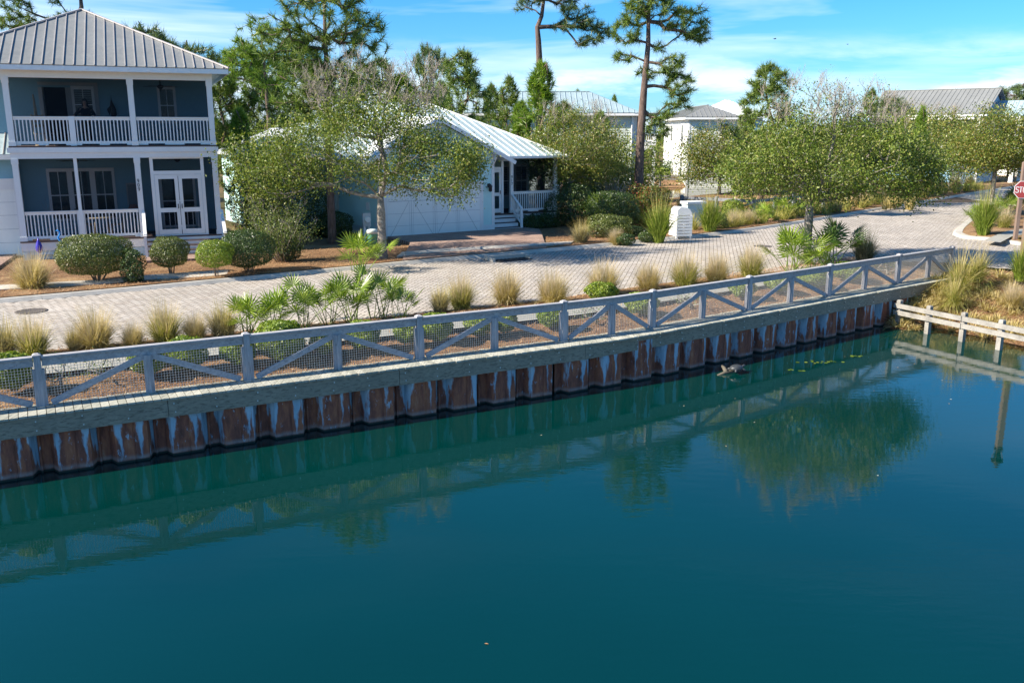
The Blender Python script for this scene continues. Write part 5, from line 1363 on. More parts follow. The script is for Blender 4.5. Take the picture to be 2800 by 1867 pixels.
# slatted utility screens
x, y = G(1860, 652); us = thing('slatted_bin', 'white slatted timber bin enclosure at the far kerb between two green grass clumps', 'bin enclosure', (x, y, 0.1), R(14))
b = MB()
for k in range(7):
    z = .04 + k * .135; b.box(-.38, .38, -.40, -.375, z, z + .105); b.box(-.40, -.375, -.37, .40, z, z + .105); b.box(.375, .40, -.37, .40, z, z + .105); b.box(-.38, .38, .375, .40, z, z + .105)
b.build('slats', M['white'], us); b = MB()
for sx in (-.33, .33):
    for sy in (-.33, .33): b.box(sx - .04, sx + .04, sy - .04, sy + .04, -.1, .98)
b.build('post', M['white'], us)
b = MB(); pr_ = [(-.36, .985), (.36, .985), (.36, 1.06), (.26, 1.24), (.10, 1.32), (-.2, 1.34), (-.33, 1.24)]; n7 = len(pr_); b.add([(x_, -.36, z_) for x_, z_ in pr_] + [(x_, .36, z_) for x_, z_ in pr_], [tuple(range(n7)), tuple(range(n7, 2 * n7))[::-1]] + [(i, i + n7, (i + 1) % n7 + n7, (i + 1) % n7) for i in range(n7)]); b.build('lid', M['white'], us)
x, y = G(1893, 622); ut = thing('utility_cabinet', 'white flat topped utility cabinet just behind the slatted bin', 'utility cabinet', (x, y, 0.05), R(20))
b = MB(); b.box(-.5, .5, -.3, .3, 0, 1.15); b.build('body', M['skirt'], ut); b = MB(); b.box(-.56, .56, -.36, .36, 1.15, 1.27); b.build('top', M['white'], ut)
# stop sign, lamp post, far pole
x, y = G(2776, 651, .2); st = thing('stop_sign', 'red octagonal STOP sign on a leaning brown timber post at the corner', 'sign', (x, y, .15), 0)
b = MB(); b.box(-.075, .075, -.075, .075, 0, 3.3); b.add([(-.075, -.075, 3.3), (.075, -.075, 3.3), (.075, .075, 3.3), (-.075, .075, 3.3), (0, 0, 3.38)], [(0, 1, 4), (1, 2, 4), (2, 3, 4), (3, 0, 4)]); b.build('post', M['post_brown'], st)
sa_ = -0.35
def oct_(r, y): return [(r * math.cos(PI / 8 + k * PI / 4), y, 2.15 + r * math.sin(PI / 8 + k * PI / 4)) for k in range(8)]
b = MB(); A = oct_(.40, -.105) + oct_(.40, -.095); b.add(A, [tuple(range(8)), tuple(range(8, 16))[::-1]] + [(i, i + 8, (i + 1) % 8 + 8, (i + 1) % 8) for i in range(8)]); so_ = b.build('sign_border', M['white'], st)
b = MB(); A = oct_(.375, -.112) + oct_(.375, -.104); b.add(A, [tuple(range(8)), tuple(range(8, 16))[::-1]] + [(i, i + 8, (i + 1) % 8 + 8, (i + 1) % 8) for i in range(8)]); b.build('sign_plate', M['red'], st)
b = MB(); Hh = .25; ww = .125
def stroke(pts, cx):
    for (x1, z1), (x2, z2) in zip(pts, pts[1:]): b.beam((cx + x1 * ww, -.114, 2.025 + z1 * Hh), (cx + x2 * ww, -.114, 2.025 + z2 * Hh), .006, .034, (1e-3, 0, 1)) if abs(x1 - x2) > abs(z1 - z2) * .6 else b.beam((cx + x1 * ww, -.114, 2.025 + z1 * Hh), (cx + x2 * ww, -.114, 2.025 + z2 * Hh), .034, .006, (0, 1, 0))
stroke([(.5, .8), (.35, .97), (-.3, .97), (-.5, .8), (-.4, .58), (.4, .42), (.5, .2), (.3, .03), (-.35, .03), (-.5, .2)], -.24)
stroke([(-.5, .96), (.5, .96)], -.085); stroke([(0, .96), (0, 0)], -.085)
stroke([(-.45, .2), (-.45, .8), (-.2, .98), (.2, .98), (.45, .8), (.45, .2), (.2, .02), (-.2, .02), (-.45, .2)], .08)
stroke([(-.45, 0), (-.45, .97)], .24); stroke([(-.45, .96), (.25, .96), (.45, .8), (.45, .62), (.25, .46), (-.45, .46)], .24)
b.build('lettering', M['white'], st)
x, y = G(2790, 752, 0.0); lpst = thing('lamp_post', 'dark brown lamp post with a lantern top at the bank beside the pavement', 'lamp post', (x + .02, y, 0), 0)
b = MB(); b.box(-.09, .09, -.09, .09, 0.35, 3.4); b.build('post', M['post_brown'], lpst)
b = MB(); b.box(-.15, .15, -.15, .15, -.3, .42); b.box(-.17, .17, -.17, .17, .42, .48); b.box(-.11, .11, -.11, .11, .48, .66); b.build('base', M['post_black'], lpst)
b = MB(); b.lathe([(.05, 3.4), (.16, 3.42), (.16, 3.46), (.08, 3.5)], 8); b.lathe([(.22, 3.86), (.20, 3.92), (.06, 4.08), (.02, 4.16)], 8)
for k in range(4): a = PI / 4 + k * PI / 2; b.beam((math.cos(a) * .11, math.sin(a) * .11, 3.47), (math.cos(a) * .19, math.sin(a) * .19, 3.88), .02, .02)
b.build('lantern_frame', M['post_black'], lpst)
b = MB(); b.lathe([(.08, 3.5), (.16, 3.86)], 8); b.build('lantern_glass', M['glass'], lpst)
x, y = AT(1911, 470, 92)[0], 92; b = MB(); b.box(-.12, .12, -.12, .12, 0, 3.4); b.box(-.16, .16, -.16, .16, 3.4, 3.5)
setp(b.build('timber_pole', M['post_black'], None, (x, y, 0)), 'dark bare timber pole standing on the golden bank beyond the pond', 'pole')
# two birds in the sky
for (u, v, Y, lab, s) in ((2118, 107, 90, 'small dark bird in the sky beside the tall pine crown', 1.0), (2317, 122, 110, 'small dark bird in the clear sky above the twiggy oak', .8)):
    x, z = AT(u, v, Y); b = MB(); b.tube([(-.14, 0, 0), (0, 0, 0), (.12, 0, .02), (.2, 0, .01)], [.01, .05, .04, .015], 6)
    b.add([(-.05, .04, .01), (.06, .04, .01), (-.04, .30, .08), (-.05, -.04, .01), (.06, -.04, .01), (-.04, -.30, .08), (-.05, .04, .02), (.06, .04, .02), (-.05, -.04, .02), (.06, -.04, .02)], [(0, 1, 2), (4, 3, 5), (2, 7, 6), (5, 8, 9)])
    o = b.build('bird', M['black'], None, (x, Y, z), .4); o.scale = (s, s, s); setp(o, lab, 'bird', 'birds in the sky')
#PART6
# ------------------------------------------------------------------ plant generators
def rnd_unit(n):
    v = nr.normal(0, 1, (n, 3)); return v / np.linalg.norm(v, axis=1)[:, None]
def leaves_np(P, per, spread, size, up=0.25, flat=0.8, asp=0.5):
    """diamond leaves round each cluster point"""
    P = np.repeat(np.asarray(P, float), per, 0); n = len(P)
    o = nr.normal(0, 1, (n, 3)) * np.array([spread, spread, spread * flat]); c = P + o
    u = rnd_unit(n); w_ = rnd_unit(n); w_[:, 2] += up; nrm = w_ / np.linalg.norm(w_, axis=1)[:, None]
    u = u - nrm * (u * nrm).sum(1)[:, None]; u /= np.linalg.norm(u, axis=1)[:, None]
    v = np.cross(nrm, u); L = size * nr.uniform(0.6, 1.25, n)[:, None]
    return np.stack([c - u * L * .5, c + v * L * asp * .5 + nrm * L * .06, c + u * L * .5, c - v * L * asp * .5 + nrm * L * .06], 1)
def needles_np(P, D, size, per, width, bias=0.55):
    n = len(P) * per
    P = np.repeat(np.asarray(P, float), per, 0); D = np.repeat(np.asarray(D, float), per, 0)
    d = D * bias + rnd_unit(n) * 0.8; d /= np.linalg.norm(d, axis=1)[:, None]
    L = size * nr.uniform(.65, 1.1, n)[:, None]
    P = P - D * (size * nr.uniform(-.1, .75, n))[:, None]
    s_ = np.cross(d, rnd_unit(n)); s_ /= np.linalg.norm(s_, axis=1)[:, None] + 1e-9
    return np.stack([P - s_ * width / 2, P + s_ * width / 2, P + d * L], 1)
def grow(trunk, rad, clusters, r_tip=0.012, k_len=0.45, jit=0.10, down=1.2, arc=0.12):
    """trunk: list of points, rad: radii there; clusters: points to reach. Returns a bark MB and the direction at each cluster"""
    nodes = [np.array(p, float) for p in trunk]; par = [i - 1 for i in range(len(trunk))]; pl = [0.0] * len(trunk); cnt = [0] * len(trunk)
    dirs = [None] * len(clusters)
    C_ = np.asarray(clusters, float); T = np.asarray(trunk, float)
    dist = np.array([np.min(np.linalg.norm(T - c, axis=1)) for c in C_])
    NP = np.array(nodes); PL = np.array(pl)
    ntr = len(trunk); ok0 = 1 if ntr > 2 else 0
    for ci in np.argsort(dist):
        c = C_[ci]; dv = NP - c
        cost = np.linalg.norm(dv, axis=1) + k_len * PL + down * np.maximum(0, dv[:, 2])
        cost[:ok0] += 50
        p = int(np.argmin(cost)); a = NP[p]; L = np.linalg.norm(c - a); k = max(1, min(4, int(L / 0.45)))
        new = []
        for j in range(1, k + 1):
            f = j / k; q = a + (c - a) * f
            if j < k: q = q + nr.normal(0, jit * min(1, L), 3) * .5 + np.array([0, 0, -arc * L * math.sin(PI * f) * 0.5])
            new.append(q); par.append(p if j == 1 else len(par) - 1)
        NP = np.vstack([NP, new]); PL = np.concatenate([PL, [PL[p] + L * (j + 1) / k for j in range(k)]])
        cnt += [0] * k
        cnt[-1] = 1
        d = NP[-1] - NP[par[-1]]; dirs[ci] = d / (np.linalg.norm(d) + 1e-9)
    for i in range(len(par) - 1, ntr - 1, -1): cnt[par[i]] += cnt[i]
    rr = [0] * len(par)
    for i in range(len(par)):
        rr[i] = rad[i] if i < ntr else r_tip * max(1, cnt[i]) ** 0.5
    b = MB(); b.tube([tuple(p) for p in trunk], rad, 10)
    for i in range(ntr, len(par)):
        p = par[i]; r1 = rr[i]; r0 = min(rr[p], r1 * 1.35) if p < ntr else min(rr[p], r1 * 1.25)
        b.tube([tuple(NP[p]), tuple(NP[i])], [r0, r1], 5 if r1 > .03 else (4 if r1 > .015 else 3), 0, False)
    return b, np.array(dirs)
def blob(c, r, n, shell=0.35):
    u = rnd_unit(n); k = (shell + (1 - shell) * nr.random(n)) ** (1 / 2.0)
    k = k * (1 + 0.18 * np.sin(u[:, 0] * 5 + c[0]) * np.cos(u[:, 1] * 4 + c[2]))
    return np.asarray(c) + u * k[:, None] * np.asarray(r)
def spikes(P, n, L, r=0.006):
    """bare upright twigs with a few side shoots"""
    b = MB()
    for p in P:
        for _ in range(n):
            d = Vector((rng.gauss(0, .35), rng.gauss(0, .35), 1)).normalized(); l = L * rng.uniform(.5, 1.15); q = Vector(p)
            m = q + d * l * .5 + Vector((rng.gauss(0, .04), rng.gauss(0, .04), 0)); e = q + d * l + Vector((rng.gauss(0, .05), rng.gauss(0, .05), 0))
            b.tube([q, m, e], [r * 1.5, r, r * .5], 3, 0, False)
            for _k in range(3):
                t = rng.uniform(.3, .9); s_ = q.lerp(e, t); b.tube([s_, s_ + Vector((rng.gauss(0, .12), rng.gauss(0, .12), rng.uniform(.08, .25)))], [r * .8, r * .4], 3, 0, False)
    return b
GRP_OAK = 'live oaks by the road'
def oak(name, label, cat, base, fork, r0, blobs, bare=(), leafm='oakleaf', per=150, lsize=.098, spread=.28, group=None, barkm='oakbark', lean=(0, 0)):
    t = thing(name, label, cat, base, 0, group)
    trunk = [(0, 0, -.15), (lean[0] * .2, lean[1] * .2, fork * .35), (lean[0] * .6, lean[1] * .6, fork * .7), (lean[0], lean[1], fork), (lean[0] * 1.2, lean[1] * 1.2, fork * 1.35)]
    rad = [r0 * 1.25, r0, r0 * .9, r0 * .92, r0 * .6]
    cl = np.concatenate([blob(c, r, n) for c, r, n in blobs]); nl = len(cl)
    bc = np.concatenate([blob(c, r, n) for c, r, n in bare]) if len(bare) else np.zeros((0, 3))
    b, dirs = grow(trunk, rad, np.concatenate([cl, bc]), .0075)
    b.build('trunk', M[barkm], t)
    V = [leaves_np(cl, per, spread, lsize)]
    if len(bc): V.append(leaves_np(bc, max(4, per // 6), .24, lsize * .8))
    link('crown', np_mesh('crown', np.concatenate(V), 4, M[leafm]), t)
    if len(bc): spikes(bc, 4, .62).build('bare_twigs', M['twig'], t)
    return t
def pine_mesh(H, r0, cl, needle, size=.36, per=34, width=.026, bias=.55, trunk=None, up=.5, bark_='pinebark'):
    if trunk is None: trunk = [(0, 0, -.2)] + [(rng.gauss(0, .05) * k, rng.gauss(0, .05) * k, H * k / 7) for k in range(1, 8)]
    n = len(trunk); rad = [r0 * (1.15 - .95 * i / (n - 1)) for i in range(n)]
    b, dirs = grow(trunk, rad, cl, .012, .3, .08, .5, -.10)
    dirs = dirs + np.array([0, 0, up]); dirs /= np.linalg.norm(dirs, axis=1)[:, None]
    return b.mesh('trunk', M[bark_]), np_mesh('crown', needles_np(cl, dirs, size, per, width, bias), 3, M[needle])
def cone_cl(H, z0, cr, n, pw=.75, hollow=.25):
    t = nr.random(n) ** .85; z = z0 + (H - z0) * t
    r = cr * ((1 - t) ** pw * .95 + .05) * (1 + .25 * np.sin(t * 23)) * np.sqrt(hollow + (1 - hollow) * nr.random(n)); a = nr.random(n) * 2 * PI
    return np.stack([r * np.cos(a), r * np.sin(a), z], 1)
def PX(u, v, Y): x, z = AT(u, v, Y); return (x, Y, z)
def pblobs(bl, Y, base):
    """needle cluster points from pixel blobs (u, v, ru, rv, n) at depth Y, local to base"""
    out = []
    for (u, v, ru, rv, n) in bl:
        x, z = AT(u, v, Y); k = Y / F
        out.append(blob((x - base[0], 0, z - base[2]), (ru * k, max(ru, rv) * k * .8, rv * k), int(n * 1.5)))
    return np.concatenate(out)
def mature_pine(label, base, Y, tr, r0, bl, needle='needle', size=.38, per=36, width=.028, group=None, twigs=()):
    t = thing('pine_tree', label, 'pine tree', base, 0, group)
    trunk = [(0, 0, -.3)]
    for (u, v) in tr:
        x, z = AT(u, v, Y); trunk.append((x - base[0], nr.normal(0, .05), z - base[2]))
    tm, cm = pine_mesh(0, r0, pblobs(bl, Y, base), M and needle, size, per, width, .45, trunk, .25)
    link('trunk', tm, t); link('crown', cm, t)
    return t
def palm_mesh(name, nf, mat, R0=.75, leaf=.55, hgt=.55):
    """saw palmetto: fans of stiff folded leaflets on arching stalks"""
    V = []; b = MB()
    for i in range(nf):
        a = i * 2.399 + rng.gauss(0, .2); tilt = rng.uniform(.10, .95); L = R0 * rng.uniform(.65, 1.1)
        d = Vector((math.cos(a) * math.sin(tilt), math.sin(a) * math.sin(tilt), math.cos(tilt)))
        p0 = Vector((rng.gauss(0, .10), rng.gauss(0, .10), 0)); p1 = p0 + d * L * .5 + Vector((0, 0, .05)); h = p0 + d * L
        b.tube([p0, p1, h], [.012, .009, .007], 4, 0, False)
        side = d.cross(Vector((0, 0, 1))).normalized() if abs(d.z) < .98 else Vector((1, 0, 0)); nrm = side.cross(d).normalized()
        fd = (d * .85 + Vector((math.cos(a), math.sin(a), -.15)) * .35).normalized(); side = fd.cross(nrm).normalized(); nrm = side.cross(fd)
        m = 13; ll = leaf * rng.uniform(.8, 1.1)
        for k in range(m):
            th = (k / (m - 1) - .5) * 2 * R(100); e = fd * math.cos(th) + side * math.sin(th) + nrm * (.16 * math.cos(th * 1.4))
            e.normalize(); Lk = ll * (1 - .22 * abs(th) / 2) * rng.uniform(.9, 1.06)
            wv = (e.cross(nrm)).normalized() * .023; tip = h + e * Lk - Vector((0, 0, .03 * Lk * rng.random())); mid = h + e * Lk * .5
            V.append([h, mid + wv, tip, mid - nrm * .012]); V.append([h, mid - nrm * .012, tip, mid - wv])
    me = np_mesh(name, np.array([[tuple(p) for p in q] for q in V]), 4, M[mat])
    return me, b.mesh('stalks', M[mat])
def grass_mesh(name, n, H, spread, mats, curve=.55, w_=.011, plume=0, plume_m=1, rb=.13):
    def blades(n, H, spread, w_, curve, rb):
        a = nr.random(n) * 2 * PI; sp = np.abs(nr.normal(0, spread, n)); L = H * nr.uniform(.55, 1.08, n)
        r = rb * np.sqrt(nr.random(n)); base = np.stack([r * np.cos(a), r * np.sin(a), np.zeros(n) - .03], 1)
        a2 = a + nr.normal(0, .5, n); out = np.stack([np.cos(a2), np.sin(a2), 0 * a], 1); sd = np.stack([-np.sin(a2 + nr.normal(0, .6, n)), np.cos(a2), 0 * a], 1)
        pts = []
        for f in (0, .35, .7, 1.0):
            th = sp * (0.35 + curve * f * 1.6); th = np.minimum(th, 1.9)
            off = out * (np.sin(th) * L * f)[:, None] + np.array([0, 0, 1]) * (np.cos(th) * L * f)[:, None]
            pts.append(base + off)
        Q = []
        ws = (w_, w_ * .9, w_ * .6, w_ * .12)
        for i in range(3):
            Q.append(np.stack([pts[i] - sd * ws[i], pts[i] + sd * ws[i], pts[i + 1] + sd * ws[i + 1], pts[i + 1] - sd * ws[i + 1]], 1))
        return np.stack(Q, 1).reshape(-1, 4, 3)
    V = blades(n, H, spread, w_, curve, rb); mi = np.zeros(len(V), int)
    if plume:
        # one island per stroke is not needed for plumes
        V2 = blades(plume, H * 1.5, spread * .8, w_ * .55, curve * .6, rb); V2 = V2.reshape(-1, 3, 4, 3)[:, 1:].reshape(-1, 4, 3)
        V = np.concatenate([V, V2]); mi = np.concatenate([mi, np.ones(len(V2), int)])
    return np_mesh(name, V, 4, [M[m] for m in mats], mi)
def shrub_np(r, n, size, lump=.10, fill=.25, stemh=0.0):
    u = rnd_unit(n); k = np.where(nr.random(n) < fill, nr.uniform(.45, .95, n), nr.normal(1.0, .035, n))
    k = k * (1 + lump * np.sin(u[:, 0] * 4.1 + 1) * np.cos(u[:, 2] * 3.7 + u[:, 1] * 4.4))
    c = u * k[:, None] * np.asarray(r) + np.array([0, 0, r[2] + stemh])
    d = rnd_unit(n); nm = u * .9 + rnd_unit(n) * .75; nm /= np.linalg.norm(nm, axis=1)[:, None]
    d = d - nm * (d * nm).sum(1)[:, None]; d /= np.linalg.norm(d, axis=1)[:, None]; s_ = np.cross(nm, d); L = size * nr.uniform(.7, 1.3, n)[:, None]
    ok = c[:, 2] > 0.0
    q = np.stack([c - d * L * .5, c + s_ * L * .28, c + d * L * .5, c - s_ * L * .28], 1)
    return q[ok]
def stems(r, h, n=7, rad=.014):
    b = MB()
    for i in range(n):
        a = i * 2.4; q = (math.cos(a) * r[0] * rng.uniform(.3, .8), math.sin(a) * r[1] * rng.uniform(.3, .8), h + r[2] * rng.uniform(.5, 1.3))
        b.tube([(math.cos(a) * .05, math.sin(a) * .05, -.05), (q[0] * .35, q[1] * .35, h * .6 + .1), q], [rad * 1.5, rad, rad * .5], 5)
    return b
def shrub(label, loc, r, mat, n=None, size=.045, stemh=.12, name='shrub', cat='shrub', group=None, lump=.10, rz=0, fill=.25, nst=7):
    t = thing(name, label, cat, loc, rz, group)
    n = int(n * 1.9) if n else n
    n = n or int(4500 * (r[0] * r[1] + r[0] * r[2] * 2) / .6)
    link('foliage', np_mesh('foliage', shrub_np(r, n, size, lump, fill, stemh), 4, M[mat]), t)
    stems(r, stemh, nst).build('stems', M['stem'], t)
    return t
#PART7
# ------------------------------------------------------------------ trees
def gz0(u, v, z=.06): p = G(u, v, z); return (p[0], p[1], z - .02)
oak('live_oak', 'broad live oak with bare twiggy tops in front of the white garage door', 'oak tree', (-4.85, 33.4, .05), 1.75, .17,
    [((-1.3, .2, 4.1), (3.6, 3.0, 1.6), 135), ((2.3, -.5, 3.55), (1.8, 2.0, 1.25), 85), ((-3.9, 0, 3.5), (1.7, 1.9, 1.3), 55), ((.2, 0, 5.2), (2.2, 2.0, .8), 50)],
    [((-1.4, .2, 6.3), (1.5, 1.2, 1.1), 60), ((1.3, .1, 6.1), (1.3, 1.1, 1.1), 60)], group=GRP_OAK)
oak('live_oak', 'round live oak rising from bright palmettos between the fence and the road', 'oak tree', (10.75, 32.6, .05), 1.75, .17,
    [((.6, 0, 3.75), (3.3, 2.9, 1.5), 210), ((3.5, .4, 3.35), (1.6, 1.8, 1.15), 80), ((-1.9, 0, 3.2), (1.4, 1.7, 1.1), 55)],
    [((-.2, .1, 5.6), (1.7, 1.3, .9), 56), ((2.0, .1, 5.3), (1.4, 1.1, .9), 44)], per=150, group=GRP_OAK)
oak('street_tree', 'slender pale trunked street tree beside the garage house porch railing', 'tree', gz0(1557, 612), 2.1, .085,
    [((.1, 0, 4.1), (2.3, 2.0, 1.7), 140), ((1.3, -.2, 3.1), (1.3, 1.3, .9), 45), ((-1.0, -.1, 3.1), (1.1, 1.2, .8), 35)], [((-.6, 0, 5.6), (.9, .7, .6), 14), ((1.2, 0, 5.4), (.6, .6, .7), 10)], 'oakleaf2', 120, .095, group='street trees')
oak('street_tree', 'street tree with a pale mottled trunk above the corner bed palmettos by the stop sign', 'tree', G(2706, 590, .2) + (.15,), 1.9, .13,
    [((.1, 0, 4.1), (2.5, 2.3, 1.6), 120), ((1.6, 0, 3.4), (1.5, 1.5, 1.0), 40), ((-1.5, 0, 3.3), (1.3, 1.4, .9), 45)], (), 'oakleaf2', 170, .12, .36, group='street trees')
oak('street_tree', 'large leafy street tree past the road bend below the blue gable house', 'tree', (29.0, 66, 0), 1.6, .16,
    [((0, 0, 4.0), (3.8, 3.4, 1.9), 110)], [((0, 0, 6.0), (1.6, 1.4, .6), 14)], 'oakleaf2', 100, .17, .5, group='street trees')
oak('street_tree', 'street tree behind the far kerb, mostly hidden by the round live oak', 'tree', (21.5, 59, 0), 1.6, .15,
    [((0, 0, 3.9), (3.0, 2.8, 1.8), 90)], [((0, 0, 5.9), (1.2, 1.2, .7), 16)], 'oakleaf', 100, .15, .42, group='street trees')
oak('street_tree', 'wide crowned tree beyond the pond in front of the white house', 'tree', (16.0, 70, 0), 1.3, .14,
    [((0, 0, 3.2), (3.2, 2.6, 1.9), 120), ((1.8, 0, 2.6), (2.0, 1.6, 1.5), 50), ((-1.8, 0, 2.2), (1.6, 1.6, 1.3), 40)], [((0, 0, 5.0), (1.5, 1.3, .5), 14)], 'oakleaf2', 100, .16, .45, group='street trees')
oak('street_tree', 'dark leafy tree at the left edge of the pond beneath the tall pine', 'tree', (7.2, 55, 0), 1.1, .12,
    [((0, 0, 2.7), (2.4, 2.2, 1.6), 75), ((-2.0, 0, 2.2), (1.6, 1.6, 1.2), 40)], (), 'oakleaf', 100, .15, .42, group='street trees')
oak('street_tree', 'street tree at the far kerb directly before the dark screened bays', 'tree', (33.2, 71, 0), 1.6, .16,
    [((0, 0, 3.9), (3.2, 3.0, 2.0), 110)], [((0, 0, 6.0), (1.4, 1.3, .5), 12)], 'oakleaf2', 100, .17, .48, group='street trees')
oak('street_tree', 'low spreading tree between the white house and the round live oak', 'tree', (20.5, 77, 0), 1.0, .13,
    [((0, 0, 2.6), (3.0, 2.4, 1.7), 90)], (), 'oakleaf2', 100, .16, .45, group='street trees')
oak('thicket_tree', 'bushy tree between the slender street tree and the tall pine', 'tree', (4.2, 50, 0), .9, .10,
    [((0, 0, 3.2), (2.2, 1.9, 1.9), 90)], [((.6, 0, 5.2), (1.0, .8, .6), 12)], 'oakleaf2', 100, .13, .4)
for k, (x, y, s_, lab) in enumerate(((37.5, 77.5, .85, 'distant leafy tree below the white columned porch house'), (49, 89, 1.0, 'distant leafy tree at the far end of the road, nearest the frame edge'), (27, 92, 1.0, 'distant leafy tree between the pond and the blue gable house'))):
    oak('street_tree', lab, 'tree', (x, y, 0), 1.4, .15, [((0, 0, 3.4), (3.6 * s_, 3.2, 1.8), 70)], (), 'oakleaf2' if k != 1 else 'oakleaf', 45, .2, .55, group='street trees')
# wispy multi stem shrub in front of the left house
t = thing('crape_shrub', 'wispy multi stemmed pale shrub behind the dark clipped shrubs', 'shrub', gz0(775, 716))
b = MB(); cl = []
for k in range(26):
    a_ = k * 2.4; ti = rng.uniform(.12, .85); L_ = rng.uniform(1.7, 2.9) * (1 - .25 * ti); q = Vector((math.cos(a_) * math.sin(ti) - .14, math.sin(a_) * math.sin(ti), math.cos(ti)))
    p0 = Vector((math.cos(a_) * .10, math.sin(a_) * .10, -.05)); pts_ = [p0 + q * L_ * f_ + Vector((math.cos(a_), math.sin(a_), 0)) * .25 * f_ * f_ + Vector((rng.gauss(0, .03), rng.gauss(0, .03), 0)) for f_ in (0, .3, .6, .85, 1.0)]
    b.tube(pts_, [.022, .018, .012, .007, .003], 5)
    for f_ in (.42, .55, .68, .8, .92, 1.0): cl.append(p0 + q * L_ * f_ + Vector((math.cos(a_), math.sin(a_), 0)) * .25 * f_ * f_)
b.build('stems', M['oakbark'], t)
link('foliage', np_mesh('foliage', leaves_np([tuple(c_) for c_ in cl], 44, .17, .072), 4, M['yaupon']), t)
spikes([tuple(c_) for c_ in cl[3::4]], 2, .4, .005).build('bare_twigs', M['twig'], t)

# pines
GP = 'pines behind the houses'
bA = (G(908, 668)[0], G(908, 668)[1], 0); YA = bA[1]
mature_pine('big full crowned pine rising behind the broad live oak, its top cut by the frame', bA, YA, [(906, 600), (900, 450), (893, 300), (893, 200), (890, 100), (886, 0), (884, -70)], .17,
            [(880, 40, 120, 95, 95), (775, 110, 75, 65, 42), (1000, 110, 65, 75, 42), (850, 200, 95, 70, 50), (955, 215, 70, 60, 36), (790, 300, 70, 50, 26), (890, 330, 60, 45, 18), (930, -40, 90, 50, 24)], 'needle', .40, 40, .028, GP)
bB = (AT(735, 345, 50)[0], 50, 0)
mature_pine('pine with a bare lower trunk just right of the porch house roof', bB, 50, [(737, 600), (736, 420), (733, 330), (728, 240), (722, 160), (712, 90)], .16,
            [(700, 110, 70, 55, 46), (730, 190, 65, 50, 36), (655, 170, 55, 50, 34), (760, 250, 45, 40, 18)], 'needle_b', .42, 36, .032, GP)
bT = (AT(1475, 330, 56)[0], 56, 0)
mature_pine('tall sparse pine with long bare limbs reaching over the young pines', bT, 56, [(1480, 500), (1476, 330), (1475, 167), (1472, 113), (1469, 76), (1481, 45), (1487, 0), (1492, -60), (1494, -120)], .23,
            [(1612, 112, 42, 16, 16), (1560, 66, 40, 20, 18), (1620, 68, 40, 22, 22), (1660, 95, 26, 14, 8), (1575, 28, 48, 20, 18), (1440, 6, 45, 22, 16), (1530, -10, 60, 22, 24), (1480, -70, 80, 50, 40), (1514, 78, 8, 8, 2)], 'needle_d', .42, 40, .030, 'tall pines')
bF = (AT(1745, 480, 48)[0], 48, 0)
mature_pine('tall pine with tufted green limbs on both sides of a straight dark trunk', bF, 48, [(1746, 520), (1749, 417), (1757, 300), (1761, 238), (1768, 170), (1772, 119), (1773, 60), (1777, 0), (1780, -70)], .24,
            [(1780, 20, 75, 38, 42), (1880, 60, 60, 42, 46), (1915, 95, 38, 20, 14), (1715, 85, 42, 34, 26), (1700, 155, 26, 16, 9), (1740, 40, 40, 30, 16), (1835, 180, 40, 32, 26), (1860, 235, 40, 40, 30), (1870, 285, 26, 20, 9), (1765, 200, 26, 16, 9), (1810, 130, 20, 14, 5), (1790, -60, 110, 50, 50), (1800, 345, 38, 36, 20), (1830, 300, 24, 20, 8)], 'needle', .42, 42, .028, 'tall pines')
bL = (AT(210, 60, 54)[0], 54, 0)
mature_pine('old pine with thick forked limbs behind the porch house roof', bL, 54, [(208, 300), (208, 100), (212, 60), (222, 20), (216, -40)], .30,
            [(35, 12, 45, 26, 20), (70, 58, 42, 24, 22), (20, 62, 34, 22, 14), (150, 62, 36, 14, 10), (190, 50, 44, 16, 14), (240, 52, 14, 14, 6), (150, 0, 20, 12, 5), (60, -50, 90, 30, 30), (230, -60, 60, 30, 20)], 'needle', .42, 38, .030, GP)
YV = []
YV.append(pine_mesh(7, .11, cone_cl(7.0, 1.0, 2.0, 230), 'needle_b', .42, 34, .034, .8, None, 1.0))
YV.append(pine_mesh(7, .11, cone_cl(7.0, 1.6, 1.75, 210, .6), 'needle', .42, 34, .034, .8, None, 1.0))
YV.append(pine_mesh(7, .12, cone_cl(7.0, 2.0, 2.3, 250, .5, .4), 'needle', .44, 34, .034, .6, None, .7))
YV.append(pine_mesh(7, .12, np.concatenate([blob((0, 0, 6.1), (2.1, 2.0, .75), 120), blob((.8, .3, 4.9), (1.5, 1.4, .5), 50)]), 'needle_d', .44, 34, .036, .5, None, .4))
def young(label, u, Y, vtop, var, wide=1.0, grp=GP):
    x, z = AT(u, vtop, Y); s = z / 7.25
    t = thing('pine_tree', label, 'pine tree', (x, Y, 0), rng.random() * 6.28, grp)
    t.scale = (s * wide, s * wide, s)
    link('trunk', YV[var][0], t); link('crown', YV[var][1], t)
    return t
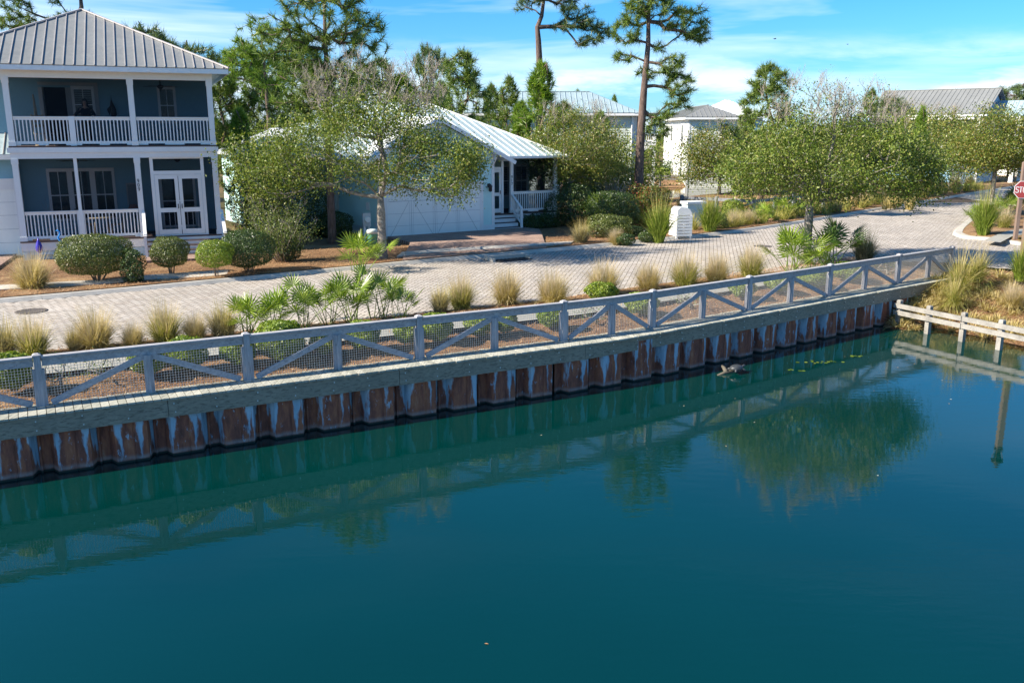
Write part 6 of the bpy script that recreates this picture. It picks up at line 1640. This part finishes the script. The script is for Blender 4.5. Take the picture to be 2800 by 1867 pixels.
for a in (('pine top showing just right of the porch roof apex, upper one', 392, 60, 42, 3, .62), ('pine top over the right slope of the porch roof, lower one', 505, 60, 92, 3, .75), ('dark pine top at the frame edge below the old pine limbs', 8, 64, 92, 3, .8),
          ('dense pine at the eave corner of the porch house', 600, 56, 165, 1, 1.0), ('second pine left of the bare trunk pine, taller and fuller', 668, 58, 105, 2, .95), ('small bright green young pine low beside the porch house', 652, 46, 290, 0, .95),
          ('full pine between the bare trunk pine and the big crowned pine', 800, 60, 90, 2, 1.0), ('dark pine behind the twiggy oak top', 1035, 60, 150, 2, .85), ('full green pine behind the left slope of the garage house roof', 545, 54, 235, 1, 1.05), ('broad pine filling the gap right of the bare trunk pine', 712, 64, 195, 2, 1.0), ('dark pine deep behind the broad oak crown', 865, 64, 150, 1, 1.1), ('bright pine between the big crowned pine and the round tuft pine', 960, 58, 190, 0, 1.2), ('bushy pine just left of the round tuft pine', 1098, 60, 195, 0, 1.1), ('short bright pine right of the round tuft pine', 1205, 66, 215, 0, 1.1), ('low dense pine below the tall sparse pine limbs', 1540, 60, 270, 1, 1.2), ('low pine between the two tall pine trunks', 1640, 62, 300, 0, 1.2), ('short pine between the white house and the round oak', 2045, 74, 290, 1, 1.1),
          ('slender pine ending in one round tuft above the garage roof ridge', 1172, 62, 98, 3, .40),
          ('dense pointed young pine behind the garage roof ridge', 1262, 54, 128, 2, .82), ('short young pine right of the dense pointed pine', 1345, 60, 222, 1, .8), ('small pine with upright candles left of the tall sparse pine', 1392, 58, 200, 1, .75),
          ('bright young pine standing against the tall sparse pine trunk', 1482, 50, 160, 0, .95), ('low pine filling in at the garage house hip', 1425, 52, 270, 0, 1.0), ('pine top peeking over the pale house ridge, left one', 1580, 92, 240, 1, .6), ('tiny pine top peeking over the pale house ridge, right one', 1680, 98, 255, 1, .5),
          ('dark dense pine behind the round live oak top', 2108, 60, 165, 2, .95), ('pine half hidden by the round oak twigs', 2385, 78, 235, 1, .75), ('pale pine over the left end of the blue gable house roof', 2440, 90, 252, 3, .7), ('round topped pine over the long grey gabled roof', 2600, 105, 236, 3, .9), ('umbrella crowned pine beyond the white columned porch house', 2790, 95, 215, 3, 1.0), ('small bright pine sprig before the blue gable house eave', 2525, 60, 285, 0, .55)):
    young(*a)
# a far wood that closes the horizon
P = []
for k in range(130):
    u = -500 + k * 30 + rng.uniform(-12, 12); Y = rng.uniform(125, 165); x, z = AT(u, rng.uniform(318, 342), Y)
    P.append(blob((x, Y, z * .55), (2.6, 2.4, z * .45), 26))
P = np.concatenate(P)
setp(link('far_woods', np_mesh('far_woods', leaves_np(P, 12, .7, .55), 4, M['oakleaf'])), 'far dark green woods closing the horizon behind the houses', 'woods', None, 'stuff')

# ------------------------------------------------------------------ clipped shrubs in the front yard
GT = 'clipped shrubs before the porch house'
shrub('largest clipped shrub, a wide flattened dome beside the tan grass and the porch skirt', gz0(268, 772), (1.12, .95, .62), 'box', 15000, .045, .30, 'clipped_shrub', group=GT, lump=.11, rz=.4, nst=12)
shrub('loose unclipped shrub between the wide dome and the ball shrub', gz0(368, 776), (.34, .34, .52), 'darkshrub', 2200, .055, .04, 'loose_shrub', lump=.25)
shrub('clipped ball shrub directly in front of the porch steps', gz0(470, 752), (.60, .56, .50), 'box', 6500, .042, .30, 'clipped_shrub', group=GT, lump=.11)
shrub('lime green ball shrub on a single pale stem', gz0(592, 762), (.58, .54, .44), 'lime', 5000, .042, .40, 'clipped_shrub', group=GT, lump=.11, nst=3)
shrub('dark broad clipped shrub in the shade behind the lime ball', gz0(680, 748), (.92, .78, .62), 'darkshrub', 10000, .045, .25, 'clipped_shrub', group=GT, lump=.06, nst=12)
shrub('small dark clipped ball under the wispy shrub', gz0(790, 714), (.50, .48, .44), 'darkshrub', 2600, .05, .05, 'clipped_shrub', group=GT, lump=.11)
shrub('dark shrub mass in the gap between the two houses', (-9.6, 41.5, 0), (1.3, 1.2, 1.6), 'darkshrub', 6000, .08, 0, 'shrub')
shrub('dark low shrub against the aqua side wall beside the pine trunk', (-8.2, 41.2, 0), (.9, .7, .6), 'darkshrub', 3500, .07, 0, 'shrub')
shrub('tall shaded tree mass against the right flank of the porch house', (-11.3, 40.0, 0), (1.0, 1.6, 1.9), 'darkshrub', 7000, .08, 0, 'shrub')  # trees in shade; that shade is put into the dark leaf colour
# ------------------------------------------------------------------ shrubs behind the fence
GS = 'low shrubs along the fence'
rows_ = [  # u, v base, half width px, height px, material, density, label
    (35, 1052, 48, 86, 'lime', 1.0, 'lime topped shrub at the frame edge behind the first fence bay'),
    (165, 1078, 46, 92, 'yaupon', .22, 'almost leafless shrub just right of the first tall fence post'),
    (270, 1040, 52, 70, 'yaupon', .30, 'sparse spreading shrub behind the first rising brace'),
    (402, 1050, 52, 82, 'lime', .9, 'round shrub standing behind the second fence post'),
    (512, 1030, 52, 108, 'lime', .9, 'square topped shrub rising over the rail before the palmettos'),
    (650, 1006, 50, 78, 'lime', 1.0, 'shrub behind the tall post left of the palmettos'),
    (768, 990, 68, 112, 'lime', 1.1, 'largest lime shrub in front of the palmetto clump'),
    (893, 998, 44, 86, 'lime', .8, 'shrub left of the post below the palmetto clump, small leaved'),
    (990, 955, 46, 78, 'lime', .9, 'shrub rising over the rail right of the palmetto clump'),
    (1112, 958, 32, 70, 'lime', .8, 'narrow shrub tucked behind the post at the palmetto end'),
    (1190, 945, 46, 88, 'lime', 1.0, 'full lime shrub below the first tan grass pair'),
    (1305, 935, 36, 70, 'lime', .9, 'shrub behind the rising brace below the second tan grass'),
    (1382, 905, 30, 62, 'lime', .9, 'compact shrub right of the flush post below the third tan grass'),
    (1508, 918, 36, 76, 'lime', 1.0, 'upright shrub beside the tall post at the fence bend'),
    (1632, 900, 50, 74, 'yaupon', .35, 'sparse grey shrub behind the short bay at the fence bend'),
    (1645, 850, 42, 46, 'lime', .9, 'lime shrub on the road side of the footpath near the fence bend'),
    (1752, 876, 44, 76, 'lime', 1.0, 'round lime shrub behind the mesh just after the fence bend'),
    (1890, 868, 46, 72, 'yaupon', .32, 'thin shrub with few leaves, two bays after the fence bend'),
    (2030, 830, 34, 46, 'lime', .9, 'small lime shrub by the tall post below the yellow grass'),
    (2125, 836, 34, 66, 'lime', 1.0, 'leafy lime shrub in front of the bright palmetto'),
    (2220, 818, 46, 72, 'lime', 1.0, 'broad lime shrub below the dark palmetto'),
    (2318, 790, 42, 74, 'lime', 1.1, 'brightest lime shrub left of the tall grey grass'),
    (2425, 768, 40, 40, 'yaupon', .3, 'low thin shrub near the far end of the fence'),
]
sl_line = [resample(offs(fline, o_), .05) for o_ in (.85, 2.95)]
def on_line(pl, u):
    return min(pl, key=lambda p: abs(1400 + F * p[0] / (p[1] * math.cos(PITCH) + CH * math.sin(PITCH)) - u) + (0 if p[1] > 5 else 1e6))
for (u, v, hw_, hp, mat, den, lab) in rows_:
    far_ = 'road side' in lab
    x, y = on_line(sl_line[1 if far_ else 0], u); k = y / F; rx = hw_ * k * 1.05
    zt_ = AT(u, v - hp, y)[1]; zb_ = -.02; rz_ = max(.26, (zt_ - zb_) / 2)
    r = (rx, rx * .9, rz_)
    t = thing('shrub', lab, 'shrub', (x, y, -.03), rng.random() * 3, GS)
    n = int(7000 * den * (rx * rz_ * 3) / .5) + 300
    if den > .5: V = shrub_np(r, n, .058, .14, .30, .02)
    else:
        P = blob((0, 0, rz_), r, 26, .5); V = leaves_np(P, max(5, int(30 * den)), .09, .05)
        g_, _d = grow([(0, 0, -.05), (0, 0, .10)], [.035, .03], P, .006, .1, .05, 1.0, 0); g_.build('stems', M['oakbark'], t)
    link('foliage', np_mesh('foliage', V, 4, M[mat]), t)
    if den > .5: stems(r, .03, 6, .010).build('stems', M['stem'], t)

# ------------------------------------------------------------------ grasses
gm_tan = [grass_mesh('muhly_grass', 1000, .66, .62, ['tan', 'plume'], .60, .0065, 800, rb=.2) for _ in range(3)]
gm_olv = [grass_mesh('muhly_grass', 1000, .68, .55, ['olive', 'plume'], .55, .0065, 600, rb=.19) for _ in range(2)]
gm_gry = [grass_mesh('muhly_grass', 900, .68, .52, ['greygrass', 'tan'], .5, .0065, 300, rb=.18) for _ in range(2)]
gm_grn = [grass_mesh('muhly_grass', 950, 1.2, .32, ['greengrass', 'olive'], .6, .010, 160, rb=.16) for _ in range(2)]
gm_arch = [grass_mesh('muhly_grass', 420, 1.25, .75, ['olive', 'tan'], .75, .009, 160, rb=.12)]
kinds = {'tan': gm_tan, 'olv': gm_olv, 'gry': gm_gry, 'grn': gm_grn, 'arch': gm_arch}
def grass(u, v, s, kind, lab, z=.04, grp='grass clumps along the road', sz=1.0):
    s *= 1.06
    x, y = G(u, v, z); o = link('grass_clump', rng.choice(kinds[kind]), None, (x, y, z - .01), rng.random() * 6.28, (s, s, s * sz))
    return setp(o, lab, 'grass clump', grp)
GR_ = [
    (10, 978, .95, 'gry', 'dark grey grass clump at the frame edge above the first fence bay'), (92, 976, .95, 'olv', 'olive tan clump second from the frame edge above the first tall post'),
    (262, 952, 1.0, 'tan', 'wide tan grass clump below the manhole cover'), (205, 955, .55, 'gry', 'small grey tuft at the foot of the wide tan clump'), (366, 948, .62, 'tan', 'small golden clump right of the wide tan clump'),
    (452, 935, 1.0, 'olv', 'tall olive clump with an upright head left of the palmettos'), (535, 930, .7, 'tan', 'low spreading tan clump beside the tall olive clump'), (612, 922, .95, 'gry', 'greyish clump touching the left end of the palmettos'),
    (1262, 842, 1.0, 'olv', 'olive headed clump right of the palmetto clump with a grey neighbour'), (1205, 852, .8, 'gry', 'low dark grey clump beside the olive headed clump'), (1385, 828, 1.05, 'tan', 'tan clump in the road side row, second after the palmettos'),
    (1512, 830, 1.05, 'tan', 'tall tan clump in the middle of the road side row'), (1650, 806, 1.15, 'tan', 'widest plumed tan clump below the storm drain'), (1772, 792, .95, 'tan', 'pale feathery clump between the widest clump and the yellow green one'),
    (1872, 782, 1.15, 'olv', 'yellow green plumed clump standing over the rail'), (1958, 772, 1.05, 'tan', 'pinkish feathery clump before the yellow clump'), (2052, 757, 1.15, 'olv', 'bright yellow olive clump left of the bright palmetto'),
    (2362, 712, 1.25, 'gry', 'tall dark grey clump near the fence end beyond the brightest shrub'),
    (90, 792, 1.25, 'tan', 'large shaggy tan clump in front of the porch house at its garage side'),
    (1588, 668, 1.15, 'gry', 'upright greyish green clump at the driveway edge'), (1682, 668, .75, 'tan', 'small pale clump between the grey shrub and the green clumps'), (1800, 662, 1.25, 'grn', 'vivid green fountain grass left of the slatted bin'),
    (1940, 638, 1.2, 'grn', 'vivid green fountain grass right of the slatted bin'), (2005, 624, .95, 'olv', 'olive clump right of the second green fountain grass'), (2045, 618, .9, 'olv', 'olive clump nearest the far palmettos'),
    (2190, 590, 1.0, 'olv', 'olive clump just left of the oak trunk across the road'), (2285, 585, 1.1, 'gry', 'grey green clump right of the oak fork across the road'), (2350, 570, 1.1, 'tan', 'pale clump under the oak crown edge across the road'), (2420, 556, 1.1, 'olv', 'olive clump at the shaded kerb past the oak'), (2480, 548, 1.2, 'gry', 'grey clump at the shaded kerb by the road bend'), (2560, 532, 1.4, 'olv', 'large olive clump on the road bend'), (2610, 520, 1.5, 'gry', 'brown grey clump at the tip of the road bend'), (2650, 512, 1.3, 'olv', 'last olive clump beyond the road bend'),
]
for a in GR_: grass(*a)
for a in ((2688, 640, 1.3, 'grn', 'bright yellow green grass at the tip of the corner bed'), (2745, 622, 1.0, 'olv', 'olive grass behind the corner bed tip')): grass(*a, z=.2, grp='grasses of the corner bed')
BK = 'grasses on the canal bank'
for (x, y, z, s, k, lab) in ((15.0, 29.7, -.45, .95, 'arch', 'arching green tan grass hanging over the seawall end'), (15.9, 30.3, -.25, .85, 'arch', 'arching grass at the last fence post'), (17.2, 30.0, -.15, .9, 'grn', 'green tuft at the top of the bank below the pavement'), (18.0, 28.6, -.4, 1.2, 'arch', 'large yellow green arching grass at the top of the bank'), (17.3, 27.2, -.75, .9, 'tan', 'dry tan grass low on the bank'), (16.0, 28.2, -.7, .85, 'tan', 'straw coloured grass in the middle of the bank'), (18.6, 27.3, -.6, 1.1, 'gry', 'grey matted grass by the frame edge on the bank'), (14.4, 28.8, -.8, .7, 'arch', 'limp grass beside the piles at the foot of the bank'), (19.0, 29.2, -.2, 1.2, 'olv', 'olive grass beneath the lamp post')):
    setp(link('grass_clump', rng.choice(kinds[k]), None, (x, y, z), rng.random() * 6.28, s), lab, 'grass clump', BK)
# uncountable low cover: along the far kerb past the bin, and dry grass on the canal bank
def tufts(n, H, spread, mats, w_): 
    me = grass_mesh('tmp_tuft', n, H, spread, mats, .55, w_, 0); v_ = np.zeros(len(me.vertices) * 3, np.float32); me.vertices.foreach_get('co', v_); bpy.data.meshes.remove(me); return v_.reshape(-1, 4, 3)
tv = [tufts(70, .75, .6, ['tan'], .011) for _ in range(3)]
kfar = [p for p in KR if 9 < p[0] < 40]; P = []
for k in range(150):
    i = rng.randrange(len(kfar) - 1); a_ = Vector(kfar[i]); d_ = (Vector(kfar[i + 1]) - a_).normalized(); o_ = .7 + 2.6 * rng.random(); p_ = a_ + Vector((-d_.y, d_.x)) * o_ + d_ * rng.random()
    P.append(rng.choice(tv) * rng.uniform(.6, 1.25) + np.array([p_.x, p_.y, yardz(o_, p_.x, p_.y)]))
setp(link('kerbside_cover', np_mesh('kerbside_cover', np.concatenate(P), 4, M['olive'])), 'loose olive ground cover grass filling the far kerbside bed past the bin', 'ground cover', None, 'stuff')
P = []
for k in range(170):
    p_ = pk_bank(); P.append(rng.choice(tv) * np.array([1.5, 1.5, .55]) * rng.uniform(.45, .9) + np.array(p_))
setp(link('bank_grass', np_mesh('bank_grass', np.concatenate(P), 4, M['tan'])), 'matted dry tan grass lying over the canal bank', 'grass', None, 'stuff')
# golden grass of the far bank, uncountable
P = []; V0 = grass_mesh('tmp_far', 60, .8, .45, ['tan', 'plume'], .4, .02, 0)
vv = np.zeros(len(V0.vertices) * 3, np.float32); V0.vertices.foreach_get('co', vv); vv = vv.reshape(-1, 4, 3); bpy.data.meshes.remove(V0)
for k in range(150):
    P.append(vv + np.array([rng.uniform(8, 26), rng.choice((rng.uniform(81.5, 87), rng.uniform(81.5, 87), rng.uniform(55, 57.5))), .1]))
setp(link('golden_grass', np_mesh('golden_grass', np.concatenate(P), 4, M['tan'])), 'golden grass covering the far bank of the pond', 'grass', None, 'stuff')

# ------------------------------------------------------------------ palmettos
pmv = [palm_mesh('fronds', 14, 'palm', .88, .50), palm_mesh('fronds', 14, 'palm_b', .80, .52), palm_mesh('fronds', 16, 'palm_d', .85, .50), palm_mesh('fronds', 11, 'palm', .98, .46)]
def palm(loc, var, s, lab, grp='palmettos'):
    t = thing('palmetto', lab, 'palmetto', loc, rng.random() * 6.28, grp); s *= .97; t.scale = (s, s, s)
    link('fronds', pmv[var][0], t); link('stalks', pmv[var][1], t); return t
for (u, v, var, s, lab) in ((682, 915, 1, .95, 'first palmetto of the long clump, over the square topped shrub'), (755, 905, 1, 1.0, 'yellow green palmetto of the long clump, above the largest lime shrub'), (835, 898, 3, 1.05, 'palmetto of the long clump just right of the yellow green one'), (900, 885, 0, 1.0, 'palmetto at the middle of the long clump'), (962, 880, 0, 1.1, 'tallest palmetto of the long clump'), (1035, 868, 3, 1.15, 'palmetto of the long clump with upright dark fans'), (1095, 876, 3, .85, 'smallest palmetto ending the long clump beside the olive grass'),
                            (985, 742, 1, 1.3, 'palmetto at the foot of the broad live oak'), (2165, 745, 1, 1.5, 'bright palmetto in front of the round oak trunk'), (2225, 742, 1, .8, 'small bright palmetto right of the round oak trunk'), (2268, 728, 2, 1.6, 'dark palmetto behind the round oak trunk'),
                            (2085, 612, 1, 1.1, 'bright palmetto across the road behind the oak crown edge'), (2140, 600, 1, 1.2, 'second bright palmetto across the road, nearer the oak trunk'), (2400, 545, 0, 1.2, 'palmetto at the shaded kerb across the road'), (2545, 522, 0, 1.3, 'palmetto behind the grasses of the road bend')):
    palm(gz0(u, v, .05), var, s, lab)
for (u, v, var, s, lab) in ((2672, 618, 1, 1.0, 'bright palmetto left of the corner bed tree'), (2745, 600, 0, 1.2, 'palmetto right of the corner bed tree'), (2780, 585, 2, 1.5, 'big dark palmetto by the stop sign post')):
    palm(G(u, v, .2) + (.18,), var, s, lab)
# ------------------------------------------------------------------ planting between the garage house and the slatted bin
shrub('grey green spreading shrub right of the driveway grass', gz0(1665, 650), (1.0, .8, .5), 'box', 5000, .06, .05, lump=.2)
shrub('small dark mound nearest the kerb between the grasses', gz0(1710, 668), (.42, .36, .24), 'darkshrub', 1500, .055, .0); shrub('small dark mound behind the kerb mound', gz0(1735, 645), (.42, .36, .24), 'darkshrub', 1500, .055, .0); shrub('small dark mound beside the fountain grass', gz0(1768, 660), (.38, .34, .22), 'darkshrub', 1300, .055, .0)
shrub('large dark shrub behind the fountain grass', (5.0, 44.5, 0), (1.3, 1.1, .95), 'darkshrub', 7000, .07, 0)
shrub('dark shrub below the porch railing of the garage house', H2(8.6, .45, 0), (.75, .4, .36), 'darkshrub', 1800, .07, 0, lump=.25); shrub('dark fern like shrub at the handrail of the garage house', H2(7.7, .35, 0), (.6, .4, .34), 'darkshrub', 1500, .08, 0, lump=.3)
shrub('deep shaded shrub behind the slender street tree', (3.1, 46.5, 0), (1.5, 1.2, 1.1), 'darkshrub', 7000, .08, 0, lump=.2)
shrub('tall tangled shrub with pale twigs under the tall pine', (5.6, 49, 0), (1.4, 1.2, 1.5), 'oakleaf2', 6000, .09, 0, lump=.3)
shrub('red berried shrub left of the pond fence', (6.9, 46.0, 0), (1.1, 1.0, 1.0), 'berry', 6500, .075, .1, lump=.28)
spikes(blob((5.0, 47.5, 1.5), (1.6, .9, .5), 30), 5, .9, .011)
b = spikes(blob((4.9, 47.6, 1.3), (1.5, .8, .5), 30), 5, .9, .010); setp(b.build('bare_brush', M['twig']), 'tangle of bare grey brush between the palmetto and the tall pine', 'brush')
palm((4.6, 45.6, .2), 1, 1.5, 'bright palmetto in the thicket behind the grey green shrub')
shrub('olive shrub beside the utility cabinet', gz0(1962, 628), (.45, .4, .42), 'box', 1800, .06, 0); shrub('lime shrub behind the second fountain grass', gz0(2002, 600), (.6, .5, .55), 'lime', 2400, .07, 0)
for (x, y, r, m, lab) in ((12.2, 86, .9, 'lime', 'lime shrub on the golden bank left of the bare pole'), (15.4, 88, 1.1, 'darkshrub', 'dark round shrub behind the bare pole'), (13.9, 84.5, .8, 'lime', 'lime shrub at the water side of the golden bank')):
    shrub(lab, (x, y, .2), (r, r, r * .8), m, 900, .16, 0)
# reeds of pads near the seawall
b = MB()
for (u, v, k) in ((2230, 990, 8), (2270, 988, 8), (2340, 975, 7), (2175, 1012, 6)):
    x, y = G(u, v, WZ)
    for _ in range(k):
        px, py, r = x + rng.gauss(0, .2), y + rng.gauss(0, .07), rng.uniform(.02, .06); n = 7; b.add([(px + r * math.cos(j * 2 * PI / n), py + r * math.sin(j * 2 * PI / n), WZ + .004 + .001 * _) for j in range(n)], [tuple(range(n))])
setp(b.build('floating_weed', M['lime']), 'faint green weed floating in small patches near the piles', 'weed', None, 'stuff')
